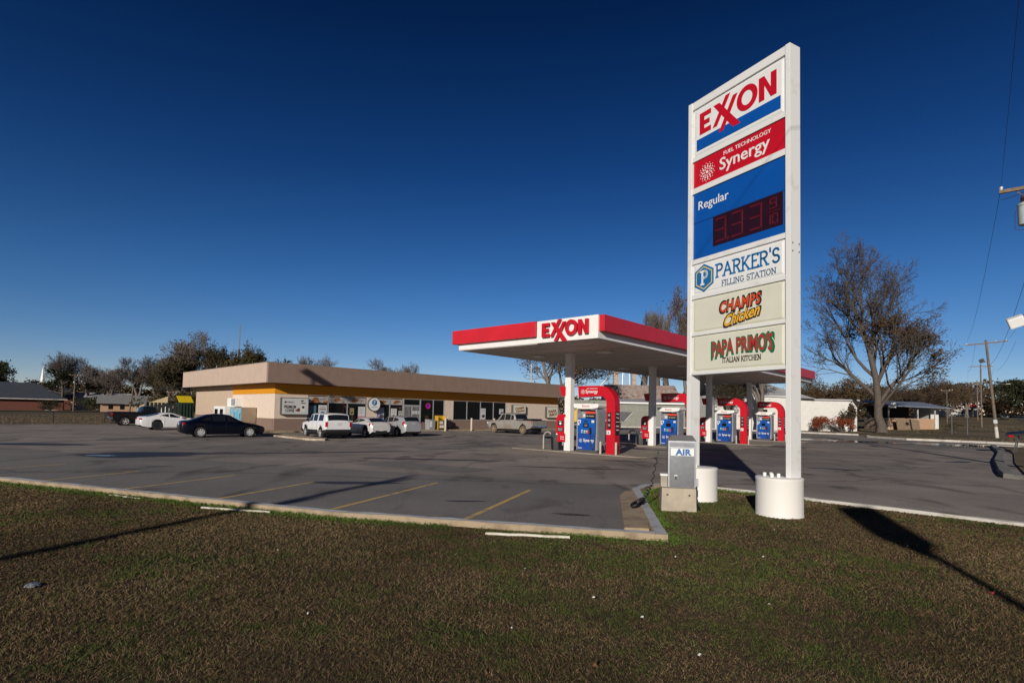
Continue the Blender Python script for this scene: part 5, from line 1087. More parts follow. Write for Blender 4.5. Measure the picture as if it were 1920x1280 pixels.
PICK = dict(TRUCK, L=5.6, W=2.0, wb=3.5, rim=M_rim, tyre=M_tyre, top=[(0, .98), (.02, 1.12), (.08, 1.20), (.26, 1.24), (.285, 1.30), (.36, 1.76), (.39, 1.83), (.45, 1.85), (.50, 1.84), (.54, 1.80), (.572, 1.34), (.58, 1.25), (.99, 1.25), (1, 1.23)],
    side=[(.335, .45, const(.10), lambda f: min(.93, .3 + 1.2 * f)), (.46, .535, const(.10), const(.9))], wind=(.288, .365), rear=(.543, .57), seams=[(.30, 0, 0), (.455, 0, 0), (.575, 0, 0)], handles=[(.44, 1.05)], mirror=(.345, 1.16))
def bed_stuff(t, sp, u0, items):
    L, W = sp['L'], sp['W']; x1 = (.5 - u0) * L - .06; x0 = -L / 2 + .08
    b = MB(); b.box(x0, x1, -W / 2 + .18, W / 2 - .18, 1.20, 1.262); b.build('bed_liner', M_black, t)
    b = MB(); b.box(x0 - .06, x0 + .02, -W / 2 + .08, W / 2 - .08, .80, 1.27, .03); b.build('tailgate', items, t)
    for s in (-1, 1): b = MB(); b.box(x0, x1, s * (W / 2 - .19), s * (W / 2 - .06), 1.22, 1.29, .02); b.build('bed_rail', M_black, t)
H = lambda a: R(90 - a)                     # heading clockwise from +Y -> rotation about Z
def car_at(name, label, sp, pnt, rear_px, az, group='vehicles parked by the store'):
    # rear_px: ground point under the middle of the rear axle
    d_ = Vector((math.sin(R(az)), math.cos(R(az)), 0)); back = sp['L'] / 2 - (sp['L'] - sp['front'] - sp['wb'])
    c = Vector(rear_px) + d_ * back
    return make_car(name, label, sp, pnt, c[:], H(az), group)
car_at('parked_sedan', 'dark navy sedan parked near the store corner, side on', NAVY, P_navy, (-19.5, 34.7, 0), 52)
car_at('parked_coupe', 'white two-door coupe with dark wheels between black pickup and navy sedan', COUPE, P_white, (-28.2, 44.0, 0), 46)
pk = car_at('parked_pickup', 'black pickup truck at the left end of the parked row', PICK, P_blk, (-36.3, 52.0, 0), 44); bed_stuff(pk, PICK, .58, P_blk)
car_at('parked_suv', 'boxy white SUV parked nose in to the store windows', SUV, P_white, (-11.65, 36.4, 0), -40)
car_at('parked_hatchback', 'pale silver low hatchback with tall rear glass, between SUV and grey hatchback', HATCH3, P_pearl, (-9.5, 39.2, 0), -42)
car_at('parked_hatchback', 'silver grey five-door hatchback nearest the entrance doors', HATCH5, P_silv, (-7.8, 41.6, 0), -44)
tk = car_at('parked_pickup', 'muddy silver crew cab pickup by the right-hand store windows', TRUCK, P_gold, (1.7, 51.2, 0), -47); bed_stuff(tk, TRUCK, .645, mat('tailgate_dark', (.06, .06, .062), .5, var=.15))
b = MB(); b.box(-2.6, -1.6, -.75, .75, 1.27, 1.42, .05); b.build('bed_cover', M_black, tk)
# ---------------------------------------------------------------- surroundings: buildings
M_brick = brick_mat('red_brick', (.15, .036, .020), (.11, .028, .016), (.14, .10, .08), 3.5)
M_brickt = brick_mat('tan_brick', (.42, .25, .15), (.37, .21, .12), (.40, .33, .26), 3.0)
M_shing = mat('dark_shingles', (.025, .026, .030), .9, var=.25, scale=3, bump=.4, bscale=12)
M_shingb = mat('blue_grey_shingles', (.040, .048, .066), .85, var=.2, scale=2)
M_shingg = mat('grey_shingles', (.20, .20, .20), .9, var=.18, scale=2)
M_wsid = stripe_mat('white_metal_siding', (.70, .69, .66), (.62, .60, .56), 1.6, 0, .55, .02)
M_gsid = stripe_mat('grey_green_siding', (.26, .27, .24), (.20, .20, .17), 1.8, 0, .65, .03)
M_mroof = stripe_mat('pale_metal_roof', (.44, .44, .46), (.36, .35, .35), 1.2, 0, .5, .02)
M_rroof = stripe_mat('rusty_roof', (.46, .44, .42), (.30, .15, .09), 1.4, 0, .7, .03)
def hip(b, x0, x1, y0, y1, z0, z1, run):
    ym = (y0 + y1) / 2
    b.add([(x0, y0, z0), (x1, y0, z0), (x1, y1, z0), (x0, y1, z0), (x0 + run, ym, z1), (x1 - run, ym, z1)], [(0, 1, 5, 4), (2, 3, 4, 5), (1, 2, 5), (3, 0, 4), (3, 2, 1, 0)])
def gable(b, x0, x1, y0, y1, z0, z1):       # ridge along x
    ym = (y0 + y1) / 2
    b.add([(x0, y0, z0), (x1, y0, z0), (x1, y1, z0), (x0, y1, z0), (x0, ym, z1), (x1, ym, z1)], [(0, 1, 5, 4), (2, 3, 4, 5), (1, 2, 5), (3, 0, 4), (3, 2, 1, 0)])
# brick house at the far left, its gable towards us
t = thing('brick_house', 'low red brick house with blue-grey hip roof at the far left edge', 'house', (-134, 152, 0), R(41))
b = MB(); b.box(-22, 8.6, -5, 6, 0, 3.0); b.build('wall', M_brick, t)
b = MB(); hip(b, -23, 9.4, -6, 7, 3.05, 7.5, 7); rf = b.build('roof', M_shingb, t)
b = MB(); b.box(-23, 9.45, -6.12, -6.0, 2.9, 3.12); b.build('eave_board', M_wkerb, rf)
b = MB(); b.box(4.2, 5.6, -5.06, -5.003, .1, 2.2); b.build('door', mat('maroon_door', (.05, .015, .02), .6), t)
b = MB(); b.box(4.8, 7.4, -6.2, -5.1, 0, .16); b.build('step', M_conc, t)
t = thing('church', 'dark-roofed church with a white pointed steeple behind the brick house', 'church', (-152.2, 177, 0), R(40))
b = MB(); b.box(-16, 9, -6, 6, 0, 3.6); b.build('wall', M_brick, t); b = MB(); gable(b, -16.5, 9.5, -6.8, 6.8, 3.6, 7.2); b.build('roof', M_shing, t)
b = MB(); b.box(.2, 3.2, -4.2, -1.2, 5.0, 6.9); b.box(.55, 2.85, -3.85, -1.55, 6.9, 8.3); b.lathe([(.95, 8.3), (.55, 9.2), (0, 14.0)], 8, 'Z', (1.7, -2.7, 0)); b.build('steeple', M_white, t)
t = thing('cottage', 'small pale brick cottage with grey roof behind the black pickup', 'house', (-94, 141, 0), R(34))
b = MB(); b.box(-8.2, 3.5, -3.5, 4, 0, 2.1); b.build('wall', M_brickt, t); b = MB(); gable(b, -9, 9.6, -4.6, 5, 2.15, 4.3); b.build('roof', M_shingg, t)
b = MB(); b.box(3.6, 8.6, -.4, 4, 0, 2.1); b.build('carport_wall', M_dgrey, t)
for x in (4.6, 8.8): b = MB(); b.box(x - .1, x + .1, -4.3, -4.1, 0, 2.14); b.build('porch_post', M_white, t)
for x in (-6.2, -3.9, 1.2): b = MB(); b.box(x - .45, x + .45, -3.55, -3.503, .8, 1.9); b.build('window', M_win, t)
b = MB(); b.box(-1.5, 3.4, -3.56, -3.503, 0, 1.9); b.build('door', mat('pale_door', (.38, .34, .30), .6), t)
t = thing('pale_shed', 'low pale-roofed building among the bare trees at the left', 'building', (-140, 190, 0), R(36))
b = MB(); b.box(-7, 8, -4, 4, 0, 4.2); b.build('wall', M_wsid, t); b = MB(); gable(b, -7.5, 8.5, -4.6, 4.6, 4.2, 5.9); b.build('roof', M_mroof, t)
# white warehouse behind the pumps and right of the sign
t = thing('white_warehouse', 'long white metal warehouse with grey sloping roof behind the right sign post', 'warehouse', (45.8, 90, 0), R(0)); t.scale = (.8, .8, .8)
b = MB(); b.box(-16, .6, 0, 22, 0, 7.0); b.build('wall', M_wsid, t)
b = MB(); b.box(.62, 13.4, 1, 18, 0, 6.3); b.build('side_wall', M_wsid, t)
b = MB(); b.add([(-16.4, -.3, 7.0), (4.4, -.3, 6.55), (-1.4, 8, 9.0), (-8, 11, 12.2), (-16.4, 11, 12.2), (-16.4, 22.4, 7.0), (1.0, 22.4, 6.9)], [(0, 1, 2, 3, 4), (4, 3, 2, 6, 5), (2, 1, 6)]); b.build('roof', M_mroof, t)
b = MB(); b.box(.3, 13.8, .6, 18.4, 6.305, 6.6); b.build('flat_roof', M_mroof, t)
for x in (-14, -7): b = MB(); b.box(x, x + 1.6, -.06, -.003, 2.6, 4.2); b.build('window', M_win, t)
# corrugated shed and rusty-roofed barn behind the nearest pump
t = thing('corrugated_shed', 'long grey-green corrugated shed with pale eave behind the nearest pump', 'shed', (20, 99, 0), R(-3))
b = MB(); b.box(-1.2, 12.2, 0, 9, 0, 4.2); b.build('wall', M_gsid, t); b = MB(); b.add([(-1.5, -.4, 4.3), (12.5, -.4, 4.3), (12.5, 9.3, 5.2), (-1.5, 9.3, 5.2)], [(0, 1, 2, 3)]); b.build('roof', M_mroof, t); b = MB(); b.box(-1.5, 12.5, -.46, -.34, 4.02, 4.30); b.build('eave_trim', M_white, t)
b = MB(); b.box(-9.5, -1.25, 3, 9, 0, 4.6); b.build('annex', M_gsid, t)
t = thing('rusty_barn', 'barn with rust-striped metal roof rising behind the corrugated shed', 'barn', (21.5, 112, 0), R(-3))
b = MB(); b.box(-1.5, 12, 0, 12, 0, 5.0); b.build('wall', M_gsid, t); b = MB(); gable(b, -2.2, 12.6, -.7, 12.7, 5.0, 8.4); b.build('roof', M_rroof, t)
t = thing('grain_leg', 'pale grain elevator pipes and braces above the rusty barn', 'grain elevator', (24, 126, 0), 0)
b = MB(); b.box(-1.0, .2, -.6, .6, 0, 19); b.build('shaft', mat('pale_rust', (.42, .33, .28), .8, var=.3, scale=3), t)
b = MB(); b.box(3.2, 4.2, -.5, .5, 0, 18); b.build('shaft', MATS['pale_rust'], t)
b = MB()
for a, c in (((-.4, 0, 18), (8, 0, 7)), ((3.7, 0, 17.5), (12, 0, 8)), ((3.7, 0, 17.5), (-6, 0, 6)), ((.5, 0, 15), (2.6, 0, 7)), ((1.4, 0, 17), (1.0, 0, 7)), ((2.4, 0, 17), (2.8, 0, 7))): b.tube([a, c], .13, 6)
b.build('chute', M_galv, t)
# roadside stand under the big tree
z0 = .35
t = thing('roadside_stand', 'open roadside stand with low brick wall and metal roof beyond the big tree', 'stand', (67.4, 99.5, z0), R(3)); t.scale = (.80, 1, 1)
b = MB(); b.box(0, 11.0, 0, .4, 0, 2.1); b.box(0, .4, .4, 6, 0, 2.1); b.box(10.6, 11, .4, 6, 0, 2.1); b.build('brick_wall', M_brickt, t)
b = MB(); b.box(0.5, 10.6, 5.6, 6, 0, 4.4); b.build('back_wall', mat('stand_dark', (.03, .03, .03), .9), t)
b = MB(); b.box(11.9, 13.9, 1.8, 5.6, 0, 4.6); b.build('white_room', M_wsid, t)
b = MB(); b.add([(-1.2, -1.4, 4.35), (13.6, -1.4, 4.1), (14.4, 6.4, 5.3), (-1.2, 6.4, 5.4)], [(0, 1, 2, 3)]); b.add([(-1.2, -1.4, 4.2), (13.6, -1.4, 3.95), (14.4, 6.4, 5.15), (-1.2, 6.4, 5.25)], [(3, 2, 1, 0)]); b.add([(-1.2, -1.4, 4.35), (13.6, -1.4, 4.1), (13.6, -1.4, 3.95), (-1.2, -1.4, 4.2)], [(0, 1, 2, 3)]); b.build('metal_roof', stripe_mat('blue_grey_roof', (.22, .25, .30), (.17, .19, .23), 1.2, 0, .5, .02), t)
b = MB(); b.box(-1.2, .6, -1.50, -1.41, 3.9, 4.8); b.build('fascia_board', M_white, t)
for x in (.1, 6.9, 10.9): b = MB(); b.box(x - .09, x + .09, -.25, -.07, 0, 4.25); b.build('post', M_wkerb, t)
b = MB(); b.prism([(0, 0), (4.2, 0), (4.3, 1.9), (2.2, 2.05), (0, 1.95)], -.04, .04, 'XZ'); o = b.build('plywood_board', M_wood, None); o.location = (67.9, 97.6, .36); o.rotation_euler = (R(-14), 0, R(4)); tag(o, 'weathered plywood board leaning against the brick wall of the roadside stand', 'board')
for i, (x, y, z, w, d_, h, lab) in enumerate(((158, 199, 4.0, 14, 7, 2.2, 'low white building far down the highway, left of the poles'), (176, 214, 4.6, 10, 7, 3.6, 'cream building with white sign front at the end of the highway'), (206, 232, 5.6, 18, 6, 1.4, 'long pale building in front of the dark trees at far right'))):
    t = thing('distant_building', lab, 'building', (x, y, z), R(-38))
    b = MB(); b.box(-w / 2, w / 2, 0, d_, -1, h); b.build('wall', M_cream if i else M_wsid, t); b = MB(); b.box(-w / 2 - .3, w / 2 + .3, -.3, d_ + .3, h + .003, h + .3); b.build('roof', M_wkerb, t)
    if i == 1: b = MB(); b.box(-2, 3.4, -.5, -.31, 1.6, 5.6); b.build('sign_front', M_white, t); b = MB(); txt(b, 'SALE', FRONT(.7, -.51, 4.0), 2.2, .8, .04) if False else b.box(-1.2, 2.6, -.53, -.505, 3.4, 4.4); b.build('sign_stripe', M_red, t)
# dumpster yard by the store's back corner
t = thing('dumpster', 'dark green dumpster with raised yellow lid beside the store back corner', 'dumpster', (-36.3, 61.6, 0), R(45)); t.scale = (.44, .8, .98)
b = MB(); b.prism([(-1.5, .15), (1.5, .15), (1.7, 2.35), (-1.7, 2.35)], -.9, .9, 'XZ'); b.build('bin_body', mat('dumpster_green', (.012, .035, .022), .6, var=.3), t)
b = MB()
for x in (-1.1, -.4, .3, 1.0): b.box(x, x + .1, -.98, -.901, .2, 2.3)
b.build('rib', mat('dumpster_green_dark', (.012, .028, .02), .6, var=.3), t)
for x in (-1.62, .02): b = MB(); b.add([(x, -.95, 2.36), (x + 1.58, -.95, 2.36), (x + 1.58, .55, 3.05), (x, .55, 3.05), (x, -.95, 2.42), (x + 1.58, -.95, 2.42), (x + 1.58, .55, 3.11), (x, .55, 3.11)], [(0, 1, 2, 3), (7, 6, 5, 4), (0, 1, 5, 4), (1, 2, 6, 5), (2, 3, 7, 6), (3, 0, 4, 7)]); b.build('lid', mat('lid_yellow', (.72, .52, .01), .5), t)
t = thing('yard_fence', 'dark slatted dumpster fence with pale post ends beside the store wall', 'fence', (-36.9, 60.2, 0), R(45))
b = MB()
for k in range(12): b.box(-2.3 + k * .36, -2.02 + k * .36, 0, .05, .1, 2.25)
b.build('slats', mat('fence_dark', (.02, .025, .022), .8, var=.3), t)
for x in (-2.4, 2.1): b = MB(); b.box(x - .08, x + .08, -.08, .12, 0, 2.5); b.build('post', M_galv, t)
rnd = random.Random(12)
for i, (dx, dy, dz, s, mm, lab) in enumerate(((0, 0, 1.9, 1.0, 'box_card', 'flattened tan cardboard sheet atop the rubbish pile behind the coupe'), (1.5, .9, 1.3, .8, 'box_card2', 'brown cardboard carton in the rubbish pile behind the coupe'))):
    m_ = mat(mm, (.46, .36, .20) if i == 0 else (.34, .20, .12), .8, var=.15); t = MB(); t.box(-1.5 * s, 1.5 * s, -.8, .8, -.06 if i == 0 else -.5, .06 if i == 0 else .5, .03); o = t.build('cardboard', m_); o.location = (-40.6 + dx, 63 + dy, dz + .15); o.rotation_euler = (R(28 - 20 * i), R(-22 + 10 * i), R(20)); tag(o, lab, 'cardboard')
def lump(name, cx, cy, cz, r, m, seed, sz=.7):
    rnd = random.Random(seed); bm = bmesh.new(); bmesh.ops.create_icosphere(bm, subdivisions=3, radius=r)
    from mathutils import noise
    for v in bm.verts: v.co = v.co * (1 + .35 * noise.noise(v.co * 2.2 / r + Vector((seed, 0, 0)))); v.co.z *= sz
    me = bpy.data.meshes.new(name); bm.to_mesh(me); bm.free(); me.materials.append(m); o = bpy.data.objects.new(name, me); C.objects.link(o); o.location = (cx, cy, cz); return o
o = lump('rubbish_heap', -40.2, 63.6, .7, 1.9, mat('heap_grey', (.16, .13, .10), .9, var=.5, scale=3), 3, .75); tag(o, 'low heap of rubbish behind the white coupe', 'rubbish heap')
for i, (x, y, z, r, lab) in enumerate(((-38.6, 62.2, 1.1, .8, 'larger white rubbish bag on the heap beside the dumpster'), (-37.9, 61.2, .55, .5, 'small white rubbish bag low beside the dumpster'))):
    o = lump('rubbish_bag', x, y, z, r, mat('bag_white', (.62, .63, .66), .4), 5 + i, .9); tag(o, lab, 'rubbish bag')
# yellow dump truck parked behind the nearest island
t = thing('dump_truck', 'yellow dump truck with dark tipped bed behind the nearest canopy column', 'truck', (9.4, 74.5, 0), R(-4))
Mty = mat('truck_yellow', (.62, .36, .03), .45, var=.12)
b = MB(); b.prism([(-1.6, .9), (-1.6, 1.9), (-1.2, 2.2), (-.6, 2.75), (.9, 2.75), (.9, .9), (.75, .9)] + [(0 + .85 * math.cos(R(a)), .55 + .85 * math.sin(R(a))) for a in range(25, 156, 13)], -1.1, 1.1, 'XZ'); b.build('cab', Mty, t)
b = MB(); b.box(-.45, .75, -1.13, -1.103, 1.85, 2.6, .01); b.build('side_window', M_win, t)
b = MB(); b.prism([(1.1, 1.5), (5.4, 1.1), (6.6, 2.35), (1.2, 2.5)], -1.15, 1.15, 'XZ'); b.build('dump_bed', M_dgrey, t)
b = MB(); b.box(-1.4, 5.2, -.5, .5, .7, .95); b.build('chassis', M_black, t); b = MB(); b.prism([(5.5, 1.15), (5.56, 1.12), (6.72, 2.42), (6.62, 2.40)], -1.18, 1.18, 'XZ'); b.build('tail_plate', M_wkerb, t)
for x in (0, 3.4, 4.6):
    for s in (-1, 1): b = MB(); b.lathe([(.2, s * .7), (.5, s * .7), (.52, s * .8), (.52, s * 1.02), (.3, s * 1.06), (.28, s * .98), (0, s * .98)], 20, 'Y', (x, 0, .52)); b.build('wheel', M_tyre, t, smooth=40)
# distant dark SUV on the highway
hx, hy = 139.5, 157.0; hz = terr(hx, hy) + .06
make_car('distant_suv', 'dark SUV driving towards us far down the highway at right', dict(SUV), paint('paint_dark', (.012, .014, .016)), (hx, hy, hz), R(-130))
# low black pipe rail along the left lot edge
t = thing('pipe_rail', 'long low black pipe rail along the grass at the left lot edge', 'rail', (-44, 58.5, 0), R(45))
b = MB(); b.tube([(-16, 0, 1.08), (5.4, 0, 1.08)], .05, 6); b.build('rail', M_black, t)
for k in range(6): b = MB(); b.tube([(-16 + k * 4.25, 0, 0), (-16 + k * 4.25, 0, 1.07)], .05, 6); b.build('post', M_black, t)
# slanted dark panel on legs at the right edge
t = thing('slanted_stand', 'dark slanted board on splayed legs on the right grass island', 'display stand', (32.2, 34.8, .06), R(-48))
b = MB(); b.add([(-.9, -.5, 1.0), (1.1, -.5, 1.25), (1.1, .5, 1.45), (-.9, .5, 1.2), (-.9, -.5, 1.14), (1.1, -.5, 1.39), (1.1, .5, 1.55), (-.9, .5, 1.30)], [(3, 2, 1, 0), (4, 5, 6, 7), (0, 1, 5, 4), (1, 2, 6, 5), (2, 3, 7, 6), (3, 0, 4, 7)]); b.build('slanted_top', M_black, t)
for x0, x1, y in ((-.3, -.55, -.35), (.1, .3, -.3), (-.3, -.5, .35), (.15, .35, .35)): b = MB(); b.tube([(x0, y * .6, 1.15), (x1, y, 0)], .035, 6); b.build('leg', M_dgrey, t)
b = MB(); b.box(-.72, -.5, -.56, -.505, 1.0, 1.12); b.build('red_reflector', M_tail, t)

# ---------------------------------------------------------------- poles and wires
def pole(name, label, x, y, h, arms=(), lean=(0, 0), r=.15, az=39, flood=None, lamp=None, xf=None, white_base=False, group='wooden utility poles along the highway', z=None, crz=None):
    z = terr(x, y) if z is None else z
    t = thing(name, label, 'utility pole', (x, y, z - .05), -R(az) if crz is None else crz, group); t.rotation_euler[1] = lean[0]
    b = MB(); b.tube([(0, 0, 0), (0, 0, h * .5), (0, 0, h)], [r, r * .85, r * .68], 10); b.build('pole', M_poletop, t, smooth=60)
    for (za, hl, drop) in arms:
        b = MB(); b.box(-hl, hl, -.17, -.05, za - .07, za + .07, .01); a = b.build('crossarm', M_wood, t)
        for s in (-1, 1): b = MB(); b.tube([(s * hl * .55, -.06, za - .07), (0, -.02, za - .75)], .025, 5); b.build('brace', M_galv, a)
        for u in (-.94, .45, .94): b = MB(); b.lathe([(.03, 0), (.05, .04), (.075, .06), (.05, .10), (.06, .13), (0, .17)], 10, 'Z', (u * hl, -.11, za + .07)); b.build('insulator', M_white, a)
    if white_base: b = MB(); b.lathe([(r * 1.03, .05), (r * 1.02, 1.5)], 12); b.build('white_wrap', M_wkerb, t); b = MB(); b.box(-.2, .2, -.22, -.12, 1.9, 2.4, .02); b.build('meter', M_galv, t)
    if flood:
        zf, dx = flood; b = MB(); b.tube([(0, 0, zf - .2), (dx * .55, 0, zf - .2)], .03, 6); fl = b.build('floodlight_arm', M_galv, t)
        b = MB(); b.X = Matrix.Translation((dx * .8, -.1, zf)) @ Matrix.Rotation(R(-20), 4, 'Y') @ Matrix.Rotation(R(24), 4, 'X'); b.box(-.27, .27, -.16, .16, -.22, .22, .05); b.build('floodlight', M_white if xf else M_dgrey, fl)
    if lamp:
        zf, dx = lamp; b = MB(); b.tube([(0, 0, zf - .4), (dx * .4, 0, zf - .05), (dx, 0, zf)], .035, 6); la = b.build('lamp_arm', M_galv, t); b = MB(); b.box(dx - .05 if dx > 0 else dx - .6, dx + .6 if dx > 0 else dx + .05, -.15, .15, zf - .08, zf + .08, .05); b.build('lamp_head', M_wkerb, la)
    if xf:
        b = MB(); X_, Z_ = xf; b.lathe([(0, 0), (.22, .0), (.24, .05), (.24, .78), (.27, .80), (.27, .86), (.15, .95), (0, .97)], 18, 'Z', (X_, -.25, Z_)); tr = b.build('transformer', mat('transformer_grey', (.40, .46, .46), .5, var=.15), t, smooth=40); b = MB(); b.lathe([(.05, 0), (.08, .06), (.05, .1), (.08, .16), (.05, .2), (.06, .28), (0, .32)], 10, 'Z', (X_ - .08, -.25, Z_ + .95)); b.build('bushing', mat('bushing_brown', (.03, .012, .01), .3), tr)
        b = MB(); b.tube([(-1.15, -.11, 11.45), (-.8, -.14, 11.5), (-.45, -.2, 11.6), (X_ - .08, -.25, Z_ + 1.27)], .012, 5); b.tube([(X_ - .27, -.25, Z_ + .7), (X_ - .32, -.25, Z_ + .5), (X_ - .32, -.25, Z_ - .15), (X_, -.25, Z_ - .2), (0, -.1, Z_ - .2)], .012, 5); b.build('jumper_wire', M_wire, tr)
    return t
HZ = [(62.35, 71.3), (94.0, 111.0), (126.0, 150.0), (158.0, 190.0)]
P0 = (21.65, 22.6)
p0 = pole('utility_pole', 'near utility pole at the right edge with grey transformer and white floodlight', P0[0], P0[1], 13.3, [(11.8, 1.22, 0)], r=.17, flood=(6.2, -.95), xf=(-.42, 10.2), z=.0)
pole('utility_pole', 'leaning utility pole with white base and floodlight beyond the far kerb', HZ[0][0], HZ[0][1], 12.8, [(12.35, 2.1, 0)], r=.19, lean=(R(-4.2), 0), flood=(10.1, -.8), white_base=True, lamp=None)
pole('utility_pole', 'second utility pole along the highway, carrying a street lamp', HZ[1][0], HZ[1][1], 12.6, [(12.2, 1.9, 0)], r=.17, lamp=(8.6, 3.8))
pole('utility_pole', 'third thinner pale pole further down the highway', HZ[2][0], HZ[2][1], 11.0, [(10.4, 1.6, 0)], r=.16)
pole('utility_pole', 'farthest slim utility pole down the highway', HZ[3][0], HZ[3][1], 11.5, [(11.2, 2.0, 0)], r=.16)
pole('sign_pole', 'thin T-topped post in the field left of the highway poles', 93.8, 119.5, 7.6, [(7.5, 1.0, 0)], r=.10, group=None)
pole('street_lamp', 'wooden pole with a street lamp among the trees behind the black pickup', -75.7, 110, 5.9, [], r=.16, lamp=(5.6, 2.0), lean=(R(5), 0), az=-30, group=None)
pole('utility_pole', 'wooden pole between bare trees at the far left', -112, 142, 9.6, [(9.3, 1.1, 0)], r=.17, az=-35, group=None)
pole('utility_pole', 'short wooden pole with crossarm left of the store', -72, 118, 5.2, [(4.9, 1.1, 0)], r=.14, az=-30, group=None)
t = thing('radio_mast', 'thin distant radio mast above the trees left of the store roof', 'mast', (-198, 400, 0)); b = MB(); b.tube([(0, 0, 0), (0, 0, 62)], [.6, .35], 5); b.build('mast_pole', M_galv, t)
b = MB(); b.tube([(0, 0, 34), (0, 0, 44)], .8, 6); b.build('antenna', M_dgrey, t)
for i, (x, y, lab) in enumerate(((65.1, 82.1, 'left dark fence post in the field right of the big tree'), (66.4, 80.9, 'right dark fence post in the field right of the big tree'))):
    b = MB(); b.tube([(0, 0, 0), (0, 0, 3.0)], .09, 8); o = b.build('fence_post', M_dgrey); o.location = (x, y, terr(x, y)); tag(o, lab, 'post', 'posts in the field')
# wires
def wire(name, a, c, sag, lab, r=.012, n=24):
    a, c = Vector(a), Vector(c); P = []
    for i in range(n + 1): t = i / n; p = a.lerp(c, t); p.z -= sag * 4 * t * (1 - t); P.append(p)
    b = MB(); b.tube(P, r, 4); o = b.build(name, M_wire); return tag(o, lab, 'wire', 'overhead wires')
dl = Vector((.63, .776, 0)); nl = Vector((.776, -.63, 0))
def arm_end(p, h, off): return Vector((p[0], p[1], terr(*p) + h)) + nl * off
back = (P0[0] - .63 * 55, P0[1] - .776 * 55)
for off, s in ((-1.15, 'left'), (1.15, 'right')):
    if off < 0: wire('overhead_wire', arm_end(P0, 11.98, off), (-13.95 + .883 * -off * .9, -16.9 - .469 * off * .9, 10.5), .6, 'overhead wire running back over the camera from the %s end of the near crossarm' % s, .007)
    wire('overhead_wire', arm_end(P0, 11.98, off), (HZ[0][0] - 1.3 + nl.x * off * 1.7, HZ[0][1] + nl.y * off * 1.7, 12.4), 1.3, 'overhead wire sagging from the near pole to the %s end of the leaning pole' % s, .010)
    for k in range(3): wire('overhead_wire', arm_end(HZ[k], 12.4 - .7 * k - (1.0 if k == 2 else 0), off * 1.7), arm_end(HZ[k + 1], 12.2 - (1.7 if k == 1 else .9), off * 1.7), 1.2, 'distant overhead wire between highway poles, %s side, span %s' % (s, ('nearest', 'middle', 'farthest')[k]), .013)
wire('overhead_wire', (P0[0], P0[1], 9.8), (HZ[0][0] - 1.0, HZ[0][1], 9.4), 1.4, 'lower overhead cable from the transformer pole to the leaning pole', .012)
# posts behind the camera whose long shadows cross the lawn, the lot and the fascia
pole('utility_pole', 'utility pole behind the camera throwing the long shadow across the lawn', -13.95, -16.9, 11.0, [(10.3, 1.2, 0), (9.2, .7, 0)], r=.17, az=-62, z=0, group=None)
t = thing('sign_post', 'post with a square sign board behind the camera shading the right lawn', 'lamp post', (.35, -9.0, 0), R(-15))
b = MB(); b.tube([(0, 0, 0), (0, 0, 6.0)], .075, 8); b.build('post', M_galv, t); b = MB(); b.prism([(-.12, 5.55), (.30, 5.85), (.42, 6.95), (-.34, 6.85), (-.40, 5.95)], -.2, .2, 'XZ'); b.build('lamp_head', M_dgrey, t)  # unseen sign board, its outline shaped to throw the right lawn shadow
t = thing('lot_light', 'tall parking lot light standing left of the picture', 'lamp post', (-25.2, 20.3, 0), R(-30))
b = MB(); b.tube([(0, 0, 0), (0, 0, 12.9)], [.13, .08], 8); b.build('post', M_galv, t); b = MB(); b.X = Matrix.Translation((.3, 0, 13.0)) @ Matrix.Rotation(R(24), 4, 'Y'); b.box(-.80, .80, -.26, .26, -.22, .22, .03); b.build('lamp_head', M_dgrey, t)
# litter and pipes on the lawn
for i, (a, c, lab) in enumerate((((-.36, 8.62), (.92, 8.47), 'white plastic pipe on the grass below the kerb, nearest the corner'), ((-5.7, 10.36), (-4.29, 10.05), 'white plastic pipe half buried by the kerb near the long shadow'), ((-8.35, 11.66), (-7.4, 11.22), 'short white plastic pipe by the kerb at the left'))):
    b = MB(); rp = random.Random(i + 60); b.tube([(a[0] + (c[0] - a[0]) * q / 7, a[1] + (c[1] - a[1]) * q / 7 + rp.uniform(-.012, .012), .046 - .012 * i + rp.uniform(-.006, .006)) for q in range(8)], .022, 10); o = b.build('plastic_pipe', mat('dirty_pvc', (.62, .58, .50), .5, var=0, col2=(.40, .33, .24), thr=(.5, .72), scale=6)); tag(o, lab, 'pipe')
b = MB(); bag = lump('plastic_bag', -4.85, 5.75, .045, .065, mat('clear_bag', (.20, .21, .23), .15, var=.4, scale=40, spec=.8), 9, .35); tag(bag, 'crumpled clear plastic bag on the lawn at left', 'plastic bag')
rnd = random.Random(5)
for i, (x, y) in enumerate([(.2, 6.68), (.87, 5.7), (1.24, 5.18), (.04, 4.85), (2.6, 5.6), (3.4, 7.5), (-1.8, 5.1), (-3.0, 7.3), (4.4, 9.3), (5.9, 8.3), (2.2, 7.4), (1.5, 4.4)]):
    bm = MB(); w_ = rnd.uniform(.008, .020); bm.add([(-w_, -w_ * .5, 0), (w_, -w_ * .6, .006), (w_ * .8, w_ * .5, .012), (-w_ * .7, w_ * .6, .002), (0, 0, .018)], [(0, 1, 4), (1, 2, 4), (2, 3, 4), (3, 0, 4)]); o = bm.build('litter_scrap', M_paper); o.location = (x, y, .055); o.rotation_euler = (0, 0, rnd.uniform(0, 6)); tag(o, 'tiny white scrap of litter lying on the lawn', 'litter', 'white litter scraps on the lawn')
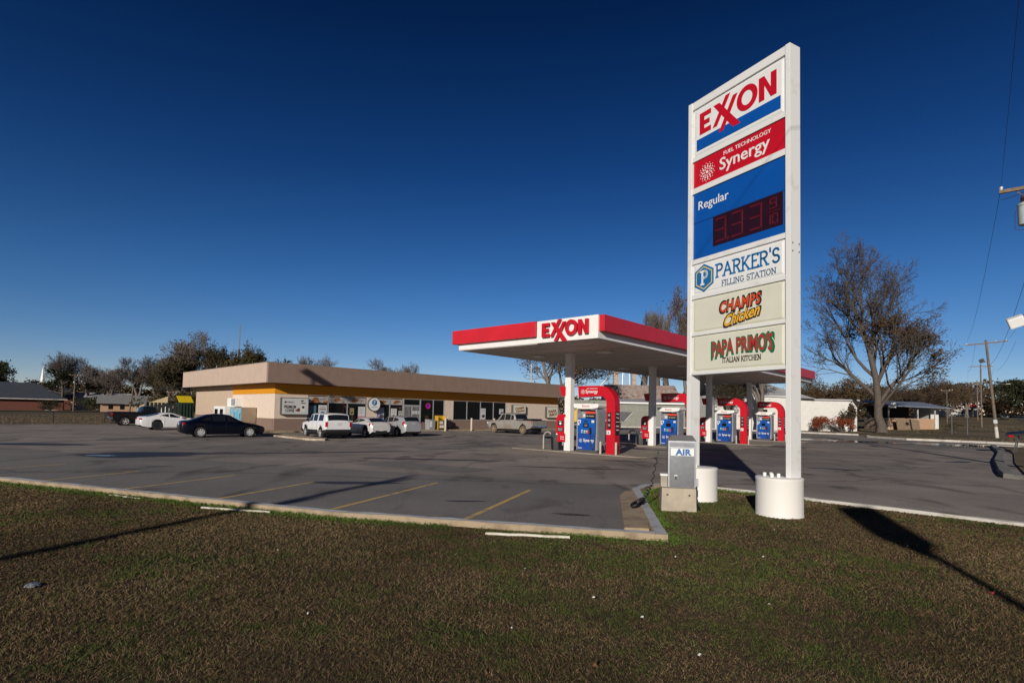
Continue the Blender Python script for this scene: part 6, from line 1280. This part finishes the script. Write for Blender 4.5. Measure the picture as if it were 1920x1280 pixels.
for i, (x, y, c_, lab) in enumerate(((5.25, 6.11, (.45, .04, .05), 'small red scrap of litter on the right side of the lawn'), (.65, 4.15, (.26, .12, .06), 'curled brown fallen leaf at the bottom of the lawn'), (4.15, 5.03, (.28, .15, .08), 'brown fallen leaf at the lower right of the lawn'), (-2.9, 5.4, (.24, .13, .07), 'brown fallen leaf at the lower left of the lawn'))):
    bm = MB(); w_ = .035; bm.add([(-w_, 0, .02), (0, -w_ * .6, 0), (w_, 0, .025), (0, w_ * .6, .005), (0, 0, .012)], [(0, 1, 4), (1, 2, 4), (2, 3, 4), (3, 0, 4)]); o = bm.build('red_scrap' if i == 0 else 'fallen_leaf', mat('leaf_%d' % i, c_, .7)); o.location = (x, y, .055); o.rotation_euler = (0, 0, i * 1.3); tag(o, lab, 'litter' if i == 0 else 'leaf')
# ---------------------------------------------------------------- trees
def leaf_mat(name, c1, c2):
    m = bpy.data.materials.new(name); m.use_nodes = True; n = m.node_tree.nodes; l = m.node_tree.links; b = n['Principled BSDF']
    g_ = n.new('ShaderNodeNewGeometry'); r = n.new('ShaderNodeValToRGB'); r.color_ramp.elements[0].color = (*c1, 1); r.color_ramp.elements[1].color = (*c2, 1)
    l.new(g_.outputs['Random Per Island'], r.inputs[0]); oi = n.new('ShaderNodeObjectInfo'); hs = n.new('ShaderNodeHueSaturation'); mp = n.new('ShaderNodeMapRange'); mp.inputs[3].default_value = .75; mp.inputs[4].default_value = 1.2
    l.new(oi.outputs['Random'], mp.inputs[0]); l.new(mp.outputs[0], hs.inputs['Value']); l.new(r.outputs[0], hs.inputs['Color']); l.new(hs.outputs[0], b.inputs['Base Color']); b.inputs['Roughness'].default_value = .75; b.inputs['Specular IOR Level'].default_value = .2
    return m
M_bark = mat('bark', (.10, .080, .066), .95, var=.3, scale=4, bump=.6, bscale=10)
M_barkp = mat('pale_bark', (.16, .135, .115), .95, var=.3, scale=4, bump=.5, bscale=10)
M_twig = mat('twig_bark', (.125, .105, .095), .95, var=.2)
L_brown = leaf_mat('brown_leaves', (.055, .032, .016), (.105, .062, .028)); L_olive = leaf_mat('olive_leaves', (.030, .030, .011), (.085, .062, .022)); L_dark = leaf_mat('dark_leaves', (.018, .028, .012), (.05, .05, .022)); L_rust = leaf_mat('rust_leaves', (.050, .030, .015), (.095, .060, .026)); L_red = leaf_mat('red_leaves', (.20, .035, .015), (.34, .09, .03))
def tree_mesh(seed, levels=5, nch=(4, 4, 4, 4, 3), spread=(38, 42, 45, 48, 50), ratio=.66, trunk_frac=.22, up=.10, leaf=0.0, leaf_size=.012, clumps=None, forks=3, wig=.10, first=.45, minr=.0009, tr=.030, lead=.34):
    rnd = random.Random(seed); segs = ([], []); leaves = []
    def rot(d, ang):
        a = d.orthogonal().normalized(); b_ = d.cross(a); t = rnd.uniform(0, 2 * math.pi); k = a * math.cos(t) + b_ * math.sin(t)
        return (d * math.cos(ang) + k * math.sin(ang)).normalized()
    def grow(p, d, Ln, r, lv):
        n = 5 if lv < 3 else 3; P = [p.copy()]; dd = d.copy()
        for i in range(n):
            dd = (dd + Vector((rnd.gauss(0, wig), rnd.gauss(0, wig), rnd.gauss(0, wig) + up * (.6 if lv == 0 else 1)))).normalized(); p = p + dd * (Ln / n); P.append(p.copy())
        rr = [max(minr, r * (1 - .55 * i / n)) for i in range(n + 1)]
        segs[0 if lv <= 2 else 1].append((P, rr, lv))
        if lv >= levels - 1:
            if leaf > 0:
                for q in P[1:]:
                    if rnd.random() < leaf: leaves.append(q)
            return
        k = nch[min(lv, len(nch) - 1)]
        for j in range(k):
            f = (first if lv == 0 else .30) + (1 - (first if lv == 0 else .30)) * (j + rnd.random()) / k; f = min(f, .98); i = int(f * n); fr = f * n - i; q = P[i].lerp(P[i + 1], fr); td = (P[i + 1] - P[i]).normalized()
            ang = R(spread[min(lv, len(spread) - 1)] * rnd.uniform(.65, 1.25)); grow(q, rot(td, ang), Ln * ratio * rnd.uniform(.7, 1.15) * (1.25 - .45 * f), max(minr, rr[i] * rnd.uniform(.45, .7)), lv + 1)
        for j in range(2 if lv < levels - 2 else 1): grow(P[-1], rot(dd, R(rnd.uniform(8, 26))), Ln * ratio * rnd.uniform(.75, 1.0), max(minr, rr[-1] * .85), lv + 1)
    base = Vector((0, 0, 0)); P = [base, Vector((rnd.gauss(0, .006), rnd.gauss(0, .006), trunk_frac * .5)), Vector((rnd.gauss(0, .012), rnd.gauss(0, .012), trunk_frac))]
    segs[0].append((P, [tr * 1.35, tr * .98, tr * .92], -1))
    for j in range(forks):
        a = 2 * math.pi * (j + rnd.uniform(-.2, .2)) / forks; an = R(rnd.uniform(10, 24)) if forks > 1 else R(2)
        grow(P[-1] - Vector((0, 0, .01)), Vector((math.sin(an) * math.cos(a), math.sin(an) * math.sin(a), math.cos(an))), lead * rnd.uniform(.85, 1.15), tr * (.72 if forks > 1 else .9), 0)
    return segs, leaves
def tube_np(segs, sides):
    V = []; Fc = []; o = 0
    for P, rr, lv in segs:
        n = 7 if lv < 0 else (6 if lv < 1 else (5 if lv < 2 else (4 if lv < 3 else 3))); ref = None
        for i, p in enumerate(P):
            d = (P[min(i + 1, len(P) - 1)] - P[max(i - 1, 0)]).normalized(); a = d.orthogonal().normalized() if ref is None else (ref - d * ref.dot(d)).normalized(); ref = a; b_ = d.cross(a)
            for k in range(n): t = 2 * math.pi * k / n; V.append(p + (a * math.cos(t) + b_ * math.sin(t)) * rr[i])
        for i in range(len(P) - 1):
            for k in range(n): Fc.append((o + i * n + k, o + i * n + (k + 1) % n, o + (i + 1) * n + (k + 1) % n, o + (i + 1) * n + k))
        o += len(P) * n
    return V, Fc
def make_tree(name, label, seed, bark, leafm, scale, loc, per=3, lsize=.012, lspread=.02, clump=(), twig=None, **kw):
    segs, leaves = tree_mesh(seed, **kw)
    allp = [p for s in segs for (P, _, _) in s for p in P]; zmax = max(p.z for p in allp); xr = sorted(abs(p.x) for p in allp)[int(len(allp) * .985)]
    k = 1 / zmax; kx = .5 / xr                    # unit: height 1, width about 1
    S = lambda p: Vector((p.x * kx, p.y * kx, p.z * k))
    t = thing(name, label, 'tree', loc)
    V, Fc = tube_np(segs[0], 6); b = MB(); 
    # keep radii round: scale positions, not radii, by rebuilding in world units
    def conv(sg): return [([Vector((p.x * kx * scale[0], p.y * kx * scale[0], p.z * k * scale[1])) for p in P], [r * scale[1] for r in rr], lv) for P, rr, lv in sg]
    V, Fc = tube_np(conv(segs[0]), 6); b.add(V, Fc); me = bpy.data.meshes.new('trunk'); me.from_pydata([tuple(v) for v in b.v], [], b.f); me.materials.append(bark); me.shade_smooth(); o = bpy.data.objects.new('trunk', me); C.objects.link(o); o.parent = t
    V, Fc = tube_np(conv(segs[1]), 3); mi = [0] * len(Fc); rnd = random.Random(seed + 1)
    for q in leaves:
        c = Vector((q.x * kx * scale[0], q.y * kx * scale[0], q.z * k * scale[1]))
        for j in range(per):
            p = c + Vector((rnd.gauss(0, 1), rnd.gauss(0, 1), rnd.gauss(0, .8))) * lspread * scale[1]; a = Vector((rnd.gauss(0, 1), rnd.gauss(0, 1), rnd.gauss(0, 1))).normalized(); b_ = a.orthogonal().normalized(); s = lsize * scale[1] * rnd.uniform(.6, 1.3); o_ = len(V)
            V += [p - a * s, p + b_ * s * .45, p + a * s, p - b_ * s * .45]; Fc.append((o_, o_ + 1, o_ + 2, o_ + 3)); mi.append(1)
    tips = [P[-1] for P, _, lv in conv(segs[1]) if lv >= 4]
    for (cx, cz, rx, rz_) in clump:                    # leaves still hanging in dense bunches
        for p0 in tips:
            if ((p0.x / scale[0] - cx) / rx) ** 2 + ((p0.z / scale[1] - cz) / rz_) ** 2 < 1:
                for j in range(5):
                    p = p0 + Vector((rnd.gauss(0, 1), rnd.gauss(0, 1), rnd.gauss(0, .8))) * .014 * scale[1]; a = Vector((rnd.gauss(0, 1), rnd.gauss(0, 1), rnd.gauss(0, 1))).normalized(); b_ = a.orthogonal().normalized(); s = lsize * 1.2 * scale[1] * rnd.uniform(.6, 1.3); o_ = len(V)
                    V += [p - a * s, p + b_ * s * .45, p + a * s, p - b_ * s * .45]; Fc.append((o_, o_ + 1, o_ + 2, o_ + 3)); mi.append(1)
    me = bpy.data.meshes.new('crown'); me.from_pydata([tuple(v) for v in V], [], Fc); me.materials.append(twig or M_twig); me.materials.append(leafm); me.polygons.foreach_set('material_index', mi); o = bpy.data.objects.new('crown', me); C.objects.link(o); o.parent = t
    return t
U = (1, 1)
protos_t = {
 'bare': lambda lab: make_tree('bare_tree', lab, 11, M_bark, L_brown, (10, 16), (0, 0, 0), forks=3, leaf=.02, levels=5, minr=.0014),
 'bare2': lambda lab: make_tree('bare_tree', lab, 23, M_barkp, L_brown, (10, 16), (0, 0, 0), forks=4, leaf=.05, levels=5, up=.06, minr=.0014),
 'sparse': lambda lab: make_tree('tree', lab, 37, M_barkp, L_brown, (12, 20), (0, 0, 0), forks=3, leaf=.32, per=2, lsize=.009, levels=5, minr=.0011),
 'olive': lambda lab: make_tree('tree', lab, 41, M_bark, L_olive, (9, 15), (0, 0, 0), forks=3, leaf=.42, per=3, lsize=.014, lspread=.026, levels=5, nch=(4, 4, 4, 3), minr=.0012, trunk_frac=.14),
 'dark': lambda lab: make_tree('tree', lab, 53, M_bark, L_dark, (12, 13), (0, 0, 0), forks=3, leaf=.6, per=4, lsize=.024, lspread=.035, levels=5, nch=(4, 4, 4, 3), trunk_frac=.12, first=.25),
 'pine': lambda lab: make_tree('pine_tree', lab, 61, M_bark, L_dark, (10, 13), (0, 0, 0), forks=1, leaf=.9, per=4, lsize=.026, lspread=.022, levels=4, nch=(9, 4, 4), spread=(70, 50, 45), trunk_frac=.35, first=.2, up=.04),
 'poplar': lambda lab: make_tree('bare_tree', lab, 71, M_bark, L_brown, (5, 28), (0, 0, 0), forks=1, leaf=.03, per=1, lsize=.005, levels=5, spread=(26, 30, 34, 40), up=.20, minr=.0008, trunk_frac=.3),
 'rust': lambda lab: make_tree('tree', lab, 83, M_bark, L_rust, (12, 12), (0, 0, 0), forks=3, leaf=.34, per=3, lsize=.017, lspread=.032, levels=5, nch=(4, 4, 4, 3), trunk_frac=.12, first=.25),
}
DIM = {'bare': (10, 16), 'bare2': (10, 16), 'sparse': (12, 20), 'olive': (9, 15), 'dark': (12, 13), 'pine': (10, 13), 'poplar': (5, 28), 'rust': (12, 12)}
TREES = [
(-162.5, 170.0, 16.0, 11.0, 'dark', 'dark tree behind the brick house at the left edge'),
(-149.3, 185.0, 19.9, 13.3, 'bare', 'bare tree rising behind the white steeple'),
(-137.5, 170.0, 12.8, 9.8, 'pine', 'dark layered evergreen right of the white steeple'),
(-141.8, 185.0, 18.2, 8.9, 'bare2', 'slim bare tree right of the dark evergreen'),
(-123.0, 170.0, 14.4, 11.8, 'bare', 'bare tree above the left half of the cottage roof'),
(-131.0, 178.0, 12.4, 11.0, 'bare2', 'low bare tree between the evergreen and the cottage'),
(-114.9, 170.0, 16.9, 13.3, 'bare2', 'wide bare tree behind the cottage'),
(-102.4, 160.0, 17.7, 12.8, 'bare', 'dense grey-brown bare tree right of the cottage roof ridge'),
(-92.0, 150.0, 13.5, 10.0, 'olive', 'olive-brown tree behind the cottage carport'),
(-85.6, 140.0, 15.0, 9.4, 'olive', 'olive-leaved tree left of the tallest pale tree'),
(-76.1, 130.0, 20.7, 12.5, 'bare2', 'tallest pale bare tree left of the store'),
(-75.0, 124.0, 14.2, 10.0, 'olive', 'leafy olive tree in front of the tallest pale tree'),
(-66.1, 125.0, 16.7, 7.6, 'olive', 'tall olive tree just behind the store back corner'),
(-57.8, 120.0, 16.0, 9.2, 'olive', 'rounded olive tree above the left end of the store fascia'),
(-51.0, 118.0, 12.6, 6.5, 'dark', 'smaller dark tree above the store roof vent'),
(-46.7, 130.0, 15.5, 10.6, 'bare', 'wide bare crown above the store roof, left of its middle'),
(-30.1, 130.0, 14.6, 8.8, 'bare2', 'bare crown above the middle of the store roof'),
(-24.9, 130.0, 14.0, 6.0, 'bare', 'small bare crown right of the middle of the store roof'),
(8.4, 100.0, 19.3, 15.9, 'sparse', 'broad pale-limbed tree with brown leaves under the canopy corner'),
(26.9, 150.0, 11.4, 6.5, 'bare', 'small round bare tree behind the rusty barn'),
(33.5, 140.0, 29.5, 6.4, 'poplar', 'leftmost of three slim bare trees poking above the red fascia'),
(36.4, 141.0, 30.4, 5.6, 'poplar', 'middle of three slim bare trees poking above the red fascia'),
(39.6, 140.0, 29.6, 6.4, 'poplar', 'rightmost of three slim bare trees poking above the red fascia'),
(29.4, 92.0, 25.0, 9.0, 'sparse', 'tall thinly leaved tree behind the left sign post'),
(37.5, 84.0, 16.8, 8.9, 'sparse', 'tree with pale trunk between the third and fourth pumps'),
(34.3, 88.0, 9.7, 6.2, 'olive', 'olive leafy tree behind the third pump'),
(82.3, 150.0, 13.9, 13.5, 'rust', 'brown tree behind the white warehouse roof'),
(90.9, 150.0, 13.2, 13.0, 'rust', 'brown tree left of the big tree trunk'),
(101.0, 155.0, 11.0, 12.0, 'rust', 'brown tree behind the big tree trunk'),
(112.4, 160.0, 11.6, 12.8, 'rust', 'brown tree right of the big tree trunk'),
(123.0, 165.0, 12.3, 14.3, 'rust', 'brown tree above the right end of the roadside stand'),
(137.8, 175.0, 12.7, 13.5, 'rust', 'brown tree right of the roadside stand'),
(147.6, 180.0, 11.7, 10.4, 'bare2', 'bare tree just left of the highway poles'),
(188.6, 226.0, 7.3, 14.5, 'dark', 'dark evergreen behind the leaning pole'),
(203.6, 230.0, 6.3, 15.5, 'dark', 'dark evergreen at the end of the highway'),
(158.5, 170.0, 12.8, 14.1, 'dark', 'dark round tree at the right edge beyond the highway'),
]
made = {}
for i, (x, y, h, w, k, lab) in enumerate(TREES):
    z = terr(x, y) - .1; rz = (i * 2.399) % 6.283; sc = (w / DIM[k][0], w / DIM[k][0], h / DIM[k][1])
    if k not in made: t = protos_t[k](lab); made[k] = (t, children(t)); t.location = (x, y, z); t.rotation_euler = (0, 0, rz); t.scale = sc
    else: t, kids = made[k]; t = dup(t, (x, y, z), rz, lab, scale=sc, kids=kids)
# the big pecan by the roadside stand
big = make_tree('big_tree', 'big half-bare tree with grey trunk and brown leaf clumps at the right', 97, M_bark, L_brown, (18.6, 30.2), (55.5, 83.2, 0), forks=1, leaf=.17, per=1, lsize=.0060, lspread=.010, levels=6, nch=(13, 5, 4, 3, 2), spread=(43, 40, 42, 46, 48), ratio=.56, trunk_frac=.13, first=.04, minr=.00060, tr=.0215, up=.06, wig=.085, clump=((.30, .40, .13, .15), (.26, .54, .10, .08), (-.10, .50, .06, .05)), lead=.74, twig=mat('dark_twig_bark', (.070, .058, .052), .95, var=.2))
# shrubs
def shrub(name, label, x, y, h, w, m, seed, n=1400, cat='shrub', z=None, ls=.09):
    rnd = random.Random(seed); z = terr(x, y) if z is None else z; t = thing(name, label, cat, (x, y, z)); V = []; Fc = []
    cl = [(rnd.gauss(0, .25), rnd.gauss(0, .25), rnd.uniform(.25, .8), rnd.uniform(.18, .34)) for _ in range(9)]
    for i in range(n):
        c = rnd.choice(cl); d = Vector((rnd.gauss(0, 1), rnd.gauss(0, 1), rnd.gauss(0, 1))).normalized() * c[3] * rnd.random() ** .4; p = Vector(((c[0] + d.x) * w, (c[1] + d.y) * w, max(.02, (c[2] + d.z * .8)) * h)); a = Vector((rnd.gauss(0, 1), rnd.gauss(0, 1), rnd.gauss(0, 1))).normalized(); b_ = a.orthogonal().normalized(); s = ls * rnd.uniform(.6, 1.4) * h * .5; o_ = len(V)
        V += [p - a * s, p + b_ * s * .5, p + a * s, p - b_ * s * .5]; Fc.append((o_, o_ + 1, o_ + 2, o_ + 3))
    me = bpy.data.meshes.new('foliage'); me.from_pydata([tuple(v) for v in V], [], Fc); me.materials.append(m); o = bpy.data.objects.new('foliage', me); C.objects.link(o); o.parent = t
    b = MB()
    for c in cl: b.tube([(0, 0, 0), (c[0] * w * .5, c[1] * w * .5, c[2] * h * .5), (c[0] * w, c[1] * w, c[2] * h)], [.03 * h * .5, .02 * h * .5, .008 * h], 4)
    b.build('stem', M_twig, t); return t
for a in (('shrub', 'red-brown bush against the white warehouse wall, left of the pair', 48.9, 88, 2.7, 2.6, L_red, 1), ('shrub', 'red-brown bush against the white warehouse wall, right of the pair', 52.0, 87.5, 2.8, 2.7, L_red, 2), ('vine', 'brown vine climbing the white warehouse wall near the big tree', 55.0, 89.5, 4.8, 1.4, L_rust, 3, 420), ('vine', 'thin brown creeper on the white wall left of the roadside stand', 53.4, 89.6, 3.8, 1.1, L_rust, 4, 260), ('shrub', 'dark evergreen bush at the right end of the brick house', -123.6, 149, 3.0, 4.2, L_dark, 5), ('shrub', 'green bush among the bare trees left of the cottage', -112, 150, 4.4, 9.0, L_dark, 6), ('shrub', 'brown bush beneath the bare trees at the far left', -118, 158, 3.6, 8.0, L_rust, 7), ('shrub', 'olive brush behind the dumpster at the store back corner', -52, 92, 6.0, 7.0, L_olive, 8), ('shrub', 'dark brush behind the rubbish heap', -64, 104, 5.0, 9.0, L_olive, 9), ('shrub', 'low green plant at the end of the roadside stand', 77.5, 97.5, 1.5, 2.2, L_olive, 10)): shrub(*a)
# far woods closing the horizon: one mass
def far_woods():
    rng = np.random.default_rng(3); n = 90000; az = rng.uniform(-62, 62, n); rr = rng.uniform(250, 330, n); az_r = np.radians(az); x = np.sin(az_r) * rr; y = np.cos(az_r) * rr
    top = 6.0 + 5 * vnoise(az * 1.0, rr * .01, .45, 31) + 3 * vnoise(az, rr * .02, 1.7, 32); gap = np.clip((38 - np.abs(az - 10)) / 10, .35, 1) * 0 + 1
    zt = np.array([terr(a, b_) for a, b_ in zip(x, y)]); z = zt + rng.random(n) ** .8 * top; s = rng.uniform(.35, .8, n)
    A = rng.normal(size=(n, 3)); A /= np.linalg.norm(A, axis=1)[:, None]; B = np.cross(A, rng.normal(size=(n, 3))); B /= np.linalg.norm(B, axis=1)[:, None]; P = np.stack([x, y, z], 1)
    V = np.stack([P - A * s[:, None], P + B * s[:, None] * .6, P + A * s[:, None], P - B * s[:, None] * .6], 1).reshape(-1, 3); F_ = np.arange(n * 4).reshape(n, 4)
    me = bpy.data.meshes.new('far_woods'); me.from_pydata(V.tolist(), [], F_.tolist()); me.materials.append(L_rust); o = bpy.data.objects.new('far_woods', me); C.objects.link(o); tag(o, 'brown winter woods closing the far horizon', 'woods', kind='stuff')
far_woods()
# rough tufts on the far verge and field
def tufts():
    rng = np.random.default_rng(8); n = 60000; x = rng.uniform(-75, 105, n); y = rng.uniform(48, 125, n)
    k = ~inside(x, y, [(-100, -8), (-44.6, 48.5), (-22, 72), (8, 100), (17.5, 88.6), (28.4, 90.8), (38.3, 78.2), (44.2, 70.8), (40.4, 62.3), (40.5, 56.5), (43.5, 53.6), (45.5, 49.9), (60, 36), (60, -10)]); x = x[k]; y = y[k]; n = len(x)
    q = (x - 62.3) * .776 - (y - 71.3) * .63; k = (q < 8.5) | (q > 22.5); x = x[k]; y = y[k]; n = len(x)
    z = np.array([terr(a, b_) for a, b_ in zip(x, y)]); h = rng.uniform(.02, .10, n) * (.4 + vnoise(x, y, .2, 12)); w = rng.uniform(.03, .09, n); az = rng.uniform(0, 6.28, n); dx = np.cos(az) * w; dy = np.sin(az) * w
    V = np.stack([np.stack([x - dx, y - dy, z - .02], 1), np.stack([x + dx, y + dy, z - .02], 1), np.stack([x + dy * .8, y - dx * .8, z + h], 1)], 1).reshape(-1, 3)
    me = bpy.data.meshes.new('field_grass'); me.from_pydata(V.tolist(), [], np.arange(n * 3).reshape(n, 3).tolist()); me.materials.append(leaf_mat('field_blades', (.10, .070, .038), (.16, .115, .065))); o = bpy.data.objects.new('field_grass', me); C.objects.link(o); tag(o, 'tufts of dry brown grass on the far verge and field', 'grass', kind='stuff')
tufts()
